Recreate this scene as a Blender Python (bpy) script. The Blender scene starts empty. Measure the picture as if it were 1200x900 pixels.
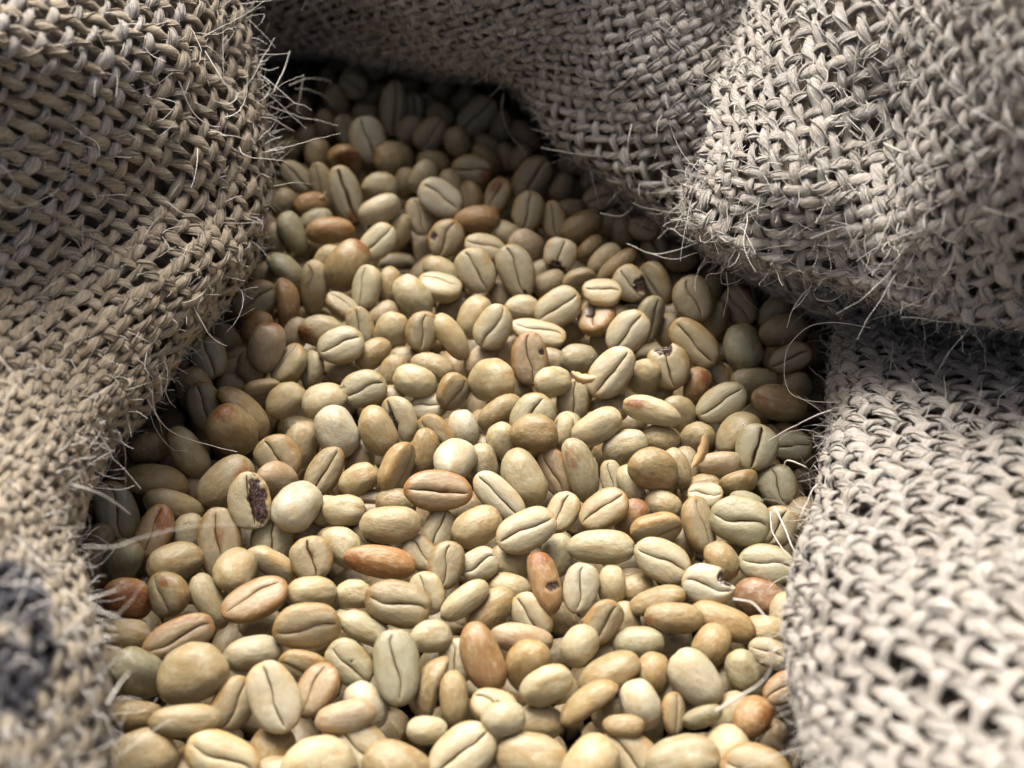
import bpy, math, random
import numpy as np
from mathutils import Matrix, Vector, Quaternion

rng = np.random.default_rng(11)
random.seed(5)
SC = bpy.context.scene
COL = SC.collection
MM = 0.001

# ------------------------------------------------------------------ camera, sky, sun, exposure
FPX, ELEV, Z0 = 1667.0, math.radians(43), 282.0           # focal length in px of a 1200 px wide frame, camera elevation, distance (mm)
RIGHT = np.array([1.0, 0, 0])
UP = np.array([0, math.sin(ELEV), math.cos(ELEV)])
FWD = np.array([0, math.cos(ELEV), -math.sin(ELEV)])
CAM = -Z0 * FWD
cam = bpy.data.cameras.new('camera')
camo = bpy.data.objects.new('camera', cam)
COL.objects.link(camo)
camo.location = CAM * MM
camo.rotation_euler = (math.pi / 2 - ELEV, 0, 0)
cam.sensor_width = 36
cam.lens = 50.0
cam.clip_start = 0.01
cam.clip_end = 20
cam.dof.use_dof = True
cam.dof.focus_distance = 0.262
cam.dof.aperture_fstop = 17
SC.camera = camo

world = bpy.data.worlds.new('World')
SC.world = world
world.use_nodes = True
wn = world.node_tree
bg = wn.nodes['Background']
sky = wn.nodes.new('ShaderNodeTexSky')
sky.sky_type = 'NISHITA'
sky.sun_disc = False
SUN_AZ, SUN_EL = math.radians(-20), math.radians(61)        # azimuth clockwise from +Y
sky.sun_elevation = SUN_EL
sky.sun_rotation = SUN_AZ
sky.air_density = 0.35
sky.dust_density = 9.0
sky.ozone_density = 0.3
wn.links.new(sky.outputs[0], bg.inputs['Color'])
bg.inputs['Strength'].default_value = 0.145
sun = bpy.data.lights.new('sun', 'SUN')
sun.energy = 4.2
sun.angle = math.radians(34)
sun.color = (1.0, 0.985, 0.965)
suno = bpy.data.objects.new('sun', sun)
COL.objects.link(suno)
sd = Vector((math.sin(SUN_AZ) * math.cos(SUN_EL), math.cos(SUN_AZ) * math.cos(SUN_EL), math.sin(SUN_EL)))
suno.rotation_euler = sd.to_track_quat('Z', 'Y').to_euler()
vs = SC.view_settings
vs.view_transform = 'Standard'
vs.look = 'None'
vs.exposure = 0.62
vs.gamma = 1.0
SC.render.engine = 'CYCLES'
SC.cycles.max_bounces = 6
SC.cycles.pixel_filter_width = 1.1
SC.cycles.diffuse_bounces = 1

def at(px, py, depth):
    """point (mm) seen at a photograph pixel, at a depth along the view axis"""
    return CAM + depth * (FWD + RIGHT * (px - 600) / FPX + UP * (450 - py) / FPX)

# ------------------------------------------------------------------ small helpers
def mesh_np(name, V, Fq, smooth=True, attrs=None):
    """V (n,3) in metres, Fq list/array of quads or tris"""
    m = bpy.data.meshes.new(name)
    V = np.asarray(V, np.float32)
    Fq = np.asarray(Fq, np.int32)
    n, k = Fq.shape
    m.vertices.add(len(V)); m.vertices.foreach_set('co', V.ravel())
    m.loops.add(n * k); m.loops.foreach_set('vertex_index', Fq.ravel())
    m.polygons.add(n)
    m.polygons.foreach_set('loop_start', np.arange(0, n * k, k, dtype=np.int32))
    m.update(calc_edges=True)
    if smooth:
        m.polygons.foreach_set('use_smooth', np.ones(n, bool))
    for nm, (tp, arr) in (attrs or {}).items():
        a = m.attributes.new(nm, tp, 'POINT')
        arr = np.asarray(arr, np.float32)
        a.data.foreach_set({'FLOAT': 'value', 'FLOAT_VECTOR': 'vector'}[tp], arr.ravel())
    m.validate()
    return m

def link(name, mesh, mat=None, parent=None):
    o = bpy.data.objects.new(name, mesh)
    COL.objects.link(o)
    if mat is not None and mesh is not None and not mesh.materials:
        mesh.materials.append(mat)
    if parent is not None:
        o.parent = parent
    return o

def tag(o, label=None, cat=None, group=None, kind=None):
    for k, v in (('label', label), ('category', cat), ('group', group), ('kind', kind)):
        if v:
            o[k] = v
    return o

def vnoise(P, scale, seed=0):
    """cheap smooth value noise, P (n,3)"""
    Q = np.asarray(P) * scale + seed * 17.31
    i = np.floor(Q).astype(np.int64); f = Q - i
    f = f * f * (3 - 2 * f)
    def h(ix, iy, iz):
        x = (ix * 374761393 + iy * 668265263 + iz * 2147483647 + seed * 974711) & 0xffffffff
        x = ((x ^ (x >> 13)) * 1274126177) & 0xffffffff
        return ((x ^ (x >> 16)) & 0xffff) / 65535.0
    r = 0
    for dx in (0, 1):
        for dy in (0, 1):
            for dz in (0, 1):
                w = (f[:, 0] if dx else 1 - f[:, 0]) * (f[:, 1] if dy else 1 - f[:, 1]) * (f[:, 2] if dz else 1 - f[:, 2])
                r = r + w * h(i[:, 0] + dx, i[:, 1] + dy, i[:, 2] + dz)
    return r * 2 - 1

class NT:
    """terse node builder"""
    def __init__(s, name):
        s.m = bpy.data.materials.new(name); s.m.use_nodes = True
        s.t = s.m.node_tree; s.b = s.t.nodes['Principled BSDF']
    def n(s, typ, **kw):
        x = s.t.nodes.new(typ)
        for k, v in kw.items():
            setattr(x, k, v)
        return x
    def l(s, a, b):
        s.t.links.new(a, b)
    def put(s, sock, v):
        if isinstance(v, bpy.types.NodeSocket): s.l(v, sock)
        else: sock.default_value = v
    def math(s, op, a, b=0.0, c=0.0, clamp=False):
        x = s.n('ShaderNodeMath', operation=op, use_clamp=clamp)
        s.put(x.inputs[0], a); s.put(x.inputs[1], b)
        if op in ('MULTIPLY_ADD', 'SMOOTH_MIN'): s.put(x.inputs[2], c)
        return x.outputs[0]
    def vmath(s, op, a, b=None):
        x = s.n('ShaderNodeVectorMath', operation=op)
        s.put(x.inputs[0], a)
        if b is not None: s.put(x.inputs[1], b)
        return x.outputs['Value'] if op in ('LENGTH', 'DISTANCE', 'DOT_PRODUCT') else x.outputs[0]
    def mix(s, f, a, b, blend='MIX'):
        x = s.n('ShaderNodeMix', data_type='RGBA', blend_type=blend)
        s.put(x.inputs[0], f); s.put(x.inputs[6], a); s.put(x.inputs[7], b)
        return x.outputs[2]
    def noise(s, vec, scale, detail=3.0, rough=0.55):
        x = s.n('ShaderNodeTexNoise')
        s.put(x.inputs['Vector'], vec); x.inputs['Scale'].default_value = scale
        x.inputs['Detail'].default_value = detail; x.inputs['Roughness'].default_value = rough
        return x.outputs['Fac']
    def rng(s, v, a, b, c=0.0, d=1.0, smooth=False):
        x = s.n('ShaderNodeMapRange', interpolation_type='SMOOTHSTEP' if smooth else 'LINEAR')
        s.put(x.inputs['Value'], v)
        for i, q in zip((1, 2, 3, 4), (a, b, c, d)): s.put(x.inputs[i], q)
        return x.outputs[0]
    def ramp(s, v, stops):
        x = s.n('ShaderNodeValToRGB'); e = x.color_ramp.elements
        while len(e) < len(stops): e.new(0.5)
        for q, (p, c) in zip(e, stops): q.position = p; q.color = (*c, 1)
        s.put(x.inputs[0], v)
        return x.outputs[0]
    def attr(s, name, typ='GEOMETRY'):
        return s.n('ShaderNodeAttribute', attribute_name=name, attribute_type=typ)
    def bump(s, h, strength, dist, normal=None):
        x = s.n('ShaderNodeBump'); x.inputs['Strength'].default_value = strength; x.inputs['Distance'].default_value = dist
        s.put(x.inputs['Height'], h)
        if normal is not None: s.l(normal, x.inputs['Normal'])
        return x.outputs[0]

# ------------------------------------------------------------------ materials
def bean_material():
    k = NT('green_coffee_bean')
    oi = k.n('ShaderNodeObjectInfo'); tc = k.n('ShaderNodeTexCoord').outputs['Object']
    rnd = k.math('MULTIPLY', oi.outputs['Random'], 40.0)
    off = k.n('ShaderNodeCombineXYZ'); k.l(rnd, off.inputs[0]); k.l(rnd, off.inputs[1])
    it = k.attr('tone'); itc = it.outputs['Vector']             # per-bean offset for the joined mass (zero elsewhere)
    P = k.vmath('ADD', k.vmath('ADD', tc, off.outputs[0]), k.vmath('SCALE', itc, None))
    tcl = k.attr('local').outputs['Vector']
    P = k.vmath('ADD', tcl, off.outputs[0])
    mk = k.n('ShaderNodeSeparateXYZ'); k.l(k.attr('mask').outputs['Vector'], mk.inputs[0])
    base = oi.outputs['Color']
    big = k.noise(P, 1.5, 5.0, 0.6)
    mid = k.noise(P, 4.0, 4.0, 0.6)
    fine = k.noise(k.vmath('MULTIPLY', P, (1.1, 1.0, 1.0)), 17.0, 5.0, 0.7)
    c = k.mix(k.rng(big, 0.40, 0.68, 0.0, 0.65, True), base, k.mix(1.0, base, (0.88, 0.70, 0.46, 1), 'MULTIPLY'))
    c = k.mix(k.rng(mid, 0.50, 0.68, 0.0, 0.42, True), c, (0.43, 0.375, 0.24, 1))
    c = k.mix(k.rng(mid, 0.46, 0.28, 0.0, 0.5, True), c, k.mix(1.0, base, (0.74, 0.58, 0.38, 1), 'MULTIPLY'))
    # flat faces are paler and greener than the rounded backs; rims and ends are tanned
    c = k.mix(k.math('MULTIPLY', mk.outputs['Z'], 0.34), c, (0.45, 0.41, 0.285, 1))
    rimf = k.math('MULTIPLY', mk.outputs['Y'], k.rng(big, 0.35, 0.68, 0.08, 0.7, True))
    c = k.mix(rimf, c, k.mix(1.0, base, (0.88, 0.64, 0.34, 1), 'MULTIPLY'))
    c = k.mix(k.rng(fine, 0.50, 0.75, 0.0, 0.5), c, k.mix(1.0, c, (0.66, 0.55, 0.40, 1), 'MULTIPLY'))
    vor = k.n('ShaderNodeTexVoronoi'); k.l(P, vor.inputs['Vector']); vor.inputs['Scale'].default_value = 5.0
    vr = k.n('ShaderNodeSeparateColor'); k.l(vor.outputs['Color'], vr.inputs[0])
    sp = k.math('MULTIPLY', k.rng(vor.outputs['Distance'], 0.10, 0.05), k.math('GREATER_THAN', vr.outputs[0], 0.86))
    c = k.mix(k.math('MULTIPLY', sp, 0.8), c, (0.10, 0.06, 0.03, 1))
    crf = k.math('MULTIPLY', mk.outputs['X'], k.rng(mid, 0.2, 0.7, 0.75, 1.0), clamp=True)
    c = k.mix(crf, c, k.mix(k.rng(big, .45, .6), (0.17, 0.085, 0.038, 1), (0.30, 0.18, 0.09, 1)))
    # brown stains and dark holes set per bean
    st = k.attr('stain', 'OBJECT'); sr = k.math('MULTIPLY', k.attr('stain_radius', 'OBJECT').outputs['Fac'], 1.2)
    dd = k.math('ADD', k.vmath('DISTANCE', tcl, st.outputs['Vector']), k.math('MULTIPLY', k.math('SUBTRACT', mid, 0.5), 0.55))
    sf = k.rng(k.math('SUBTRACT', sr, dd), -0.12, 0.30, 0.0, 0.95, True)
    sf = k.math('MULTIPLY', sf, k.math('GREATER_THAN', sr, 0.01))
    scol = k.ramp(k.noise(P, 7.0, 4.0), [(0.35, (0.30, 0.115, 0.03)), (0.55, (0.13, 0.05, 0.018)), (0.7, (0.36, 0.17, 0.055))])
    c = k.mix(sf, c, scol)
    hl = k.attr('hollow').outputs['Fac']
    hcol = k.ramp(k.noise(P, 9.0, 3.0), [(0.35, (0.012, 0.009, 0.008)), (0.55, (0.07, 0.04, 0.03)), (0.72, (0.20, 0.13, 0.10))])
    c = k.mix(k.rng(hl, 0.25, 0.5), c, hcol)
    k.l(c, k.b.inputs['Base Color'])
    ro = k.rng(fine, 0.3, 0.7, 0.36, 0.54)
    ro = k.math('SUBTRACT', ro, k.math('MULTIPLY', hl, 0.25))
    k.l(ro, k.b.inputs['Roughness'])
    k.b.inputs['Specular IOR Level'].default_value = 0.5
    k.b.inputs['Subsurface Weight'].default_value = 0.0
    h = k.math('ADD', k.math('MULTIPLY', fine, 0.45), k.math('MULTIPLY', mid, 1.5))
    k.l(k.bump(h, 0.48, 0.00025), k.b.inputs['Normal'])
    return k.m

def yarn_material():
    k = NT('jute_yarn')
    oi = k.n('ShaderNodeObjectInfo')
    fib = k.attr('fibre').outputs['Vector']
    rnd = k.math('MULTIPLY', oi.outputs['Random'], 60.0)
    off = k.n('ShaderNodeCombineXYZ'); k.l(rnd, off.inputs[0])
    P = k.vmath('ADD', fib, off.outputs[0])
    st = k.noise(P, 4.2, 4.0, 0.6)
    st2 = k.noise(k.vmath('MULTIPLY', P, (1.0, 3.0, 3.0)), 4.0, 3.0, 0.6)
    big = k.noise(k.vmath('MULTIPLY', P, (3.0, 0.3, 0.3)), 1.2, 2.0)
    c = k.ramp(st, [(0.30, (0.27, 0.20, 0.125)), (0.42, (0.56, 0.49, 0.38)), (0.54, (0.75, 0.71, 0.63)), (0.70, (0.87, 0.86, 0.83))])
    c = k.mix(k.rng(st2, 0.55, 0.72, 0.0, 0.6), c, (0.88, 0.87, 0.85, 1))
    c = k.mix(k.rng(st2, 0.46, 0.30, 0.0, 0.65), c, (0.20, 0.14, 0.08, 1))
    c = k.mix(k.rng(big, 0.42, 0.7, 0.0, 0.35), c, (0.56, 0.42, 0.24, 1))
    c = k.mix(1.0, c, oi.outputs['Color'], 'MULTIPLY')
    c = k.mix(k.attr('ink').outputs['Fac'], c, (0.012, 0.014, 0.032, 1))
    k.l(c, k.b.inputs['Base Color'])
    k.b.inputs['Roughness'].default_value = 0.5
    k.b.inputs['Specular IOR Level'].default_value = 0.4
    k.b.inputs['Sheen Weight'].default_value = 0.15
    h = k.math('ADD', k.math('MULTIPLY', st2, 1.0), k.math('MULTIPLY', st, 0.7))
    k.l(k.bump(h, 1.0, 0.0007), k.b.inputs['Normal'])
    return k.m

def plain(name, col, rough=0.6, noise_scale=900.0, dark=0.6):
    k = NT(name)
    g = k.n('ShaderNodeNewGeometry').outputs['Position']
    c = k.mix(k.noise(g, noise_scale, 3.0), tuple(x * dark for x in col) + (1,), col + (1,))
    k.l(c, k.b.inputs['Base Color']); k.b.inputs['Roughness'].default_value = rough
    return k.m

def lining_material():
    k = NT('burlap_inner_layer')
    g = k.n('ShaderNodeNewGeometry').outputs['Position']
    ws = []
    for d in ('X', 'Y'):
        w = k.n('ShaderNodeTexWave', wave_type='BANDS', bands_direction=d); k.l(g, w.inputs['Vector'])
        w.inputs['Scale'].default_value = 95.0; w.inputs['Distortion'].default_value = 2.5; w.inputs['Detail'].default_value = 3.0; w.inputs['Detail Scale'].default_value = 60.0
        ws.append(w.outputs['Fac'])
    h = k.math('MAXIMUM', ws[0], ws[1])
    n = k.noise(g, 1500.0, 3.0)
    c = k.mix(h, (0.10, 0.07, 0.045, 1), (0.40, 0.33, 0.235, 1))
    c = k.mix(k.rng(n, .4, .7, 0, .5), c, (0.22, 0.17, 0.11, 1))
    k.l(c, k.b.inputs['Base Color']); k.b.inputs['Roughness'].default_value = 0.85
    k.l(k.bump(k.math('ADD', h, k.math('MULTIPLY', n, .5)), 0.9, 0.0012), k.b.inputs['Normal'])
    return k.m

M_BEAN = bean_material()
M_YARN = yarn_material()
M_FIB = plain('jute_fibre', (0.84, 0.79, 0.69), 0.42, 400.0, 0.75)
M_LINE = lining_material()
M_HUSK = plain('husk_skin', (0.62, 0.40, 0.19), 0.5, 700.0, 0.6)
M_SILVER = plain('silver_skin', (0.72, 0.66, 0.52), 0.45, 800.0, 0.7)

# ------------------------------------------------------------------ the sack
sack = bpy.data.objects.new('burlap_sack', None)
COL.objects.link(sack)
tag(sack, 'coarse pale jute sack rolled open in thick woven folds around the beans', 'sack')

def catmull(G, u, v):
    """G (nv,nu,3) control grid, interpolated; u, v arrays in 0..1"""
    nv, nu, _ = G.shape
    E = np.zeros((nv + 2, nu + 2, 3))
    E[1:-1, 1:-1] = G
    E[0, 1:-1] = 2 * G[0] - G[1]; E[-1, 1:-1] = 2 * G[-1] - G[-2]
    E[:, 0] = 2 * E[:, 1] - E[:, 2]; E[:, -1] = 2 * E[:, -2] - E[:, -3]
    def w(t, n):
        x = np.clip(t, 0, 1) * (n - 1); i = np.minimum(x.astype(int), n - 2); f = x - i
        W = np.stack([-.5 * f + f**2 - .5 * f**3, 1 - 2.5 * f**2 + 1.5 * f**3, .5 * f + 2 * f**2 - 1.5 * f**3, -.5 * f**2 + .5 * f**3], 1)
        return i, W
    iu, wu = w(u, nu); iv, wv = w(v, nv)
    out = np.zeros((len(u), 3))
    for a in range(4):
        for b in range(4):
            out += (wv[:, a] * wu[:, b])[:, None] * E[iv + a, iu + b]
    return out

class Cloth:
    def __init__(s, rows, flip=1, wrinkle=1.2, seed=0):
        s.G = np.array([[at(*p) for p in r] for r in rows])
        s.flip, s.wr, s.seed = flip, wrinkle, seed
        # arc-length look-ups so the weave keeps its pitch over the folds
        t = np.linspace(0, 1, 120)
        UU, VV = np.meshgrid(t, t)
        S = catmull(s.G, UU.ravel(), VV.ravel()).reshape(120, 120, 3)
        du = np.linalg.norm(np.diff(S, axis=1), axis=2).mean(0); dv = np.linalg.norm(np.diff(S, axis=0), axis=2).mean(1)
        s.cu = np.concatenate([[0], np.cumsum(du)]); s.cv = np.concatenate([[0], np.cumsum(dv)]); s.t = t
        s.Lu, s.Lv = s.cu[-1], s.cv[-1]
    def base(s, a, b):
        u = np.interp(a, s.cu, s.t); v = np.interp(b, s.cv, s.t)
        return catmull(s.G, u, v)
    def point(s, a, b):
        """a, b in mm along the cloth; returns position and unit normal (towards the camera side)"""
        e = 1.2
        p = s.base(a, b)
        ta = s.base(np.minimum(a + e, s.Lu), b) - s.base(np.maximum(a - e, 0), b)
        tb = s.base(a, np.minimum(b + e, s.Lv)) - s.base(a, np.maximum(b - e, 0))
        n = np.cross(ta, tb) * s.flip
        n /= np.maximum(np.linalg.norm(n, axis=1, keepdims=True), 1e-9)
        p = p + n * (s.wr * (vnoise(p, 0.055, s.seed) + 0.45 * vnoise(p, 0.13, s.seed + 3)))[:, None]
        return p, n

def tube(P, N, rw, rt, sides, twist, lobes, phase):
    """yarn surface around path P (mm) with surface normals N; returns verts, quads, fibre attribute"""
    n = len(P)
    T = np.gradient(P, axis=0); T /= np.maximum(np.linalg.norm(T, axis=1, keepdims=True), 1e-9)
    B = np.cross(T, N); B /= np.maximum(np.linalg.norm(B, axis=1, keepdims=True), 1e-9)
    N2 = np.cross(B, T)
    s = np.concatenate([[0], np.cumsum(np.linalg.norm(np.diff(P, axis=0), axis=1))])
    th = np.arange(sides) / sides * 2 * math.pi
    TH = th[None] + phase - twist * s[:, None]
    k = 1 + lobes * np.cos(3 * TH) + lobes * 0.7 * np.cos(5 * TH + 1.3)
    rw = np.broadcast_to(rw, (n,)); rt = np.broadcast_to(rt, (n,))
    V = P[:, None] + (np.cos(th)[None] * k * rw[:, None])[..., None] * B[:, None] + (np.sin(th)[None] * k * rt[:, None])[..., None] * N2[:, None]
    fib = np.stack([np.broadcast_to(s[:, None] * 0.10, TH.shape), np.cos(TH), np.sin(TH)], 2)
    i = np.arange(n - 1)[:, None] * sides; j = np.arange(sides)[None]; j2 = (j + 1) % sides
    Q = np.stack([i + j, i + j2, i + sides + j2, i + sides + j], 2).reshape(-1, 4)
    return V.reshape(-1, 3), Q, fib.reshape(-1, 3)

def pxof(P):
    rel = P - CAM; d = rel @ FWD
    return 600 + FPX * (rel @ RIGHT) / d, 450 - FPX * (rel @ UP) / d

YARNS = []
FUZZ = []                                                    # (position, tangent, normal, weight) seeds on the yarns

def weave(fold, cloth, pitch, ang, cover=0.275, amp=0.15, ink=None, thick=1.0):
    ca, sa = math.cos(ang), math.sin(ang)
    cx, cy = cloth.Lu / 2, cloth.Lv / 2
    half = math.hypot(cx, cy)
    for fam in (0, 1):
        k0 = int(half / pitch)
        for k in range(-k0, k0 + 1):
            w0 = k * pitch + rng.normal(0, 0.11 * pitch)
            t = np.arange(-half, half, pitch / 5.0)
            wob = 0.14 * pitch * np.sin(t / (pitch * rng.uniform(3, 6)) + rng.uniform(0, 6)) + 0.05 * pitch * np.sin(t / (pitch * 1.3) + rng.uniform(0, 6))
            if fam == 0: x, y = t, w0 + wob
            else: x, y = w0 + wob, t
            a = cx + ca * x - sa * y; b = cy + sa * x + ca * y
            ok = (a > 0.3) & (a < cloth.Lu - 0.3) & (b > 0.3) & (b < cloth.Lv - 0.3)
            # longest run inside the cloth
            idx = np.where(ok)[0]
            if len(idx) < 14: continue
            a, b, tt = a[idx[0]:idx[-1] + 1], b[idx[0]:idx[-1] + 1], t[idx[0]:idx[-1] + 1]
            a = np.clip(a, 0.1, cloth.Lu - 0.1); b = np.clip(b, 0.1, cloth.Lv - 0.1)
            p, n = cloth.point(a, b)
            ph = math.pi * (k + fam)
            h = amp * pitch * np.cos(math.pi * tt / pitch + ph)
            # cloth that bunches up narrows the gaps, so keep the yarn no wider than its share
            fat = rng.uniform(0.75, 1.22) + (0.3 if rng.random() < .08 else 0)
            var = 1 + 0.13 * np.sin(tt / (pitch * rng.uniform(1.2, 3)) + rng.uniform(0, 6)) + 0.24 * vnoise(p, 0.28, k + 50 * fam)
            rw = pitch * cover * fat * var * (1 + 0.12 * np.cos(math.pi * tt / pitch + ph))
            rt = pitch * 0.15 * thick * (0.7 + 0.3 * fat) * var
            p = p + n * h[:, None]
            V, Q, fib = tube(p, n, rw * .86, rt * .86, 8, 1.7 / pitch, 0.06, rng.uniform(0, 6))
            parts = [(V, Q, fib)]
            vx, vy = pxof(p)
            inn = np.where((vx > -40) & (vx < 1240) & (vy > -30) & (vy < 930))[0]
            for _ in range(3 if len(inn) > 75 else 0):                                # strands of fibre wound loosely round the yarn
                sl = np.concatenate([[0], np.cumsum(np.linalg.norm(np.diff(p, axis=0), axis=1))])
                tw = (1.7 / pitch) * rng.uniform(0.75, 1.2); f0 = rng.uniform(0, 6.28)
                aa = f0 + tw * sl + 0.4 * vnoise(p, 0.4, int(rng.integers(99)))
                tg = np.gradient(p, axis=0); tg /= np.maximum(np.linalg.norm(tg, axis=1, keepdims=True), 1e-9)
                bb = np.cross(tg, n); bb /= np.maximum(np.linalg.norm(bb, axis=1, keepdims=True), 1e-9)
                ro = 0.98 + 0.26 * vnoise(p, 0.7, int(rng.integers(99))) ** 2 + 0.10 * vnoise(p, 0.8, int(rng.integers(99)))
                sp = p + bb * (np.cos(aa) * rw * ro)[:, None] + np.cross(bb, tg) * (np.sin(aa) * rt * ro)[:, None]
                q0, q1 = inn[0], inn[-1] + 1
                sv, sq, sf = tube(sp[q0:q1], n[q0:q1], pitch * rng.uniform(.035, .085), pitch * .033, 3, 0.0, 0.0, 0.0)
                sf[:, 1:] *= 0.35; sf[:, 1] += rng.uniform(-3, 3)
                parts.append((sv, sq, sf))
            off_ = 0; VV, QQ, FF = [], [], []
            for pv, pq, pf in parts:
                VV.append(pv); QQ.append(pq + off_); FF.append(pf); off_ += len(pv)
            V, Q, fib = np.concatenate(VV), np.concatenate(QQ), np.concatenate(FF)
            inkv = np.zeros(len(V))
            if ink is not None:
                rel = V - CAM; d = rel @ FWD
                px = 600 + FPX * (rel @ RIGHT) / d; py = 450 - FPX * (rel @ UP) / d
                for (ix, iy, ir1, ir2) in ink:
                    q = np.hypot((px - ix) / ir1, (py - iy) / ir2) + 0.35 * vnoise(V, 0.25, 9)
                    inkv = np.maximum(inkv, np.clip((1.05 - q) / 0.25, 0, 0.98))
            vx, vy = pxof(p)
            seen = int(((vx > 0) & (vx < 1200) & (vy > 0) & (vy < 900)).sum())
            YARNS.append((seen, fold, V, Q, fib, inkv))
            tang = np.gradient(p, axis=0); tang /= np.maximum(np.linalg.norm(tang, axis=1, keepdims=True), 1e-9)
            m = np.arange(1, len(p) - 1)
            FUZZ.append((fold.name, p[m] + n[m] * rt[m, None] * 0.9, tang[m], n[m], np.cross(tang[m], n[m]) * rw[m, None]))

def lining(fold, cloth, off):
    k = 70
    a, b = np.meshgrid(np.linspace(0.2, cloth.Lu - 0.2, k), np.linspace(0.2, cloth.Lv - 0.2, k))
    p, n = cloth.point(a.ravel(), b.ravel())
    V = p - n * off
    i = (np.arange(k - 1)[:, None] * k + np.arange(k - 1)[None]).ravel()
    Q = np.stack([i, i + 1, i + k + 1, i + k], 1)
    link('inner_layer', mesh_np('inner_layer', V * MM, Q), M_LINE, fold)

def fold_part(label):
    o = bpy.data.objects.new('cloth_fold', None)
    COL.objects.link(o); o.parent = sack
    o['label'] = label
    return o

def zp(y): return 282.0 / (1 + 0.00065 * (y - 450))

# left fold: rows run down the photograph; columns from the tucked-under edge outwards
L_rows = []
for y, e in (
    (-110, ((260, 297), (232, 279), (150, 256), (40, 233), (-110, 212))),
    (-30, ((272, 294), (244, 277), (160, 253), (45, 229), (-110, 207))),
    (50, ((290, 291), (262, 274), (178, 250), (55, 224), (-110, 203))),
    (150, ((308, 291), (282, 274), (195, 253), (75, 232), (-100, 206))),
    (230, ((319, 290), (291, 272), (205, 255), (85, 238), (-95, 205))),
    (300, ((310, 284), (280, 266), (195, 251), (75, 238), (-95, 214))),
    (370, ((262, 273), (234, 257), (165, 244), (55, 230), (-100, 208))),
    (450, ((206, 260), (179, 246), (114, 232), (15, 214), (-120, 194))),
    (540, ((140, 240), (114, 225), (60, 208), (-30, 190), (-145, 172))),
    (640, ((106, 216), (82, 202), (34, 187), (-50, 170), (-155, 155))),
    (740, ((121, 199), (96, 186), (44, 172), (-40, 157), (-150, 142))),
    (850, ((131, 188), (106, 176), (52, 162), (-35, 148), (-150, 135))),
    (950, ((137, 177), (112, 166), (56, 153), (-35, 140), (-150, 127))),
    (1060, ((140, 167), (114, 156), (58, 144), (-35, 132), (-150, 119))),
):
    e = tuple((x - (24 if y > 480 else 8 + 10 * max(0, min(1, (y - 280) / 150))), d) for x, d in e)
    x1, d1 = e[0]
    L_rows.append([(x1 - 14, y, zp(y) + 24), (x1 - 5, y, d1 + 16)] + [(x, y, d) for x, d in e])
c_left = Cloth(L_rows, 1, 2.2, 1)
f_left = fold_part('broad shaded fold of sackcloth along the left of the beans')

# back band
B_e = [(60, 112, 372), (205, 98, 368), (340, 74, 364), (440, 84, 352), (520, 98, 342), (600, 110, 330), (650, 175, 318), (710, 228, 308), (770, 265, 300), (830, 300, 294), (900, 340, 290), (985, 388, 288), (1090, 410, 286)]
B_e = [(x + 4, y - 12, d) for x, y, d in B_e]
B_0 = [(x, y + 5, 282.0 / (1 + 0.00065 * (y - 450)) + 40) for x, y, d in B_e]
B_2 = [(70, 62, 362), (215, 45, 358), (352, 30, 350), (455, 50, 335), (540, 62, 322), (630, 75, 310), (690, 125, 303), (750, 165, 293), (805, 190, 287), (850, 215, 285), (910, 255, 286), (985, 310, 290), (1090, 335, 290)]
B_3 = [(80, -10, 350), (225, -20, 345), (362, -25, 332), (470, 0, 316), (560, 15, 305), (660, 30, 296), (725, 70, 290), (785, 95, 284), (830, 110, 282), (872, 120, 286), (925, 140, 293), (985, 180, 298), (1085, 200, 300)]
B_4 = [(150, -110, 330), (300, -110, 328), (385, -100, 317), (490, -70, 302), (585, -55, 292), (690, -45, 285), (755, -15, 282), (810, 5, 280), (850, 15, 284), (890, 20, 289), (940, 30, 298), (990, 50, 305), (1080, 60, 308)]
B_5 = [(150, -180, 315), (310, -180, 314), (400, -170, 304), (510, -150, 292), (610, -135, 282), (715, -125, 276), (780, -100, 274), (830, -85, 276), (870, -75, 282), (905, -70, 289), (955, -60, 300), (1000, -50, 308), (1080, -50, 312)]
c_back = Cloth([B_0, B_e, B_2, B_3, B_4, B_5], 1, 1.4, 2)
f_back = fold_part('dim band of sackcloth hanging behind and above the beans')

# upper right flap
R_e = [(803, 226, 273), (824, 282, 263), (895, 326, 256), (1000, 354, 249), (1100, 383, 240), (1220, 394, 229), (1350, 398, 218)]
R_e = [(x, y - 9 - (8 if x > 850 else 0), d) for x, y, d in R_e]
R_0 = [(812, 212, 305), (842, 258, 305), (905, 297, 300), (1006, 325, 293), (1104, 353, 285), (1222, 365, 275), (1350, 369, 262)]
R_2 = [(814, 190, 268), (846, 250, 256), (912, 288, 250), (1010, 312, 243), (1108, 340, 234), (1225, 350, 222), (1350, 350, 210)]
R_3 = [(832, 140, 271), (880, 190, 251), (940, 220, 241), (1030, 235, 239), (1120, 255, 220), (1230, 260, 202), (1350, 260, 190)]
R_4 = [(848, 80, 278), (900, 110, 257), (960, 125, 245), (1045, 140, 243), (1130, 150, 212), (1235, 150, 192), (1360, 150, 178)]
R_5 = [(860, 10, 288), (915, 20, 264), (975, 25, 250), (1055, 30, 238), (1135, 30, 208), (1240, 30, 186), (1360, 30, 170)]
R_6 = [(870, -80, 300), (925, -80, 275), (985, -80, 258), (1060, -80, 240), (1140, -80, 205), (1245, -80, 182), (1365, -80, 165)]
c_flap = Cloth([R_0, R_e, R_2, R_3, R_4, R_5, R_6], 1, 1.7, 3)
f_flap = fold_part('bright thick flap of sackcloth overhanging the beans at the upper right')

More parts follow.
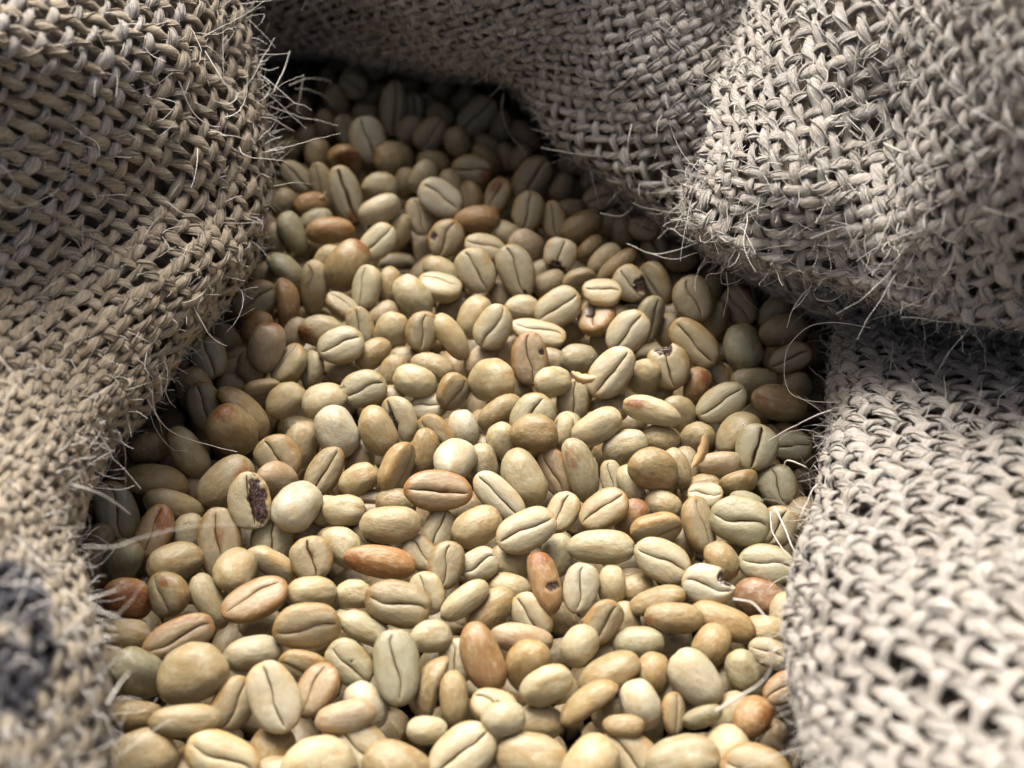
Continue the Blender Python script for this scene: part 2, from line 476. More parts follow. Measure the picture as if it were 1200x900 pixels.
# lower right fold
W_rows = []
for y, e in (
    (235, ((1000, 345), (1022, 338), (1075, 330), (1180, 320), (1340, 308))),
    (330, ((985, 312), (1010, 305), (1065, 298), (1170, 290), (1330, 280))),
    (395, ((965, 284), (992, 277), (1055, 272), (1160, 266), (1320, 256))),
    (455, ((955, 266), (982, 255), (1050, 247), (1160, 237), (1310, 224))),
    (520, ((947, 252), (975, 239), (1040, 229), (1150, 217), (1300, 204))),
    (600, ((938, 234), (965, 221), (1030, 211), (1140, 200), (1300, 187))),
    (700, ((919, 213), (946, 201), (1010, 191), (1125, 181), (1290, 170))),
    (800, ((915, 197), (942, 186), (1008, 176), (1125, 166), (1290, 156))),
    (900, ((924, 182), (951, 172), (1015, 162), (1130, 153), (1290, 144))),
    (1010, ((935, 169), (962, 159), (1025, 150), (1140, 142), (1295, 133))),
):
    e = tuple((x + 27, d) for x, d in e)
    x1, d1 = e[0]
    W_rows.append([(x1 + 14, y + 3, max(zp(y) + 20, d1 + 40)), (x1 + 4, y + 1, d1 + 13)] + [(x, y + (x - x1) * 0.03, d) for x, d in e])
c_right = Cloth(W_rows, -1, 2.2, 4)
f_right = fold_part('bright bulging fold of sackcloth along the lower right of the beans')

PITCH = 4.0
for fold, cl, pitch, ang, ink in (
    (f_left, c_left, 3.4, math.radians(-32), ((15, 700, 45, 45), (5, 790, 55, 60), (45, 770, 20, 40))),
    (f_back, c_back, 3.3, math.radians(38), None),
    (f_flap, c_flap, 3.55, math.radians(22), None),
    (f_right, c_right, 3.8, math.radians(35), None),
):
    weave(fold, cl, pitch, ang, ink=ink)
    lining(fold, cl, 3.2)

# the 290 yarns that show most are parts of their own; those hardly in view are joined, one piece per fold
YARNS.sort(key=lambda q: -q[0])
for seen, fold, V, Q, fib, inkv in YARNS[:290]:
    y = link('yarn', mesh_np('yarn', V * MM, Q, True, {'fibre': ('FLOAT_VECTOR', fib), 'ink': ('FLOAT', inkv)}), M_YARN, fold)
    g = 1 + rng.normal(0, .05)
    y.color = (.95 * g, .86 * g, .69 * g, 1) if fold is f_left else (g, g, g * 1.0, 1)  # left fold's brown shade is partly put into its yarn colour; others stay neutral
for fold in (f_left, f_back, f_flap, f_right):
    rest = [q for q in YARNS[290:] if q[1] is fold]
    if not rest: continue
    off_, Vs, Qs, Fs, Is = 0, [], [], [], []
    for _, _, V, Q, fib, inkv in rest:
        Vs.append(V); Qs.append(Q + off_); Fs.append(fib + rng.uniform(-20, 20)); Is.append(inkv); off_ += len(V)
    o = link('outlying_yarns', mesh_np('outlying_yarns', np.concatenate(Vs) * MM, np.concatenate(Qs), True, {'fibre': ('FLOAT_VECTOR', np.concatenate(Fs)), 'ink': ('FLOAT', np.concatenate(Is))}), M_YARN, fold)
    o['kind'] = 'stuff'
print('yarns', len(YARNS), [q[0] for q in YARNS[285:295]])

# the body of the sack under and behind everything
def sack_body():
    k = 90
    xs = np.linspace(-230, 230, k); ys = np.linspace(-190, 300, k)
    X, Y = np.meshgrid(xs, ys)
    dx = np.maximum(np.abs(X - 8) - 62, 0); dy = np.maximum(np.abs(Y - 15) - 118, 0)
    d = np.hypot(dx, dy)
    Z = -22 + np.minimum(d * 0.35, 34) + 1.5 * vnoise(np.stack([X, Y, X * 0], 2).reshape(-1, 3), 0.04, 8).reshape(k, k)
    V = np.stack([X, Y, Z], 2).reshape(-1, 3)
    i = (np.arange(k - 1)[:, None] * k + np.arange(k - 1)[None]).ravel()
    Q = np.stack([i, i + 1, i + k + 1, i + k], 1)
    link('sack_body', mesh_np('sack_body', V * MM, Q), M_LINE, sack)
sack_body()

# ------------------------------------------------------------------ loose fibres
def fibre_bundle(paths, radii, sides=3):
    Vs, Qs, o = [], [], 0
    for P, r in zip(paths, radii):
        n = len(P)
        T = np.gradient(P, axis=0); T /= np.maximum(np.linalg.norm(T, axis=1, keepdims=True), 1e-9)
        ref = np.array([0.31, 0.27, 0.91])
        B = np.cross(T, ref); B /= np.maximum(np.linalg.norm(B, axis=1, keepdims=True), 1e-9)
        N = np.cross(B, T)
        th = np.arange(sides) / sides * 2 * math.pi
        rr = r * np.linspace(1, 0.45, n)
        V = P[:, None] + (np.cos(th)[None] * rr[:, None])[..., None] * B[:, None] + (np.sin(th)[None] * rr[:, None])[..., None] * N[:, None]
        i = np.arange(n - 1)[:, None] * sides; j = np.arange(sides)[None]; j2 = (j + 1) % sides
        Qs.append((np.stack([i + j, i + j2, i + sides + j2, i + sides + j], 2).reshape(-1, 4)) + o)
        Vs.append(V.reshape(-1, 3)); o += n * sides
    return np.concatenate(Vs), np.concatenate(Qs)

def fuzz(fold, count, lmin, lmax, lift, rad, keep=None, npt=8, wave=1.0):
    sel = [q for q in FUZZ if q[0] == fold.name]
    P = np.concatenate([q[1] for q in sel]); T = np.concatenate([q[2] for q in sel]); N = np.concatenate([q[3] for q in sel]); B = np.concatenate([q[4] for q in sel])
    if keep is not None:
        m = keep(P); P, T, N, B = P[m], T[m], N[m], B[m]
    paths, radii = [], []
    for i in rng.integers(0, len(P), count):
        L = lmin + (lmax - lmin) * rng.random() ** 2.2
        n = npt
        d = T[i] * (1 if rng.random() < 0.5 else -1) + 0.5 * rng.normal(size=3) + N[i] * rng.uniform(0, lift)
        d /= np.linalg.norm(d)
        curl = rng.normal(size=3) * 0.30 * wave
        p = P[i] + B[i] * rng.uniform(-0.9, 0.9) - N[i] * 0.15
        out = [p]
        for _ in range(n - 1):
            d = d + curl * 0.6 + rng.normal(size=3) * 0.16 - N[i] * 0.10 * lift
            d /= np.linalg.norm(d)
            p = p + d * L / (n - 1)
            out.append(p)
        paths.append(np.array(out)); radii.append(rad * rng.uniform(0.6, 1.3))
    V, Q = fibre_bundle(paths, radii)
    o = link('fibre_fuzz', mesh_np('fibre_fuzz', V * MM, Q), M_FIB, fold)
    o['kind'] = 'stuff'

def pxof(P):
    rel = P - CAM; d = rel @ FWD
    return 600 + FPX * (rel @ RIGHT) / d, 450 - FPX * (rel @ UP) / d

for fold, n1, n2 in ((f_left, 5000, 420), (f_back, 5000, 420), (f_flap, 5000, 420), (f_right, 4200, 320)):
    fuzz(fold, n1, 1.5, 6.0, 0.55, 0.07, npt=4)
    fuzz(fold, n2, 5.0, 16.0, 0.9, 0.075)
# frayed rims where the folds meet the beans
def near_edge(x_of):
    def f(P):
        px, py = pxof(P)
        return x_of(px, py)
    return f
LE = np.array([(r[2][0], r[2][1]) for r in L_rows], float)
fuzz(f_left, 280, 2.5, 8, 0.6, 0.04, near_edge(lambda x, y: np.abs(x - np.interp(y, LE[:, 1], LE[:, 0])) < 26), 14, 3.2)
fuzz(f_left, 420, 6, 22, 0.5, 0.06, near_edge(lambda x, y: (np.abs(x + 12 - np.interp(y, LE[:, 1], LE[:, 0])) < 34) & (y < 200)), 16, 3.0)
RE = np.array([(r[2][0], r[2][1]) for r in W_rows], float)
fuzz(f_right, 520, 3, 9, 0.8, 0.045, near_edge(lambda x, y: np.abs(x - np.interp(y, RE[:, 1], RE[:, 0])) < 26), 14, 3.2)
BE = np.array(B_e, float)
fuzz(f_back, 420, 3, 10, 0.8, 0.05, near_edge(lambda x, y: np.abs(y - np.interp(x, BE[:, 0], BE[:, 1])) < 22), 14, 3.2)
FE = np.array(R_e, float)
fuzz(f_flap, 300, 3, 10, 0.8, 0.05, near_edge(lambda x, y: np.abs(y - np.interp(x, FE[:, 0], FE[:, 1])) < 18), 14, 3.2)

def loose(pts, r=0.10):
    """one fibre through photograph pixels (x, y, depth)"""
    P = np.array([at(*p) for p in pts])
    t = np.linspace(0, 1, len(pts)); tt = np.linspace(0, 1, max(14, 6 * len(pts)))
    G = np.stack([P, P + 1e-3], 0)
    Q = catmull(G, tt, np.zeros(len(tt)))
    Q = Q + 0.12 * np.stack([vnoise(Q, 0.35, s) for s in (1, 2, 3)], 1)
    V, F_ = fibre_bundle([Q], [r], 5)
    link('loose_fibre', mesh_np('loose_fibre', V * MM, F_), M_FIB, sack)

FIBRES = [
    ([(741, 145, 290), (736, 170, 290), (742, 205, 296), (756, 235, 302), (772, 262, 303), (781, 278, 304)], .11),
    ([(634, 173, 310), (672, 180, 305), (714, 184, 300)], .09),
    ([(637, 108, 308), (642, 134, 312), (655, 160, 316)], .09),
    ([(704, 250, 306), (728, 253, 306), (742, 240, 304), (748, 224, 300)], .09),
    ([(735, 285, 290), (764, 297, 291), (790, 294, 288), (818, 285, 284)], .12),
    ([(764, 297, 291), (778, 302, 290), (795, 303, 288), (818, 296, 284)], .08),
    ([(771, 280, 296), (785, 268, 292), (800, 277, 288), (815, 284, 282)], .10),
    ([(852, 300, 268), (846, 318, 272), (830, 322, 276), (826, 330, 280)], .09),
    ([(851, 318, 270), (853, 345, 276), (848, 372, 280)], .08),
    ([(952, 335, 262), (938, 348, 262), (928, 365, 264), (922, 384, 268)], .14),
    ([(952, 332, 262), (958, 350, 258), (975, 352, 256), (990, 342, 256), (992, 332, 256)], .13),
    ([(1020, 384, 262), (985, 378, 262), (950, 382, 264), (925, 405, 266), (919, 435, 266), (926, 460, 264), (950, 470, 262), (985, 472, 256)], .11),
    ([(901, 516, 258), (925, 503, 252), (950, 490, 246), (975, 480, 244)], .13),
    ([(870, 496, 268), (878, 503, 266), (888, 510, 264)], .09),
    ([(918, 548, 250), (922, 540, 248), (935, 543, 244), (945, 548, 238)], .14),
    ([(908, 594, 246), (916, 610, 243), (924, 630, 240), (932, 650, 234)], .14),
    ([(903, 600, 246), (905, 622, 244), (915, 640, 240), (928, 655, 234)], .10),
    ([(840, 834, 205), (862, 820, 203), (884, 806, 200), (900, 790, 197), (905, 770, 195), (902, 745, 195)], .26),
    ([(860, 702, 222), (880, 706, 220), (892, 716, 216), (900, 730, 211)], .15),
    ([(180, 415, 255), (178, 450, 250), (182, 482, 252), (196, 502, 258), (225, 516, 262), (278, 530, 264)], .13),
    ([(150, 360, 248), (156, 380, 247), (168, 400, 250), (185, 418, 256), (220, 438, 262)], .11),
    ([(172, 468, 248), (185, 490, 250), (190, 510, 255)], .08),
    ([(192, 455, 250), (198, 470, 254), (205, 478, 258)], .08),
    ([(82, 568, 205), (110, 576, 208), (132, 588, 214), (152, 603, 220)], .16),
    ([(98, 641, 190), (135, 640, 190), (165, 630, 192), (205, 620, 195), (250, 615, 200), (310, 616, 208)], .06),
    ([(112, 716, 190), (140, 726, 192), (165, 738, 195), (188, 747, 198)], .13),
    ([(126, 824, 180), (134, 812, 181), (142, 800, 183), (151, 788, 186)], .14),
    ([(98, 705, 186), (118, 697, 188), (140, 690, 191)], .12),
    ([(340, 60, 300), (334, 78, 300), (326, 96, 298), (320, 108, 296)], .13),
    ([(240, 60, 262), (262, 95, 262), (278, 110, 264), (268, 122, 262), (250, 118, 260)], .12),
    ([(156, 100, 250), (165, 112, 252), (182, 135, 256), (205, 155, 258), (246, 176, 260)], .14),
    ([(210, 95, 254), (225, 130, 257), (245, 146, 260), (258, 148, 262)], .15),
    ([(282, 108, 280), (305, 118, 286), (316, 105, 290), (310, 95, 288), (290, 92, 282)], .13),
    ([(298, 137, 284), (318, 139, 288), (332, 146, 292), (345, 154, 296)], .14),
    ([(310, 180, 284), (318, 176, 286), (330, 172, 288)], .13),
    ([(312, 182, 284), (320, 195, 287), (324, 215, 290)], .10),
    ([(320, 218, 286), (345, 214, 290), (368, 216, 294)], .07),
    ([(355, 88, 330), (352, 110, 330), (348, 128, 330), (352, 133, 330)], .09),
    ([(338, 100, 320), (360, 92, 325), (385, 95, 330), (388, 100, 332)], .08),
    ([(345, 104, 322), (365, 106, 326), (385, 116, 332), (390, 124, 334)], .08),
    ([(225, 200, 258), (235, 240, 262), (250, 258, 264), (275, 262, 268), (303, 261, 272)], .11),
    ([(590, 110, 332), (588, 130, 336), (596, 155, 338), (612, 175, 336), (617, 185, 334)], .10),
    ([(1180, 60, 190), (1150, 90, 195), (1125, 125, 200), (1105, 160, 205)], .13),
    ([(1052, 200, 232), (1054, 240, 234), (1050, 275, 236), (1042, 310, 238)], .09),
    ([(1035, 168, 236), (1060, 178, 230), (1090, 180, 224), (1130, 176, 214)], .10),
]
for pts, r in FIBRES:
    loose(pts, r)

# ------------------------------------------------------------------ coffee beans
def bean_mesh(name, seed, crease_w=0.05, crease_d=0.5, scurve=0.10, bend=0.05, taper=0.1, pillow=0.10, dents=(), nub=None, lowres=False, lump=0.035):
    """unit bean: half length, half width and half thickness 1; flat, creased face towards +Z"""
    r = np.random.default_rng(seed)
    nr, nb = (11, 6) if lowres else (44, 24)
    t = np.linspace(0.06, math.pi - 0.06, nr)
    x = -np.cos(t)
    prof = (1 - np.abs(x) ** 2.5) ** (1 / 2.0)
    prof *= 1 + taper * 0.5 * x
    pos = np.array([0, .010, .021, .036, .06, .10, .18, .3, .42, .55, .68, .8, .9, .97]) if not lowres else np.array([0, .06, .2, .62])
    flat = np.concatenate([-pos[:0:-1], pos])
    ph1, ph2 = r.uniform(0, 6), r.uniform(0, 6)
    yc = scurve * np.sin(x * 2.6 + (0 if r.random() < .5 else math.pi) + r.normal(0, .2)) + r.normal(0, .03) + 0.016 * np.sin(9 * x + ph1) + 0.006 * np.sin(19 * x + ph2)
    cl = r.uniform(.86, .97)
    V, mask = [], []
    back = np.linspace(0, math.pi, nb + 1)
    for i in range(nr):
        f = prof[i]
        yy = flat * 1.0
        yy = np.where(yy >= 0, yc[i] + yy * (1 - yc[i]), yc[i] + yy * (1 + yc[i]))
        zf = 0.46 * (1 - np.abs(yy) ** 3.2) ** (1 / 2.0)
        fade = np.clip((cl - abs(x[i])) / 0.12, 0, 1)
        half = np.abs(flat)
        zf = zf + .65 * pillow * (np.sin(np.clip(half / .62, 0, 1) * math.pi)) * fade - 0.035 * fade
        wv = crease_w * (1 + 0.35 * math.sin(5 * x[i] + ph2))
        g = np.exp(-(half / wv) ** 2) * fade
        zf = zf - .75 * crease_d * g - 0.055 * np.exp(-(half / .11) ** 2) * fade
        V.append(np.stack([np.full(len(yy), x[i]), yy * f, zf * f ** .85], 1))
        rim = np.clip((np.abs(yy) - .70) / .22, 0, 1) + np.clip((abs(x[i]) - .72) / .22, 0, 1)
        face = np.clip((.86 - np.abs(yy)) / .2, 0, 1) * np.clip((.9 - abs(x[i])) / .2, 0, 1)
        mask.append(np.stack([np.exp(-(half / (wv * 1.15)) ** 2) * fade, np.clip(rim, 0, 1), face], 1))
        yb = np.cos(back); zb = -np.sin(back) ** .92
        V.append(np.stack([np.full(nb + 1, x[i]), yb * f, zb * f], 1))
        mask.append(np.stack([np.zeros(nb + 1), np.clip(1 - np.abs(np.sin(back)) * 2.2, 0, 1) * .7 + .5 * np.clip((abs(x[i]) - .8) / .2, 0, 1), np.zeros(nb + 1)], 1))
    ring = len(flat) + nb + 1
    V = np.concatenate(V); mask = np.concatenate(mask)
    i = np.arange(nr - 1)[:, None] * ring; j = np.arange(ring)[None]; j2 = (j + 1) % ring
    Q = np.stack([i + j, i + ring + j, i + ring + j2, i + j2], 2).reshape(-1, 4)
    # close the ends
    c0 = V[:ring].mean(0); c1 = V[-ring:].mean(0); c0[0] -= .004; c1[0] += .004
    n0 = len(V); V = np.vstack([V, c0, c1]); mask = np.vstack([mask, [0, 1, 0], [0, 1, 0]])
    jj = np.arange(ring); jn = (jj + 1) % ring; lb = (nr - 1) * ring
    T0 = np.stack([np.full(ring, n0), jj, jn, jn], 1)
    T1 = np.stack([np.full(ring, n0 + 1), lb + jn, lb + jj, lb + jj], 1)
    local = V.copy()
    # irregular growth: egg shape, bend and shallow lumps
    V[:, 2] += bend * (V[:, 0] ** 2 - .35)
    lum = vnoise(local, 1.25, seed) * lump * 1.6 + vnoise(local, 3.1, seed + 5) * lump * .6
    V *= (1 + lum)[:, None]
    V[:, 1] += 0.05 * r.normal() * V[:, 0] ** 2
    hollow = np.zeros(len(V))
    for (dx, dy, dz, rx, ry, rz, depth) in dents:
        q = np.sqrt(((local[:, 0] - dx) / rx) ** 2 + ((local[:, 1] - dy) / ry) ** 2 + ((local[:, 2] - dz) / rz) ** 2) + .28 * vnoise(local, 4.5, seed + 2) + .12 * vnoise(local, 11, seed + 4)
        k = np.clip((1 - q) / .35, 0, 1)
        hollow = np.maximum(hollow, k)
        inward = -V * np.array([.8, .8, .8]) / np.maximum(np.linalg.norm(V, axis=1, keepdims=True), .2)
        V += inward * (k * depth * (1 + .35 * vnoise(local, 7, seed + 7)))[:, None]
    if nub is not None:
        q = np.linalg.norm(local - np.array(nub[:3]), axis=1)
        V += (np.array(nub[:3]) * (nub[4] * np.exp(-(q / nub[3]) ** 2))[:, None])
    zmid = (V[:, 2].max() + V[:, 2].min()) / 2; zr = (V[:, 2].max() - V[:, 2].min()) / 2
    V[:, 2] = (V[:, 2] - zmid) / zr
    F_ = np.vstack([Q, T0, T1])
    return V, F_, mask, local, hollow

def to_mesh(name, data):
    V, F_, mask, local, hollow = data
    m = bpy.data.meshes.new(name)
    faces = [tuple(q) if q[2] != q[3] else tuple(q[:3]) for q in F_.tolist()]
    m.from_pydata(V.tolist(), [], faces)
    m.polygons.foreach_set('use_smooth', np.ones(len(m.polygons), bool))
    for nm, arr in (('mask', mask), ('local', local)):
        a = m.attributes.new(nm, 'FLOAT_VECTOR', 'POINT'); a.data.foreach_set('vector', np.asarray(arr, np.float32).ravel())
    a = m.attributes.new('hollow', 'FLOAT', 'POINT'); a.data.foreach_set('value', hollow.astype(np.float32))
    m.materials.append(M_BEAN)
    m.update()
    return m

KINDS = [dict(crease_w=r_[0], crease_d=r_[1], scurve=r_[2], bend=r_[3], taper=r_[4], pillow=r_[5]) for r_ in (
    (.022, .22, .10, .02, .10, .05), (.018, .2, .16, .05, -.12, .06), (.026, .28, .06, -.03, .15, .04), (.022, .22, .20, .04, .05, .08),
    (.018, .16, .12, .00, -.18, .03), (.030, .28, .08, .10, .08, .07), (.020, .2, .14, -.05, .2, .06), (.024, .22, .05, .06, -.05, .09),
    (.017, .18, .18, .02, .12, .04), (.022, .26, .10, .08, -.1, .07), (.024, .2, .03, .03, .02, .03), (.020, .22, .15, -.02, .16, .07))]
MESHES = [to_mesh('coffee_bean', bean_mesh('b', 100 + i, **kw)) for i, kw in enumerate(KINDS)]
BENT = [to_mesh('coffee_bean', bean_mesh('b', 140 + i, .025, .25, .06, bd, .1, .05)) for i, bd in enumerate((.22, .30, .16))]
ROUND = [to_mesh('coffee_bean', bean_mesh('b', 160 + i, .022, .2, .08, .02, tp, .06, lump=.045)) for i, tp in enumerate((.1, -.15, .22))]
WIDE = to_mesh('coffee_bean', bean_mesh('b', 180, .05, .5, .05, .0, .08, .06))
OPEN = to_mesh('coffee_bean', bean_mesh('b', 181, .08, .6, .04, .04, .12, .12))
TINT = dict(w=(.455, .41, .285), p=(.395, .34, .205), n=(.335, .275, .155), t=(.285, .21, .098), g=(.30, .275, .165), o=(.30, .18, .075), k=(.335, .26, .165), r=(.215, .12, .063))

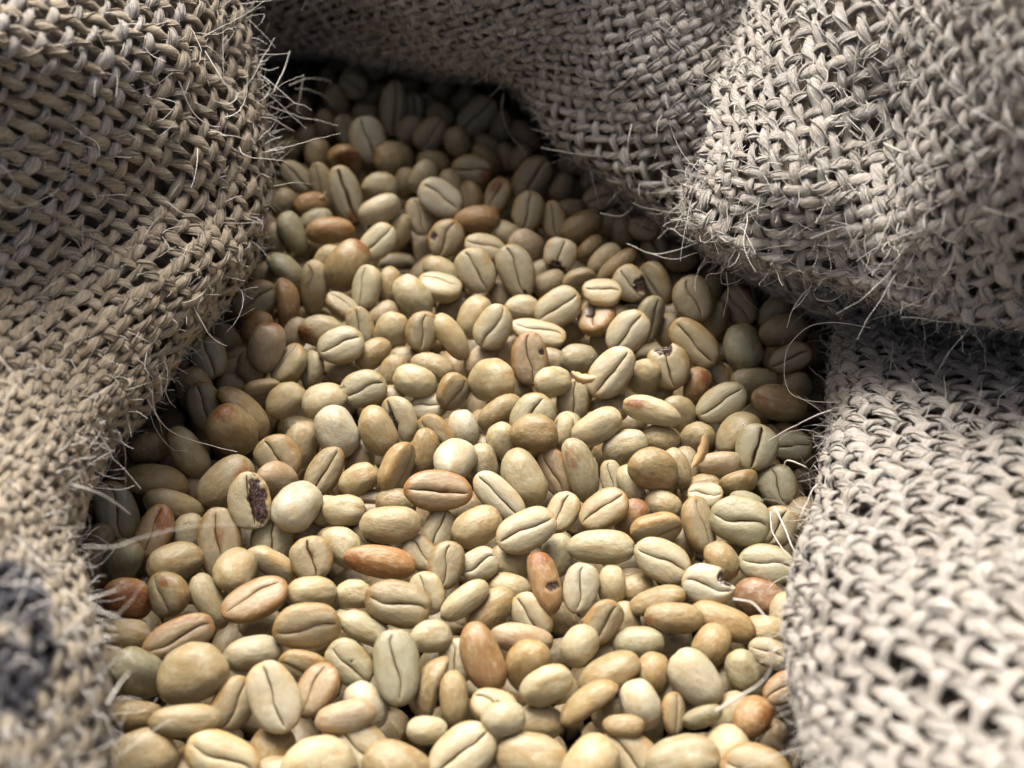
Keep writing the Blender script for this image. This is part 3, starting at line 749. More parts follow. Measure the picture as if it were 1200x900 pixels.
# x, y, z (mm), quaternion, half sizes (mm), tone, roll of the flat face, marks, label
BEANS = [
(-34.99,86.99,-0.1,0.51,0.32,-0.353,0.716,5.74,4.41,2.91,'w',0,'','pale bean with a zigzag crease standing out in the deep back shade'),
(-30.18,103.11,-1.24,0.545,0.478,-0.196,0.661,7.06,3.72,2.46,'n',-20,'','tall upright bean with a long crease in the shade at the very back'),
(-40.75,114.08,-1.27,0.209,0.177,-0.46,0.845,3.87,3.62,2.39,'n',0,'','buff bean, crease up, above left of the tall shaded bean at the back'),
(-8.87,101.77,-2.7,0.792,0.442,-0.193,0.374,5.95,4.15,2.74,'n',0,'','buff bean, crease up, right of the tall shaded bean at the back'),
(-20.22,92,-1.4,0.709,0.579,-0.103,0.389,5.14,3.92,2.59,'t',-20,'','tan bean, crease up, below right of the tall shaded bean at the back'),
(-25.59,95.92,-2.7,0.448,-0.769,-0.407,-0.205,4.1,2.85,1.88,'n',180,'','buff bean, back up, slanting up to the right, right of the zigzag-creased pale bean'),
(-13.28,87.76,-1.4,0.331,-0.475,-0.705,-0.408,4.02,3.22,2.12,'n',180,'','buff bean, back up, upright, above the broad perched pale bean'),
(-27.62,82.52,-2.7,0.435,-0.815,-0.175,0.341,5.79,4.39,2.89,'n',180,'','buff bean, back up, below right of the zigzag-creased pale bean'),
(-40.27,80.86,-1.4,0.247,0.533,-0.615,0.526,5.23,3.96,2.62,'o',20,'stain:.5,-.2,.6,.6','small bean with an orange-red face propped beside the zigzag-creased pale bean'),
(-47.18,84.62,-2.7,0.343,-0.588,-0.675,-0.284,4.01,3.2,2.11,'n',180,'','buff bean, back up, left of the small orange-faced bean'),
(-41.42,95.16,-2.58,0.425,0.399,-0.227,0.78,4.09,2.95,1.94,'n',-20,'','buff bean, crease up, above left of the zigzag-creased pale bean'),
(-45.01,109.28,-2.7,0.332,-0.399,-0.749,-0.412,4.21,3.09,2.04,'n',180,'','buff bean, back up, above left of the zigzag-creased pale bean'),
(-18,101.77,-2.7,0.226,-0.271,-0.816,-0.458,3.9,3.04,2.01,'n',180,'','buff bean, back up, right of the tall shaded bean at the back'),
(-51.32,75.16,-2.7,0.315,0.242,-0.4,0.826,4.58,3.01,1.99,'p',0,'','cream bean, crease up, above left of the torn-lipped bean'),
(-44.29,70.79,-2.7,0.59,0.156,-0.531,0.588,6.22,3.16,2.08,'n',35,'','buff bean, crease up, above right of the torn-lipped bean'),
(-38.68,66.38,-1.4,0.506,0.313,-0.338,0.729,6.91,3.58,2.37,'p',0,'open stain:-.85,0,.4,.35','large bean split wide along its crease with a brown lower tip'),
(-46.76,64.17,-2.62,0.454,-0.877,-0.154,0.033,4.34,2.85,1.88,'o',180,'torn','brownish bean with a torn lip of skin near the left fold'),
(-49.52,52.93,-2.52,0.384,-0.382,-0.833,-0.109,5.23,3.07,2.03,'g',150,'','greenish grey bean, back up, below left of the torn-lipped bean'),
(-44.89,57.59,-2.79,0.443,-0.866,-0.233,-0.001,4.03,2.85,1.88,'g',180,'','greenish grey bean, back up, above left of the flat orange-tinted bean'),
(-41.19,52.36,-1.4,0.448,-0.89,-0.065,0.048,5.71,3.1,2.05,'o',180,'','smooth orange-tinted bean lying flat below the torn-lipped bean'),
(-30.89,69.64,-1.4,0.462,-0.885,-0.054,0.023,4.38,3.22,2.13,'p',180,'','cream bean, back up, right of the wide-split bean'),
(-29.88,56.78,0.87,0.596,-0.774,-0.212,-0.027,5.11,3.23,2.13,'w',160,'','whitish bean, back up, below right of the wide-split bean'),
(-20.69,73.29,-1.4,0.549,-0.645,-0.503,-0.174,4.42,3.23,2.13,'p',160,'','cream bean, back up, above left of the broad perched pale bean'),
(-18.8,81.43,-2.7,0.459,-0.878,0.115,0.07,4.24,2.85,1.88,'t',180,'','tan bean, back up, above the broad perched pale bean'),
(-9.65,76.38,-1.4,0.884,0.465,0.034,-0.034,4.97,3.66,2.42,'t',0,'stain:.8,-.3,.4,.4','tan bean, crease up, above right of the broad perched pale bean'),
(-6.19,82.34,-2.7,0.284,-0.372,-0.765,-0.442,4.52,2.92,1.93,'t',180,'','tan bean, back up, above the puckered orange bean'),
(-14.16,70.88,-2.73,0.258,-0.553,-0.723,-0.324,4.67,2.85,1.88,'n',180,'','buff bean, back up, above right of the broad perched pale bean'),
(-16.63,61.64,0.58,0.914,0.293,0.184,-0.21,5.42,4.1,2.71,'w',18,'','broad pale bean, crease facing up, perched on a narrow bean behind it'),
(-9.18,67.27,-2.67,0.643,0.036,-0.599,0.475,3.9,3.15,2.08,'t',50,'','small tan bean, lying on its edge, above the puckered orange bean'),
(-3.49,66.93,-2.7,0.805,0.253,-0.321,0.43,4.88,2.95,1.95,'n',20,'stain:.6,.3,.5,.5','buff bean, crease up, above right of the puckered orange bean'),
(-8.14,55.3,-0.38,0.451,-0.891,-0.035,-0.024,5.23,3.12,2.06,'o',180,'stain:.85,-.3,-.1,.3','plump orange bean with a puckered tip beside the broad perched pale bean'),
(-21.43,60.19,-3.38,0.476,0.327,-0.287,0.765,4.56,3.07,2.03,'p',-10,'','cream bean, crease up, upright, below left of the broad perched pale bean'),
(-14.92,49.19,-1.4,0.771,0.396,-0.203,0.455,4.56,3.94,2.6,'t',0,'hole:-.15,.75,.35,.24','tan bean with an insect-eaten notch on the side of its crease'),
(-25.85,55.6,-3.67,0.324,-0.692,-0.61,-0.21,3.91,2.86,1.89,'n',180,'','small buff bean, back up, left of the side-notched bean'),
(-30.02,47.62,-1.4,0.855,0.353,-0.159,0.345,4.91,3.47,2.29,'p',10,'','cream bean, crease up, above right of the big ring-tipped tan bean'),
(4.29,72.85,-1.4,0.704,0.539,-0.145,0.439,6.1,4.08,2.7,'t',-20,'','tan bean, crease up, above right of the puckered orange bean'),
(3.58,59.38,-1.19,0.708,0.356,-0.28,0.541,4.66,3.53,2.33,'n',0,'','buff bean, crease up, upright, above left of the black-ended bean'),
(9.89,58.44,-2.91,0.617,0.175,-0.467,0.609,4.54,2.95,1.95,'n',20,'','buff bean, crease up, above the black-ended bean'),
(21.48,67.35,-2.7,0.874,0.443,-0.117,0.159,5.15,3.34,2.21,'n',0,'','buff bean, crease up, above right of the black-ended bean'),
(15.94,53.57,-1.4,0.496,-0.828,-0.241,-0.1,5.22,3.39,2.24,'t',170,'','tan bean, back up, above right of the black-ended bean'),
(-1.32,53.98,-3.73,0.433,-0.884,0.171,0.046,4.25,2.86,1.89,'p',180,'','cream bean, back up, below right of the puckered orange bean'),
(29.71,52.55,-1.03,0.924,0.37,0.004,-0.094,3.87,2.85,1.88,'t',10,'','small tan bean, crease up, above the chewed-corner bean'),
(-55.13,29.06,-2.7,0.862,0.43,-0.03,0.265,5.18,3.89,2.57,'t',0,'','tan bean, crease up, left of the rust-streaked upright bean'),
(-47.73,28.35,-2.7,0.603,-0.352,-0.707,0.114,5.41,3.25,2.15,'o',120,'stain:0,.1,.6,.6','narrow upright bean stained rusty brown down its middle, near the left fold'),
(-42.68,33.57,-2.75,0.441,-0.579,-0.645,-0.233,5.96,3.12,2.06,'n',170,'stain:-.2,.6,-.3,.4 torn','upright bean with orange skin peeling off its lower left flank'),
(-49.22,38.44,-1.4,0.088,0.929,-0.118,-0.34,4.81,3.48,2.3,'g',-120,'','greenish grey bean, lying on its edge, above left of the peeling bean'),
(-35.39,36.09,1.25,0.48,-0.734,-0.461,-0.137,6.29,4.43,2.93,'t',170,'stain:.9,0,-.2,.5','large tan bean leaning over another, a ring mark on its orange tip'),
(-40.64,41.46,-1.4,0.365,-0.755,-0.528,-0.132,3.9,2.85,1.88,'n',180,'','small buff bean, back up, left of the big ring-tipped tan bean'),
(-30.79,29.82,-0.08,0.765,0.071,-0.449,0.457,5.05,3.6,2.38,'p',45,'stain:-.8,-.3,0,.35','cream bean, lying on its edge, below right of the big ring-tipped tan bean'),
(-26.38,31.83,-1.42,0.332,-0.659,-0.627,-0.249,4.73,2.85,1.88,'t',180,'','small tan bean, back up, below right of the big ring-tipped tan bean'),
(-36.17,25.37,-1.4,0.951,-0.017,0.269,-0.151,3.9,2.99,1.97,'n',50,'','small buff bean, lying on its edge, above right of the orange-blotched bean'),
(-31.62,19.13,-1.4,0.56,0.245,-0.363,0.703,4.24,2.89,1.91,'n',10,'','buff bean, crease up, right of the orange-blotched bean'),
(-25.01,16.76,-1.4,0.472,-0.642,-0.471,-0.378,4.82,3.65,2.41,'n',180,'','buff bean, back up, left of the green-topped bean'),
(-39.41,17.04,-1.04,0.407,-0.911,0.058,0.045,5.02,3.42,2.26,'n',180,'stain:-.6,.2,-.5,.5','cream bean with an orange blotch on its lower left side'),
(-34.57,9.02,1.94,0.928,0.334,-0.024,0.164,4.66,3.8,2.51,'p',10,'','cream bean, crease up, below right of the orange-blotched bean'),
(-28.36,9.65,-0.56,0.393,-0.852,-0.337,-0.081,4.25,2.79,1.84,'t',180,'','tan bean, back up, below left of the green-topped bean'),
(-49.48,7.81,2.68,0.405,-0.647,-0.592,-0.258,5.19,3.75,2.48,'k',180,'stain:.95,.1,-.2,.42','pinkish upright bean with a dark brown cap at its top end'),
(-52.96,17.51,-0.65,0.406,-0.766,-0.477,-0.147,3.89,2.96,1.96,'o',180,'','orange-brown bean, back up, above left of the brown-capped pink bean'),
(-44.7,6.59,-1.4,0.876,-0.057,-0.343,0.335,4.78,3.8,2.51,'n',60,'','buff bean, lying on its edge, below right of the brown-capped pink bean'),
(-52.91,7.49,-1.89,0.355,-0.615,-0.664,-0.236,3.89,2.84,1.88,'n',180,'','small buff bean, back up, below left of the brown-capped pink bean'),
(-61.34,7.75,0,0.521,0.322,-0.262,0.746,4.44,3.55,2.35,'g',0,'','greenish grey bean, crease up, left of the brown-capped pink bean'),
(-62.96,-0.36,-1.4,0.507,-0.397,-0.66,-0.388,4.9,3.71,2.45,'n',180,'','buff bean, back up, above left of the orange-rimmed smooth bean'),
(-60.07,-5.25,-1.4,0.514,0.259,-0.33,0.748,5.17,3.48,2.3,'t',10,'','tan bean, crease up, above left of the orange-rimmed smooth bean'),
(-51.56,-7.48,-0.2,0.22,0.889,-0.122,-0.381,6.8,3.68,2.43,'t',-110,'','tan bean, lying on its edge, above right of the orange-rimmed smooth bean'),
(-49.64,-0.05,-1.4,0.653,0.747,0.089,0.085,3.9,2.69,1.78,'t',-50,'','small tan bean, lying on its edge, below the brown-capped pink bean'),
(-44.42,-4.24,-0.38,0.371,-0.853,-0.367,-0.013,4.31,3.23,2.13,'n',180,'','buff bean, back up, left of the shredded-tip bean'),
(-40.28,6.93,-2.77,0.737,-0.034,-0.513,0.439,3.9,3.09,2.04,'p',60,'','small cream bean, lying on its edge, above the shredded-tip bean'),
(-36.92,-5.51,1.48,0.092,0.981,0.098,0.142,4.71,3.94,2.6,'p',-120,'chip','curved cream bean with a shredded skin tip, overlapping a creased bean'),
(-29.57,-1.76,0.21,0.906,0.399,-0.004,0.14,4.88,3.68,2.43,'g',0,'','greenish grey bean, crease up, right of the shredded-tip bean'),
(-24.21,6.06,-2.7,0.366,-0.734,-0.529,-0.219,3.9,2.85,1.88,'t',180,'','small tan bean, back up, above the black-gapped bean'),
(-7.75,35.4,0.42,0.447,0.227,-0.371,0.782,5.23,3.99,2.63,'p',0,'','cream bean, crease up, left of the pinpricked oval bean'),
(0.94,35.27,0.69,0.491,0.236,-0.365,0.755,6.17,3.92,2.58,'n',0,'hole:-.85,0,.25,.1','long oval bean with a brown pinprick at the lower end of its crease'),
(-6.17,46.06,-1.4,0.952,0.276,0.085,-0.1,4.65,2.95,1.95,'p',20,'','cream bean, crease up, level, below the puckered orange bean'),
(3.8,45.68,-1.4,0.477,-0.8,0.104,0.348,4.84,3.67,2.42,'k',180,'','pinkish bean, back up, above right of the pinpricked oval bean'),
(10.47,41.13,0.39,0.716,0.339,-0.28,0.542,3.85,3.61,2.38,'w',0,'eaten:-.95,0,.1,.62','pale creased bean whose lower end is eaten black'),
(-15.12,37.32,-1.4,0.399,-0.879,0.25,0.079,4.91,2.85,1.88,'n',180,'','buff bean, back up, below the side-notched bean'),
(-21,26.57,0.64,0.225,-0.381,-0.815,-0.374,5.23,3.6,2.38,'p',180,'','cream bean, back up, above the green-topped bean'),
(-15.64,31.09,-0.85,0.993,-0.039,0.1,-0.044,4.95,3.89,2.57,'p',55,'','cream bean, lying on its edge, above the green-topped bean'),
(-7.85,21.88,-1.4,0.32,-0.742,-0.554,-0.201,4.85,3.46,2.29,'n',180,'','buff bean, back up, upright, right of the green-topped bean'),
(-3.78,14.1,2.6,0.774,0.358,-0.212,0.477,4.94,3.7,2.44,'p',0,'','cream bean, crease up, above left of the insect-holed tan bean'),
(2.27,26.57,-2.7,0.423,-0.906,0.001,-0.003,3.9,2.85,1.88,'w',180,'','small whitish bean, back up, below the pinpricked oval bean'),
(5.5,15.26,-0.1,0.984,0.122,0.08,-0.103,5.89,3.01,1.99,'p',35,'','cream bean, crease up, above the insect-holed tan bean'),
(9.58,21.91,1.2,0.887,0.363,-0.145,0.245,5.28,3.91,2.58,'p',5,'','cream bean, crease up, slanting up to the right, left of the holed brown bean'),
(18.82,23.93,3.38,0.989,0.136,0.005,-0.052,4.13,3.31,2.18,'p',35,'','small pale bean sitting on top of the holed brown bean'),
(17.82,20.72,-0.67,0.713,-0.115,-0.098,0.684,5.32,4.03,2.66,'o',15,'hole:-.2,.2,.45,.28','brown bean with a dark hole tucked under a small pale bean'),
(3.49,5.03,2.16,0.631,0.276,-0.298,0.661,5.38,3.73,2.46,'o',0,'hole:.25,-.72,.3,.14','tan bean with an upright crease and a tiny insect hole beside it'),
(-4.41,-1.4,2.08,0.4,-0.832,0.077,-0.377,5.7,4.32,2.85,'n',180,'','large round cream bean, back up, below the insect-holed tan bean'),
(8.21,-1.98,2.45,0.359,-0.89,-0.184,0.214,4.04,3.06,2.02,'p',180,'','cream bean, back up, below right of the insect-holed tan bean'),
(14.02,8.68,-1.26,0.401,-0.9,-0.07,0.155,4.13,3.13,2.06,'n',180,'ring','round bean with a scrap of broken husk at its foot'),
(-12,-1.51,-0.62,0.623,0.602,-0.011,0.5,3.88,3.47,2.29,'t',-40,'','tan bean, lying on its edge, left of the large round cream bean'),
(-16.18,6.56,-1.4,0.392,-0.903,0.152,0.086,4.44,2.85,1.88,'n',180,'','buff bean, back up, below the green-topped bean'),
(-19.12,0.33,0.24,0.393,-0.909,0.099,0.101,4.47,3.27,2.16,'p',180,'','cream bean, back up, above the black-gapped bean'),
(-18.52,14.51,1.12,0.698,0.378,-0.204,0.573,4.28,3.39,2.24,'t',-5,'green','tan bean with a greenish top and an orange-brown crease'),
(-12.34,13.43,1,0.266,-0.378,-0.863,-0.206,5.62,2.68,1.77,'n',160,'','buff bean, back up, slanting up to the left, right of the green-topped bean'),
(-6.25,10.83,-3.49,0.357,-0.832,-0.405,-0.129,3.91,2.86,1.89,'k',180,'','small pinkish bean, back up, above the large round cream bean'),
(-1.37,13.14,-4.04,0.315,-0.699,-0.588,-0.26,3.92,2.87,1.89,'k',180,'','small pinkish bean, back up, left of the insect-holed tan bean'),
(12.2,-2.34,-2.35,0.699,0.284,-0.273,0.596,4.25,3.37,2.23,'t',0,'','tan bean, crease up, below the husk-footed bean'),
(19.51,0.19,2.89,0.825,0.345,-0.208,0.396,5.84,3.89,2.57,'w',0,'','largest white flat bean with a fine slanting crease on top'),
(19.41,-2.89,-3.39,0.392,-0.918,0.057,-0.021,3.91,2.86,1.89,'n',180,'','small buff bean, back up, below the largest white bean'),
(14.48,34.25,-1.1,0.628,0.758,-0.024,0.175,3.89,3.26,2.15,'n',-50,'','small buff bean, lying on its edge, above left of the small pale topper bean'),
(17.74,46.59,-2.7,0.741,-0.521,-0.424,0.021,3.93,3.23,2.13,'t',120,'','small tan bean, lying on its edge, right of the black-ended bean'),
(20.07,40.19,-0.13,0.374,-0.854,-0.34,-0.122,4.57,2.41,1.59,'n',180,'','buff bean, back up, above the small pale topper bean'),
(22.78,37.9,-0.07,0.384,-0.863,-0.304,-0.123,5.26,2.15,1.42,'t',180,'stain:.8,0,-.2,.4','tan bean, back up, above right of the small pale topper bean'),
(-16.32,-2.11,-4.44,0.969,0.227,-0.024,0.089,3.93,2.97,1.96,'p',20,'','small cream bean, crease up, right of the black-gapped bean'),
(38.1,24.65,1.33,0.556,0.205,-0.376,0.712,5.08,4.16,2.74,'n',0,'','pinkish grey flat bean with a fine crease just below the overhanging flap'),
(31.4,32.04,-0.01,0.534,-0.038,-0.669,0.516,5.19,3.61,2.38,'n',50,'','buff bean, lying on its edge, right of the chewed-corner bean'),
(25.36,31.62,-0.08,0.43,0.164,-0.399,0.793,4.24,3.54,2.33,'w',0,'eaten:-.5,-.75,.35,.62','pale bean with one corner chewed dark and ragged'),
(28.43,20.84,-0.81,0.582,0.536,-0.089,0.604,5.17,3.25,2.14,'g',-40,'','greenish grey bean, lying on its edge, below right of the chewed-corner bean'),
(23.61,14.1,1.2,0.837,0.364,-0.203,0.356,5.07,3.83,2.53,'w',0,'','whitish bean, crease up, below right of the holed brown bean'),
(26.1,1.07,0.44,0.447,-0.688,-0.318,-0.475,4.32,3.27,2.16,'n',180,'','buff bean, back up, below left of the hollow-topped bean'),
(31.3,4.03,1.12,0.554,0.196,-0.356,0.726,4.83,4.17,2.75,'n',0,'eaten:.95,0,.1,.55','bean with its top broken open into a dark hollow'),
(36.9,9.89,2.21,0.371,0.102,-0.402,0.831,6,3.67,2.42,'t',0,'','tan oval bean with a straight diagonal crease at the edge of the shade'),
(37.63,2.07,-2.36,0.445,-0.623,-0.627,-0.147,3.92,3.09,2.04,'o',150,'stain:.4,0,-.6,.5','small orange-brown bean, back up, below right of the hollow-topped bean'),
(41.53,6.85,-4,0.426,0,-0.589,0.687,3.92,3.09,2.04,'n',30,'','small buff bean, crease up, below right of the diagonal-creased tan bean'),
(46.99,10.89,0.38,0.01,-0.652,-0.728,-0.214,5.17,3.92,2.58,'g',180,'','greenish grey bean, back up, right of the diagonal-creased tan bean'),
(49.01,3.91,-2.96,0.399,-0.915,0.024,-0.055,5.32,2.88,1.9,'g',180,'','greenish grey bean, back up, level, above left of the red-spotted bean'),
(48.39,26.87,-2.65,0.477,0.147,-0.402,0.767,4.45,3.52,2.32,'t',0,'','tan bean, crease up, right of the pinkish grey flat bean'),
(55.89,25.56,-2.75,0.37,-0.857,-0.271,-0.235,4.44,2.85,1.88,'n',180,'','buff bean, back up, slanting up to the right, above the shaded open-creased bean'),
(56.37,17.77,-1.4,0.406,-0.901,-0.031,-0.149,5.26,3.43,2.26,'n',180,'','buff bean, back up, level, above the shaded open-creased bean'),
(56.69,9.14,-1.4,0.899,0.379,-0.168,0.144,4.7,2.91,1.92,'t',0,'','shaded bean with an open crease against the lower right fold'),
(40.54,-6.91,1.34,0.907,0.32,-0.178,0.209,5.33,3.31,2.19,'g',5,'','greenish grey bean, crease up, above left of the wide-creased grey bean'),
(52.35,-5.4,-0.1,0.402,-0.903,0.148,-0.013,5.58,3.44,2.27,'t',180,'stain:-.5,0,-.6,.3','shaded bean with a dark red spot beside the lower right fold'),
(43.16,23.47,-2.83,0.251,-0.658,-0.62,-0.345,3.9,2.85,1.88,'n',180,'','small buff bean, back up, below right of the pinkish grey flat bean'),
(-52.74,-14.86,1.3,0.471,-0.163,-0.77,-0.398,5.92,4.49,2.96,'t',180,'stain:.8,.3,-.3,.45','smooth tan bean with an orange rim lying on a curved bean'),
(-60.87,-19.14,0.28,0.389,-0.278,-0.875,-0.08,5.58,3.35,2.21,'n',150,'','buff bean, back up, above right of the long tan bean'),
(-69.11,-17.09,-1.01,0.593,-0.775,-0.117,0.186,3.87,3.05,2.01,'t',150,'','small tan bean, back up, above the long tan bean'),
(-66.46,-24.86,-0.91,0.151,0.982,0.053,-0.098,6.64,3.77,2.49,'t',-120,'','long tan bean lying lengthwise against the left fold'),
(-72.72,-30.95,-3.11,0.503,0.309,-0.214,0.778,5.86,3.84,2.53,'g',0,'','greenish grey bean, crease up, below left of the long tan bean'),
(-52.88,-27.01,-0.04,0.39,-0.852,-0.339,-0.08,6.08,4.05,2.67,'n',180,'stain:.5,.2,-.6,.42','long bean with a brown stain across its upper end'),
(-46.94,-34.38,3.43,0.586,0.299,-0.215,0.722,5.31,3.93,2.59,'p',0,'cavity','bean with half its face eaten into a dark glassy cavity'),
(-43.96,-19.2,-1.4,0.416,0.202,-0.369,0.806,4.78,4.19,2.77,'t',10,'','tan bean, crease up, above the bright egg-shaped bean'),
(-43.17,-26.2,-0.1,0.37,-0.825,0.007,0.427,4.56,3.45,2.28,'k',180,'','pinkish bean, back up, above left of the bright egg-shaped bean'),
(-38.34,-34.85,2.79,0.222,-0.822,-0.504,0.143,5.32,4.03,2.66,'w',180,'','bright egg-shaped bean beside the glassy-cavity bean'),
(-35.17,-22.52,-1.4,0.789,0.35,-0.134,0.488,5.15,3.09,2.04,'t',0,'','tan bean, crease up, above right of the bright egg-shaped bean'),
(-40.63,-13.95,-2.7,0.306,-0.695,-0.63,-0.162,4.65,3.17,2.09,'n',180,'','buff bean, back up, below left of the shredded-tip bean'),
(-61.8,-31.64,-1.46,0.566,-0.795,0.128,0.176,5.62,3.08,2.03,'n',150,'','buff bean, back up, below right of the long tan bean'),
(-63.92,-38.05,-1.11,0.804,0.217,-0.189,0.52,5.32,3.36,2.22,'o',20,'stain:.6,-.3,.4,.5','orange-brown bean, crease up, below the long tan bean'),
(-58.57,-36.67,-2.99,0.318,-0.623,-0.693,-0.176,3.91,2.85,1.88,'p',180,'','small cream bean, back up, left of the orange-lined long bean'),
(-52.02,-40.49,-1.51,0.603,0.302,-0.191,0.713,6.46,3.91,2.58,'t',0,'orangecrease','long upright bean with an orange line in its crease'),
(-58.54,-46.65,1.2,0.342,-0.907,-0.231,0.089,5.15,3.43,2.27,'n',180,'','buff bean, back up, above the two-spotted bean'),
(-68.73,-44.48,-1.4,0.488,-0.677,-0.472,-0.285,4.34,3.29,2.17,'g',180,'','greenish grey bean, back up, above the blurred russet bean'),
(-47.39,-49.04,2.33,0.121,-0.767,-0.594,0.208,4.74,3.59,2.37,'n',180,'','buff bean, back up, below right of the orange-lined long bean'),
(-42.51,-45.1,-1.6,0.725,0.631,0.069,-0.268,5.02,3.65,2.41,'p',-45,'','cream bean, lying on its edge, above right of the plate-like orange bean'),
(-35.04,-45.24,0.45,0.565,0.264,-0.226,0.748,3.94,3.74,2.47,'n',0,'orangecrease','buff bean, crease up, below the bright egg-shaped bean'),
(-43.33,-38.04,-3.24,0.691,0.315,-0.167,0.629,3.96,3.76,2.48,'g',0,'','greenish grey bean, crease up, below left of the bright egg-shaped bean'),
(-32.84,-32.52,-1.6,0.352,-0.922,-0.063,0.149,3.97,3,1.98,'p',180,'','small cream bean, back up, right of the bright egg-shaped bean'),
(-32.32,-38.83,-3.49,0.39,-0.88,-0.086,-0.258,4.44,3.36,2.22,'n',180,'','buff bean, back up, left of the half-scorched bean'),
(-33.32,-14.45,0.87,0.247,-0.452,-0.802,-0.301,5.23,3.97,2.62,'w',180,'','whitish bean, back up, below right of the shredded-tip bean'),
(-25.55,-14.67,1.2,0.29,-0.46,-0.772,-0.329,5.22,3.45,2.27,'n',180,'','buff bean, back up, slanting up to the left, below left of the black-gapped bean'),
(-21.3,-9.95,-0.06,0.57,0.059,-0.54,0.616,4.88,3.64,2.4,'p',40,'gap','pale bean with a black gap opened along its side'),
(-28.49,-26.1,-0.03,0.375,-0.876,-0.287,-0.098,3.88,2.84,1.88,'n',180,'','buff bean, back up, above right of the bright egg-shaped bean'),
(-21.73,-24.17,1.2,0.493,0.664,0.114,0.55,5.39,3.89,2.56,'t',-60,'','tan bean, lying on its edge, above left of the orange-rimmed flat bean'),
(-16.29,-19.06,-0.1,0.477,-0.584,-0.653,-0.068,4.76,2.79,1.84,'t',150,'','tan bean, back up, above the orange-rimmed flat bean'),
(-14.31,-12.81,-1.24,0.454,0.083,-0.531,0.711,4.65,3.07,2.03,'t',30,'orangecrease','tan bean, crease up, below right of the black-gapped bean'),
(-9.39,-11.12,-1.46,0.237,-0.56,-0.739,-0.289,4.03,2.97,1.96,'w',180,'','whitish bean, back up, upright, below left of the large round cream bean'),
(-10.55,-22.24,1.81,0.12,-0.802,-0.564,0.157,4.99,3.78,2.49,'w',180,'','whitish bean, back up, above right of the orange-rimmed flat bean'),
(-5.49,-20.31,-1.66,0.237,-0.597,-0.717,-0.271,3.9,2.85,1.88,'n',180,'','small buff bean, back up, above left of the half-covered white bean'),
(-13.32,-31.81,3.44,0.931,0.363,0.033,-0.013,6.18,3.66,2.42,'o',0,'stain:.1,.2,.5,.25 orangecrease','large flat orange-rimmed bean with a reddish crease lying level'),
(-2.32,-31.38,1.2,0.34,0.136,-0.335,0.868,5.78,2.99,1.97,'w',0,'','white flat bean with a thin diagonal crease, partly covered'),
(2.61,-40.76,2.65,0.925,0.3,-0.096,0.212,5.55,3.59,2.37,'p',5,'','broad pale bean, crease up, lying over the half-covered white bean'),
(1.96,-26.61,1.2,0.132,-0.501,-0.807,-0.284,5.86,3.84,2.53,'n',180,'','buff bean, back up, above right of the half-covered white bean'),
(4.2,-17.33,3.55,0.382,-0.924,-0.001,0.003,4.58,3.61,2.38,'t',180,'','round tan bean, back up, resting on a greenish creased bean'),
(3.88,-10.77,1.33,0.819,0.342,-0.185,0.423,4.64,4.01,2.65,'g',0,'','greenish grey bean, crease up, above the round tan bean'),
(-2.27,-8.87,0.4,0.582,-0.745,-0.323,-0.044,4.89,2.98,1.97,'t',150,'','tan bean, back up, below the large round cream bean'),
(-1.89,-16.39,0.07,0.273,-0.506,-0.741,-0.345,3.88,2.83,1.87,'p',180,'','small cream bean, back up, left of the round tan bean'),
(8.43,-21.77,-2.46,0.548,0.076,-0.476,0.684,5.17,3.05,2.02,'o',25,'','orange-brown bean, crease up, below right of the round tan bean'),
(9.92,-13.38,0.16,0.26,-0.722,-0.598,-0.231,3.36,1.79,1.18,'p',180,'','small cream bean, back up, first one right of the round tan bean'),
(9.32,-32.94,-1.4,0.859,0.118,-0.287,0.408,4,3.06,2.02,'p',25,'','cream bean, crease up, above right of the broad overlapping pale bean'),
(-30.36,-34.55,1.01,0.361,-0.931,-0.049,-0.007,3.96,2.87,1.89,'p',180,'','cream bean, back up, right of the bright egg-shaped bean'),
(-21.1,-30.59,-1.4,0.36,-0.933,-0.008,0.01,3.9,2.85,1.88,'t',180,'','small tan bean, back up, left of the orange-rimmed flat bean'),
(-21.61,-39.05,2.28,0.353,-0.936,-0.007,0.006,5.45,3.4,2.25,'n',180,'','buff bean, back up, above the half-scorched bean'),
(-13.24,-36.28,-2.35,0.75,0.298,-0.188,0.559,3.91,2.88,1.9,'n',0,'','small buff bean, crease up, below the orange-rimmed flat bean'),
(-6.07,-38.56,1.2,0.347,-0.896,-0.256,-0.105,4.79,3.42,2.26,'n',180,'','buff bean, back up, below left of the half-covered white bean'),
(-30.11,-41.62,-0.32,0.295,-0.91,0.279,0.088,4.08,3.11,2.05,'p',180,'','cream bean, back up, slanting up to the left, above left of the half-scorched bean'),
(-22.97,-46.65,1.2,0.418,-0.902,0.06,0.091,6.2,2.89,1.91,'o',170,'stain:-.7,.3,-.5,.6','bean scorched brown on its left half'),
(-16.44,-41.81,-2.49,0.913,0.15,0.216,-0.313,3.92,2.96,1.95,'t',20,'','tan bean, crease up, slanting up to the left, right of the half-scorched bean'),
(-11.51,-47.41,1.26,0.734,0.281,-0.193,0.587,4.23,3.14,2.07,'t',0,'','tan bean, crease up, upright, above right of the large slant-creased bean'),
(-5.73,-46,-0.16,0.919,0.335,-0.061,0.201,3.55,2.97,1.96,'p',0,'','cream bean, crease up, below left of the broad overlapping pale bean'),
(-0.36,-43.57,-2.85,0.34,-0.94,-0.006,0.016,4.28,3.5,2.31,'n',180,'','buff bean, back up, below left of the broad overlapping pale bean'),
(7.98,-41.68,-2.7,0.202,-0.68,-0.669,-0.221,3.91,2.85,1.88,'g',180,'','small greenish grey bean, back up, above the black-slotted orange bean'),
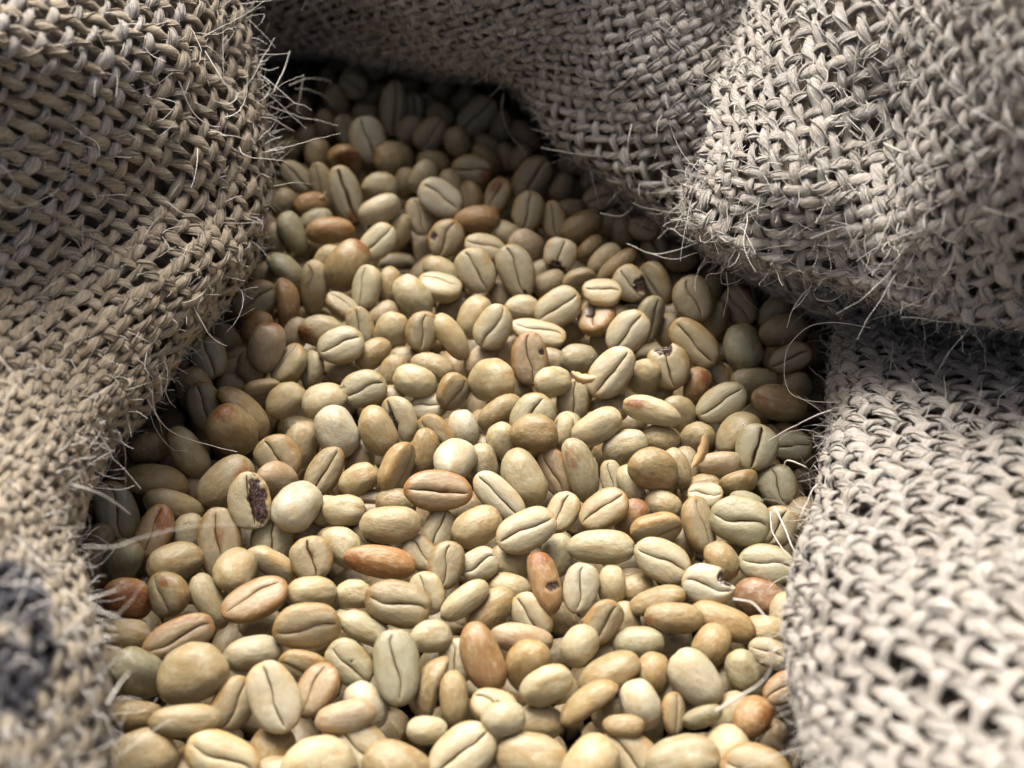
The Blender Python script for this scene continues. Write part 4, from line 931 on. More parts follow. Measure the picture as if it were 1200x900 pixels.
(5.83,-52.35,2.71,0.244,-0.562,-0.785,-0.095,5.6,2.67,1.76,'o',160,'stain:.8,0,-.4,.6 slot:-.2,.2,-.8,.3','tapered orange bean with a black slot in its side'),
(10.59,-11.17,-1.65,0.26,-0.751,-0.573,-0.202,3.91,2.85,1.88,'p',180,'','small cream bean, back up, second one right of the round tan bean'),
(16.05,-14.23,1.91,0.367,-0.893,-0.221,-0.14,5.26,3.13,2.07,'p',180,'','cream bean, back up, slanting up to the right, below the largest white bean'),
(21.45,-16.67,-0.81,0.366,-0.914,-0.146,-0.098,4.49,3.13,2.07,'p',180,'','cream bean, back up, level, above left of the plump shiny tan bean'),
(26.68,-10.82,3.01,0.504,-0.85,0.152,-0.024,5.92,2.68,1.77,'p',165,'stain:-.62,-.3,-.75,.42','long cream bean with a rust-red spot on its left end'),
(32.94,-7.19,-1.54,0.46,-0.773,0.311,0.305,4.25,3.22,2.12,'n',180,'','buff bean, back up, right of the rust-spotted cream bean'),
(42.64,-13.55,-0.02,0.317,0.879,0.124,0.334,4.88,4.69,3.09,'n',-100,'','buff bean, lying on its edge, above left of the wide-creased grey bean'),
(45.73,-20.01,2.5,0.744,0.246,-0.295,0.546,4.51,3.9,2.57,'g',0,'wide','greyish bean with a wide dark open crease near the lower right fold'),
(12.99,-24.91,1.32,0.382,-0.447,-0.795,-0.152,6.33,3.07,2.02,'n',150,'stain:.4,-.5,-.5,.35','buff bean, back up, below right of the round tan bean'),
(18.32,-24.99,-0.34,0.639,0.226,-0.292,0.675,3.36,2.04,1.35,'p',0,'','small cream bean, crease up, left of the plump shiny tan bean'),
(21.92,-27.21,0.02,0.161,-0.516,-0.775,-0.326,3.85,2.23,1.47,'p',180,'','small cream bean, back up, below left of the plump shiny tan bean'),
(26.11,-26.61,3.37,0.399,-0.877,0.029,0.267,5.17,3.92,2.59,'t',180,'','plump round tan bean shining above the red-ended bean'),
(30.85,-23.76,0.53,0.185,-0.545,-0.742,-0.345,4.08,2.25,1.48,'n',180,'','small buff bean, back up, right of the plump shiny tan bean'),
(28.87,-13.82,-1.87,0.386,-0.921,0.036,0.032,3.9,2.85,1.88,'n',180,'','small buff bean, back up, above the plump shiny tan bean'),
(35.35,-13.29,-2.91,0.386,-0.742,-0.364,-0.41,4.19,3.18,2.1,'n',180,'','buff bean, back up, below right of the rust-spotted cream bean'),
(38.77,-22.54,0.31,0.593,-0.794,-0.052,-0.12,4.34,2.54,1.68,'k',150,'stain:-.1,.2,-.6,.2','pinkish bean, back up, above left of the kidney-shaped bean'),
(41.86,-27.12,0.23,0.857,-0.471,-0.199,-0.066,3.68,3.31,2.18,'t',100,'','small kidney-shaped tan bean with a hollow upper edge'),
(49.66,-25.12,-2.6,0.531,0.126,-0.353,0.76,4.1,3.48,2.3,'g',0,'','greenish grey bean, crease up, right of the kidney-shaped bean'),
(35.09,-25.96,-2.95,0.349,-0.908,-0.161,-0.169,4.09,2.87,1.89,'t',180,'','tan bean, back up, left of the kidney-shaped bean'),
(35.29,-30.19,-0.1,0.986,0.152,-0.053,-0.042,3.3,2.75,1.82,'p',25,'','small cream bean, crease up, left of the kidney-shaped bean'),
(33.04,-38.27,1.05,0.502,0.366,-0.048,0.782,5.32,3.13,2.06,'t',-40,'','tan bean, lying on its edge, left of the large grey-green bean'),
(40.59,-38.45,3,0.9,0.4,-0.025,-0.171,5.48,4.39,2.89,'g',-5,'','large grey-green bean with a level crease, facing up'),
(42.76,-31.24,-0.1,0.379,-0.908,0.174,0.045,3.3,1.8,1.19,'g',180,'','small greenish grey bean, back up, below right of the kidney-shaped bean'),
(47.88,-36.28,-1.4,0.827,0.263,-0.247,0.43,3.96,3.37,2.22,'n',0,'','buff bean, crease up, right of the large grey-green bean'),
(53.68,-14.53,-2.7,0.921,0.377,-0.088,-0.041,3.9,2.95,1.95,'g',0,'','small greenish grey bean, crease up, right of the wide-creased grey bean'),
(27.53,-31.77,-0.48,0.35,-0.913,0.208,-0.043,3.6,2.6,1.72,'n',180,'','small buff bean, back up, level, above right of the red-ended bean'),
(16.69,-34.75,1.2,0.943,0.13,-0.194,0.238,4.78,3.54,2.34,'t',25,'','tan bean, crease up, left of the red-ended bean'),
(21.65,-34.49,-1.4,0.306,-0.799,-0.451,-0.253,3.9,2.85,1.88,'o',180,'stain:.7,0,-.5,.5','bean with a red-brown upper end half hidden under its neighbours'),
(25.43,-39.25,1.4,0.745,0.653,-0.049,0.126,4.79,3.49,2.31,'t',-42,'','tan bean, lying on its edge, level, right of the red-ended bean'),
(15.24,-44.37,2.5,0.344,-0.935,0.034,-0.083,6.16,2.97,1.96,'p',180,'','long smooth cream bean with dark specks lying level'),
(25.75,-47.81,2.94,0.907,0.342,0.035,-0.242,5.03,3.6,2.37,'p',0,'','cream bean with a wavy brown crease slanting across its face'),
(36.72,-45.96,1.23,0.218,-0.419,-0.874,-0.113,3.73,2.89,1.91,'t',150,'','tan bean, back up, above right of the notched white bean'),
(44.37,-46.02,-0.13,0.949,0.281,-0.033,-0.14,5.03,3.43,2.27,'g',8,'','greenish flat bean with a curved dark split touching the lower right fold'),
(-18.93,-56.79,2.8,0.922,0.359,0.078,-0.125,5.75,3.91,2.58,'t',-5,'','large tan-green bean with a slanting crease, above the tall grey-white bean'),
(-14.16,-53.46,1.2,0.558,0.116,-0.388,0.724,3.83,2.9,1.92,'p',20,'','cream bean, crease up, right of the large slant-creased bean'),
(-7.89,-55.89,2.12,0.381,-0.869,-0.315,-0.025,4.85,2.33,1.54,'p',170,'','cream bean, back up, above the long orange-brown bean'),
(-3.63,-55.83,-0.72,0.285,-0.877,-0.38,-0.075,4.89,2.8,1.85,'t',180,'','tan bean, back up, above the long orange-brown bean'),
(-0.37,-49.63,-2.7,0.33,-0.94,0.085,0.02,3.9,2.85,1.88,'n',180,'','small buff bean, back up, left of the black-slotted orange bean'),
(3.47,-55.91,-1.92,0.458,0.065,-0.432,0.774,4.34,3.29,2.17,'p',20,'','cream bean, crease up, below the black-slotted orange bean'),
(1.77,-62.08,-0.1,0.32,-0.942,0.045,0.087,5.34,2.52,1.66,'k',180,'','pinkish bean, back up, above right of the long orange-brown bean'),
(-4.88,-68.03,2.67,0.192,-0.524,-0.788,-0.259,6.09,3.38,2.23,'o',180,'','long smooth orange-brown bean, pointed at its upper end'),
(2.47,-68.64,1.03,0.376,-0.658,-0.533,-0.376,4.71,3.57,2.36,'t',180,'','tan bean, back up, above left of the bright slanting bean'),
(5.48,-73.84,2.96,0.524,-0.817,-0.238,-0.049,4.4,3.11,2.05,'p',150,'','bright smooth cream bean slanting up beside the round tan bean pair'),
(-24.11,-60.55,0.81,0.067,-0.962,0.127,0.23,5.17,2.53,1.67,'p',-150,'','cream bean, back up, above right of the black-dotted greenish bean'),
(-13.31,-62.96,1.71,0.314,-0.943,-0.105,0.025,3.55,2.72,1.8,'p',180,'','small cream bean, back up, above right of the tall grey-white bean'),
(-18.66,-70.02,3.15,0.64,0.237,-0.198,0.704,6.22,3.8,2.51,'g',0,'','tall grey-white bean standing upright with a straight central crease'),
(-13.62,-71.53,-0.31,0.254,0.766,0.29,0.515,5.54,3.17,2.09,'t',-100,'','tan bean, lying on its edge, below right of the tall grey-white bean'),
(-9.13,-74.8,1.34,0.279,-0.633,-0.708,-0.144,4.41,2.29,1.51,'t',170,'','tan bean, back up, below left of the long orange-brown bean'),
(-26.53,-67.03,-0.07,0.375,0.139,-0.337,0.853,4.54,3.27,2.16,'g',10,'hole:.05,-.3,.4,.08','greenish bean with a black dot beside its slanting crease'),
(-23.41,-74.9,-0.54,0.217,-0.406,-0.848,-0.262,4.25,3.16,2.09,'w',180,'','whitish bean, back up, below the black-dotted greenish bean'),
(-25.94,-79.97,3.82,0.296,-0.949,-0.105,0.001,4.69,2.56,1.69,'k',180,'','pinkish bean, back up, below the black-dotted greenish bean'),
(-2.88,-75.99,0.18,0.984,0.034,0.096,-0.143,4.05,3.21,2.12,'n',30,'hole:.1,.05,.4,.14','buff bean, crease up, below the long orange-brown bean'),
(-1.24,-81.19,5.06,0.29,-0.953,-0.08,-0.039,3.59,2.71,1.79,'p',180,'','cream bean, back up, below left of the bright slanting bean'),
(-8.91,-65.33,-1.9,0.632,0.104,-0.35,0.684,3.91,2.95,1.95,'p',20,'','small cream bean, crease up, left of the long orange-brown bean'),
(4.33,-76.85,-2.28,0.29,-0.956,-0.01,0.039,3.91,2.86,1.89,'n',180,'','small buff bean, back up, below the bright slanting bean'),
(-13.16,-80.68,1.2,0.287,-0.958,-0.012,0.014,3.3,2.23,1.47,'p',180,'','small cream bean, back up, below right of the tall grey-white bean'),
(-27.19,-52.24,-0.56,0.331,-0.942,-0.026,0.05,3.31,2.45,1.62,'p',180,'','small cream bean, back up, below left of the half-scorched bean'),
(11.65,-52.31,1.2,0.745,0.247,-0.224,0.578,4.41,3.1,2.04,'w',0,'','whitish bean, crease up, right of the black-slotted orange bean'),
(17.15,-51.83,1.2,0.257,-0.646,-0.65,-0.309,3.61,2.44,1.61,'p',180,'','small cream bean, back up, below the speckled long bean'),
(24.34,-55.56,2.08,0.073,-0.983,-0.051,-0.16,5.04,2.4,1.58,'t',-150,'','tan bean, back up, above left of the orange-tipped smooth bean'),
(26.96,-59.83,2.51,0.327,-0.944,0.029,0.025,5.04,2.56,1.69,'t',180,'stain:-.8,.2,-.4,.35','smooth tan bean with an orange left tip, lying level'),
(33.34,-52.89,2.5,0.934,0.337,-0.032,-0.113,4.52,3.55,2.34,'w',0,'notch','flat white bean with a broken notch in its upper end'),
(35.33,-59.24,1.15,0.169,-0.964,0.199,0.056,5.73,2.85,1.88,'t',-160,'stain:.9,-.2,0,.3','tan bean, back up, below right of the notched white bean'),
(42.62,-52.16,-1.98,0.34,-0.928,0.153,-0.007,4.58,3.41,2.25,'r',180,'','reddish brown bean half buried beside the lower right fold'),
(33,-64.2,1.23,0.202,-0.828,-0.494,-0.171,3.83,3.08,2.03,'t',180,'','tan bean, back up, below right of the orange-tipped smooth bean'),
(29.53,-72.01,2.5,0.091,-0.417,-0.85,-0.307,5.31,3.52,2.32,'w',180,'','large smooth grey-white bean at the lower right of the heap'),
(37.32,-69.43,1.2,0.158,-0.575,-0.738,-0.316,3.42,2.67,1.76,'g',180,'','small greenish grey bean, back up, above the glossy orange bean'),
(22.78,-69.73,1.21,0.189,-0.75,-0.599,-0.207,3.56,2.76,1.82,'t',180,'','tan bean, back up, left of the large grey-white smooth bean'),
(15.39,-69.56,1.07,0.242,0.941,0.072,0.224,5.55,3.89,2.57,'t',-115,'','tan bean, lying on its edge, above right of the banana-curved bean'),
(11.78,-76.01,2.63,0.204,0.928,0.156,0.27,5.41,2.79,1.84,'t',-120,'','long curved bean like a banana near the bottom edge'),
(10.98,-65.32,2.5,0.234,-0.836,-0.479,-0.126,3.68,2.96,1.96,'p',180,'nub','knobbly round bean with a nub on top, pale and shiny'),
(14.86,-60.3,2.32,0.761,0.444,-0.078,0.467,4.05,3.08,2.03,'t',-25,'','tan bean, crease up, above right of the nubbed bean'),
(20.71,-63.23,0.21,0.313,-0.946,0.034,-0.078,4.4,2.73,1.8,'g',180,'','greenish grey bean, back up, below left of the orange-tipped smooth bean'),
(20.4,-76.1,1.62,0.172,-0.515,-0.784,-0.302,4.21,3.13,2.07,'w',180,'','whitish bean, back up, right of the banana-curved bean'),
(25.51,-76.33,-0.51,0.593,0.4,-0.002,0.698,3.31,2.2,1.45,'t',-40,'','small tan bean, lying on its edge, below left of the large grey-white smooth bean'),
(30,-78.64,1.7,0.506,-0.848,-0.157,-0.023,3.3,1.77,1.17,'g',150,'','small greenish grey bean, back up, below the large grey-white smooth bean'),
(38.43,-77.57,1.3,0.063,-0.868,-0.486,0.075,3.89,2.95,1.94,'o',180,'stain:0,.6,-.5,.6','glossy orange bean with a pale patch at the bottom right'),
(43.35,-72.03,-0.1,0.908,0.254,-0.179,0.282,3.3,2.3,1.52,'o',0,'','small orange-brown bean, crease up, above right of the glossy orange bean'),
(42.22,-64.9,-0.1,0.924,0.32,-0.023,-0.206,3.3,2.36,1.55,'n',0,'orangecrease','small buff bean, crease up, below the reddish buried bean'),
(42.51,-59.79,-1.4,0.317,-0.942,0.049,-0.098,3.9,2.85,1.88,'n',180,'','small buff bean, back up, below the reddish buried bean'),
(17.25,-80.86,2.62,0.287,-0.956,0.025,-0.051,3.28,1.88,1.24,'t',180,'','small tan bean, back up, below right of the banana-curved bean'),
(27.01,-72.48,-2.71,0.317,-0.881,0.334,0.11,3.92,2.85,1.88,'n',180,'','small buff bean, back up, below left of the large grey-white smooth bean'),
(35.15,-75.8,-1.4,0.22,-0.845,-0.444,-0.204,3.9,2.85,1.88,'n',180,'','small buff bean, back up, left of the glossy orange bean'),
(16.51,-74.52,-2.7,0.279,-0.925,-0.224,-0.125,3.9,2.85,1.88,'n',180,'','small buff bean, back up, below right of the banana-curved bean'),
(19.15,-57.51,-2.28,0.215,-0.608,-0.703,-0.3,3.92,2.86,1.89,'n',180,'','small buff bean, back up, upright, above right of the nubbed bean'),
(21.03,-50.61,-1.84,0.327,-0.926,-0.129,-0.139,3.91,2.85,1.88,'n',180,'','small buff bean, back up, level, below left of the wavy-creased bean'),
(46.59,-56.13,-0.81,0.137,-0.711,-0.642,-0.251,3.89,2.84,1.87,'p',180,'','small cream bean, back up, below right of the reddish buried bean'),
(-65.72,-53.83,-0.36,0.473,-0.855,0.034,0.211,4.35,3.69,2.43,'o',160,'stain:0,0,-.7,.9','blurred russet bean under loose fibres by the left fold'),
(-58.03,-53.67,1.46,0.56,0.066,-0.5,0.657,4.01,3.97,2.62,'t',45,'stain:.5,-.5,.4,.3','small bean with two orange spots on its cut side'),
(-51.25,-54.26,-0.1,0.371,-0.352,-0.859,-0.022,5.28,2.63,1.73,'n',150,'','buff bean, back up, slanting up to the left, right of the two-spotted bean'),
(-43.09,-56.61,2.65,0.969,0.048,-0.068,0.235,5.75,3.64,2.4,'o',35,'','flat bean with a deep orange rim, tilted like a plate'),
(-34.07,-53.56,1.51,0.329,-0.936,-0.088,0.089,4.52,2.8,1.85,'p',180,'','cream bean, back up, above the two-toned bean'),
(-33.95,-61.79,3.37,0.881,0.465,0.062,0.058,5.65,3.82,2.52,'t',-18,'','two-toned bean, tan above and cream below its level crease'),
(-55.11,-62.41,1.2,0.885,0.408,0.063,0.212,6.22,3.16,2.08,'o',-10,'','tan-orange flat bean with a long dark level crease near the left fold'),
(-42.6,-65.88,1.16,0.318,-0.941,-0.106,0.048,4.9,2.74,1.81,'p',180,'','cream bean, back up, above left of the upright pale flat bean'),
(-51.28,-71.68,3.4,0.339,-0.899,-0.274,-0.049,5.83,4.7,3.1,'n',180,'','biggest egg-like pale bean at the lower left'),
(-60.14,-70.26,1.2,0.464,-0.093,-0.825,-0.31,5.15,3.9,2.58,'g',180,'','greenish grey bean, back up, left of the biggest egg-like bean'),
(-59.2,-77.27,-0.1,0.289,-0.943,-0.075,0.148,4.22,2.44,1.61,'t',180,'','tan bean, back up, below left of the biggest egg-like bean'),
(-50.36,-81.31,4.85,0.289,-0.95,-0.059,0.105,5.45,2.54,1.68,'n',180,'','buff bean, back up, below the biggest egg-like bean'),
(-37.3,-76.62,4.4,0.498,0.226,-0.206,0.812,5.72,3.96,2.61,'w',0,'','large pale flat bean standing upright, crease to the viewer, at the bottom'),
(-44.89,-74.2,-1,0.735,0.433,0.016,0.522,4.62,3.47,2.29,'t',-20,'','tan bean, crease up, left of the upright pale flat bean'),
(-34.24,-67.44,-0.13,0.809,0.561,0.072,-0.159,4.17,2.99,1.97,'t',-35,'','tan bean, crease up, below the two-toned bean'),
(-31.03,-73.54,1.2,0.855,0.07,-0.226,0.462,4.6,3.41,2.25,'o',30,'','orange-brown bean, crease up, below left of the black-dotted greenish bean'),
(-64.88,-59.47,-2.7,0.318,-0.942,-0.055,0.092,3.9,2.85,1.88,'n',180,'','small buff bean, back up, below the blurred russet bean'),
(-56.9,-86.01,1.83,0.3,-0.927,-0.221,0.035,5.65,4.17,2.75,'n',180,'','buff bean, back up, below left of the biggest egg-like bean'),
(-43.93,-86.92,3.04,0.936,0.246,0.155,-0.198,5.88,4.01,2.65,'p',0,'','cream bean, crease up, below left of the upright pale flat bean'),
(-37.88,-82.95,-2.68,0.3,-0.753,-0.569,-0.141,5.24,3.86,2.55,'t',180,'','tan bean, back up, below the upright pale flat bean'),
(-29.52,-86.93,1.87,0.278,-0.951,-0.124,0.052,5.77,4.03,2.66,'p',180,'','cream bean, back up, below right of the upright pale flat bean'),
(-22.78,-83.75,-1.43,0.381,0.158,-0.234,0.88,5.48,4.11,2.71,'n',0,'','buff bean, crease up, below the tall grey-white bean'),
(-17.25,-87.82,1.67,0.267,-0.948,0.142,0.1,5.62,3.88,2.56,'t',180,'','tan bean, back up, below the tall grey-white bean'),
(-7.66,-84.84,0.91,0.919,0.188,-0.111,0.328,5.69,4.1,2.71,'p',10,'','cream bean, crease up, below the long orange-brown bean'),
(2.77,-85.52,0.99,0.276,-0.957,0.089,0.013,5.81,3.92,2.59,'n',180,'','buff bean, back up, below the bright slanting bean'),
(12.11,-87.41,2,0.206,-0.845,-0.478,-0.12,5.36,4.02,2.65,'p',180,'','cream bean, back up, below the banana-curved bean'),
(18.3,-83.54,-1.52,0.894,0.274,0.063,-0.348,5.35,3.84,2.53,'t',0,'','tan bean, crease up, below right of the banana-curved bean'),
(26.17,-86.27,1.2,0.264,-0.958,-0.105,-0.049,5.79,4.04,2.67,'n',180,'','buff bean, back up, below the large grey-white smooth bean'),
(33.78,-83.64,-1.07,0.111,-0.651,-0.711,-0.239,5.2,3.83,2.53,'p',180,'','cream bean, back up, below left of the glossy orange bean'),
(37.2,-88.13,1.58,0.936,0.283,-0.024,-0.209,5.62,4.01,2.65,'t',0,'','tan bean, crease up, below the glossy orange bean'),
(-3.14,-86.7,-3.45,0.208,-0.736,-0.623,-0.165,5.73,4.23,2.79,'p',180,'','cream bean, back up, upright, below left of the bright slanting bean'),
(-50.59,-86.65,-3.11,0.25,-0.8,-0.546,0,5.73,4.23,2.79,'t',180,'','tan bean, back up, below the biggest egg-like bean'),
(-36.07,-88.31,-1.86,0.273,-0.961,-0.032,0.032,5.67,4.19,2.76,'n',180,'','buff bean, back up, below the upright pale flat bean'),
]
FILL = [
(-46.43,96.7,-1.89,0.418,-0.587,-0.611,-0.329,3.89,2.84,1.88),(-51.22,95.51,-4.93,0.407,-0.76,-0.492,-0.12,3.91,2.86,1.89),(-24.74,106.01,-2.86,0.554,0.336,-0.35,0.677,3.9,2.85,1.88),
(-53.24,64.61,-2.78,0.428,-0.756,-0.469,-0.158,3.9,2.85,1.88),(-25.43,74.39,-4,0.437,-0.698,-0.486,-0.291,3.9,2.85,1.88),(-6.06,90.76,-4,0.092,-0.245,-0.856,-0.445,3.9,2.85,1.88),
(-36.75,126.15,-4,0.482,-0.853,-0.201,0.022,4.95,3.79,2.5),(-26.01,126.15,-4,0.496,-0.864,-0.085,-0.012,4.37,3.2,2.11),(-18.59,116.56,-4,0.46,-0.803,-0.343,-0.161,4.29,3.43,2.26),
(-12.63,111.39,-4,0.489,-0.833,-0.2,-0.165,4.53,3.11,2.05),(-2.67,98.42,-4,0.38,-0.665,-0.558,-0.319,4.96,3.03,2),(-36.22,114.82,-5.44,0.483,-0.838,-0.239,-0.083,5.14,3.43,2.26),
(-53.82,106.32,-4,0.301,-0.417,-0.768,-0.382,4.2,3.08,2.03),(-56.01,87.95,-4,0.468,-0.861,-0.197,0.027,4.58,2.97,1.96),(-27.49,117.09,-4,0.49,-0.871,-0.011,0.035,3.9,2.85,1.88),
(-23.27,109.86,-4,0.841,0.477,-0.096,0.236,3.9,2.85,1.88),(-36.85,104.82,-4,0.48,-0.871,-0.039,0.09,3.9,2.85,1.88),(-45.52,129.43,-4,0.495,-0.804,-0.298,-0.14,4.4,3.22,2.13),
(-48.67,120.78,-4,0.438,-0.701,-0.514,-0.231,3.9,2.88,1.9),(13.91,63.66,-4,0.459,-0.883,0.049,0.089,3.9,2.85,1.88),(11.91,72.64,-4,0.413,-0.758,-0.418,-0.284,3.91,3.13,2.07),
(29.09,64.08,-4,0.444,-0.891,-0.087,-0.032,4.35,2.85,1.88),(19.4,76.15,-4,0.388,-0.772,-0.435,-0.255,3.9,2.85,1.88),(14.75,82.43,-4,0.466,-0.881,0.035,-0.073,3.9,2.85,1.88),
(3.45,94.56,-4,0.198,-0.372,-0.796,-0.434,4.92,3.01,1.98),(-1.2,86.25,-4.61,0.339,-0.547,-0.659,-0.39,3.91,2.86,1.89),(2.23,84.11,-3.38,0.415,-0.76,-0.432,-0.254,3.89,2.84,1.87),
(25.48,55.45,-3.74,0.29,-0.642,-0.622,-0.342,3.89,2.85,1.88),(22.99,58.67,-4.26,0.404,-0.828,-0.328,-0.208,3.91,2.85,1.88),(-27.18,24.13,-2.76,0.402,-0.874,-0.273,-0.021,3.9,2.85,1.88),
(-45.26,18.3,-3.06,0.403,-0.768,-0.47,-0.163,3.91,2.86,1.88),(-60.09,18.05,-4,0.211,-0.446,-0.826,-0.271,3.95,2.99,1.97),(-56.51,12.97,-5.3,0.398,-0.869,-0.293,0.027,3.93,2.87,1.89),
(-57.86,8.99,-4.93,0.405,-0.904,-0.122,0.063,3.92,2.87,1.89),(-56.7,5.31,-5.48,0.389,-0.906,0.024,0.164,3.92,2.87,1.89),(-21.52,11.7,-4.24,0.406,-0.911,-0.027,0.062,3.92,2.87,1.89),
(-25.09,-1.18,-3.32,0.404,-0.898,-0.154,-0.081,3.91,2.86,1.89),(-53.97,52.73,-4.09,0.384,-0.604,-0.642,-0.274,3.9,2.85,1.88),(-54.93,38.71,-4,0.432,-0.833,-0.337,-0.071,3.9,2.85,1.88),
(-35.11,8.35,-4.22,0.403,-0.915,-0.002,0.006,3.9,2.85,1.88),(-12.68,29.68,-5.49,0.386,-0.854,-0.339,-0.079,3.92,2.87,1.89),(8.58,9.43,-2.84,0.395,-0.881,0.242,0.092,3.9,2.85,1.88),
(0.56,1.89,-3.67,0.392,-0.903,0.158,0.072,3.91,2.86,1.89),(11.83,22.63,-5.49,0.441,-0.822,-0.123,-0.339,4.31,3.27,2.16),(19.14,17.44,-5.82,0.295,-0.64,-0.624,-0.337,3.93,2.87,1.9),
(8.2,35.12,-3,0.412,-0.873,-0.229,-0.124,3.91,2.86,1.88),(5.96,40.39,-4.49,0.426,-0.834,-0.274,-0.219,3.91,2.86,1.89),(-2.53,32.84,-5.19,0.304,-0.638,-0.641,-0.299,3.92,2.86,1.89),
(47.72,37.22,-4,0.424,-0.893,-0.033,-0.145,3.9,2.85,1.88),(32.87,50.97,-5.68,0.529,0.215,-0.389,0.724,3.93,3.24,2.14),(37.85,44.78,-4,0.437,-0.897,0.021,-0.055,3.9,2.85,1.88),
(35.59,26.36,-4.11,0.42,-0.905,0.022,-0.054,3.9,2.85,1.88),(33.06,21.12,-4.59,0.258,-0.657,-0.628,-0.329,3.91,2.86,1.89),(57.02,3.03,-4,0.359,-0.892,-0.199,-0.189,3.9,2.85,1.88),
(29.15,2.34,-5.06,0.337,-0.794,-0.428,-0.27,3.92,2.86,1.89),(61.2,27.06,-4,0.391,-0.871,-0.179,-0.24,3.9,2.85,1.88),(43.67,34.26,-4,0.253,-0.724,-0.575,-0.284,3.9,2.85,1.88),
(-74.74,-38.08,-4,0.355,-0.724,-0.584,-0.095,3.9,2.85,1.88),(-74.33,-43.53,-4,0.367,-0.534,-0.73,-0.216,3.9,2.85,1.88),(-60.64,-23.67,-6.04,0.336,-0.68,-0.634,-0.151,3.93,2.88,1.9),
(-65.45,-16.7,-5.71,0.399,-0.66,-0.602,-0.207,3.93,2.87,1.89),(-37.29,-35.13,-4.78,0.35,-0.934,-0.031,0.061,3.91,2.86,1.89),(-3.82,-17.81,-4.63,0.292,-0.574,-0.695,-0.321,3.93,2.87,1.9),
(-26.21,-28.58,-4.08,0.98,0.192,0.041,0.029,3.92,2.97,1.96),(-9.08,-29.56,-4,0.35,-0.9,-0.249,-0.078,3.9,2.85,1.88),(-29.09,-16.47,-4.98,0.357,-0.68,-0.591,-0.248,3.92,2.86,1.89),
(-4.41,-12.91,-4.93,0.378,-0.925,0.017,-0.042,3.91,2.86,1.89),(32.79,-20.85,-1.88,0.161,-0.631,-0.702,-0.289,3.91,2.86,1.89),(30.22,-39.3,-3.24,0.248,-0.661,-0.628,-0.326,3.91,2.86,1.89),
(39.95,-39.08,-4,0.347,-0.938,0.01,-0.002,3.9,2.85,1.88),(25.57,-25.01,-4,0.364,-0.931,-0.006,0.026,3.9,2.85,1.88),(44.28,-18.94,-4,0.372,-0.928,0.006,-0.003,3.9,2.85,1.88),
(53,-31.4,-4,0.246,-0.836,-0.437,-0.223,3.9,2.85,1.88),(-28.92,-57.59,-4,0.307,-0.698,-0.616,-0.198,3.9,2.85,1.88),(26.33,-60.49,-4,0.315,-0.949,0.018,-0.022,3.9,2.85,1.88),
(35.04,-68.26,-4,0.244,-0.834,-0.436,-0.236,3.9,2.85,1.88),(14.7,-63.19,-2.84,0.31,-0.946,0.033,-0.082,3.92,2.87,1.89),(29.79,-49.77,-4,0.286,-0.815,-0.43,-0.262,3.9,2.85,1.88),
(-45.44,-67.85,-2.22,0.302,-0.935,-0.148,0.115,3.91,2.86,1.89),(-66.77,-65.5,-4,0.288,-0.622,-0.719,-0.12,3.9,2.85,1.88),(-43.14,-56.01,-4,0.318,-0.937,-0.06,0.131,3.9,2.85,1.88),
(-77.6,-45.1,-12.9,0.47,0.1,0.43,0.76,5.57,4.09,2.73),(-80.1,-36.5,-13.8,0.24,-0.04,0.96,-0.16,5.25,3.86,2.57),(-78.2,-30,-13,0.04,0.29,0.33,0.9,4.93,3.63,2.42),(-78.2,-22.8,-13.6,0.4,-0.39,0.83,-0.03,5.03,3.7,2.47),
(-79.4,-14.9,-12.4,0.03,0.42,0.15,-0.89,5.03,3.7,2.47),(-79.2,-7.2,-12.5,0.75,0.14,-0.62,-0.18,4.93,3.63,2.42),(-77.5,0.7,-13.9,0.2,-0.57,0.75,0.26,5.78,4.25,2.83),
(-73.1,-70.1,-13.6,0.34,-0.22,-0.06,0.91,5.78,4.25,2.83),(-70.1,-63.1,-15.5,0.55,-0.22,-0.79,-0.13,4.93,3.63,2.42),(-72.3,-57.6,-13.1,0.31,-0.42,0.33,0.79,5.62,4.13,2.76),
(-70.9,-49.7,-13,0.72,0.09,-0.36,-0.58,5.62,4.13,2.76),(-71.2,-40.3,-13.6,0.09,0.79,0.01,-0.61,5.62,4.13,2.76),(-70.7,-32.8,-13.9,0.07,-0.38,0.41,0.83,5.67,4.17,2.78),(-71.8,-26.6,-13.5,0.04,0.67,-0.58,0.46,5.3,3.9,2.6),
(-71.4,-18.5,-12.2,0.3,0.79,0.04,0.53,4.82,3.55,2.37),(-71.5,-11.6,-13.6,0.13,0.06,0.91,-0.4,5.78,4.25,2.83),(-72.1,-4.3,-11.6,0.52,-0.61,0.52,-0.28,4.98,3.67,2.44),(-69.9,2.4,-13.1,0.22,-0.58,-0.74,0.26,4.82,3.55,2.37),
(-73.6,10,-15.2,0.04,0.73,0.67,-0.09,5.3,3.9,2.6),(-72.7,18.4,-12,0.13,0.55,0.74,0.36,5.67,4.17,2.78),(-72.2,26.5,-14.2,0.56,0.51,-0.59,-0.29,4.82,3.55,2.37),(-70,33.7,-13.4,0.35,0.5,-0.06,0.79,4.88,3.59,2.39),
(-71.3,136.2,-15.1,0.09,0.93,-0.16,0.31,5.78,4.25,2.83),(-65.2,-82.3,-12.7,0.3,-0.02,0.63,-0.72,5.19,3.82,2.55),(-63.6,-75.3,-13.5,0.09,0.49,-0.04,-0.87,5.25,3.86,2.57),
(-65.6,-68.5,-11.5,0.59,-0.48,-0.4,0.52,5.78,4.25,2.83),(-64.8,-59.5,-12,0.28,0.88,-0.3,0.25,4.98,3.67,2.44),(-64.1,-51.9,-12.3,0.46,0.61,-0.4,-0.51,4.77,3.51,2.34),(-64.7,-43.7,-12.1,0.94,0.23,0.19,-0.14,5.09,3.74,2.5),
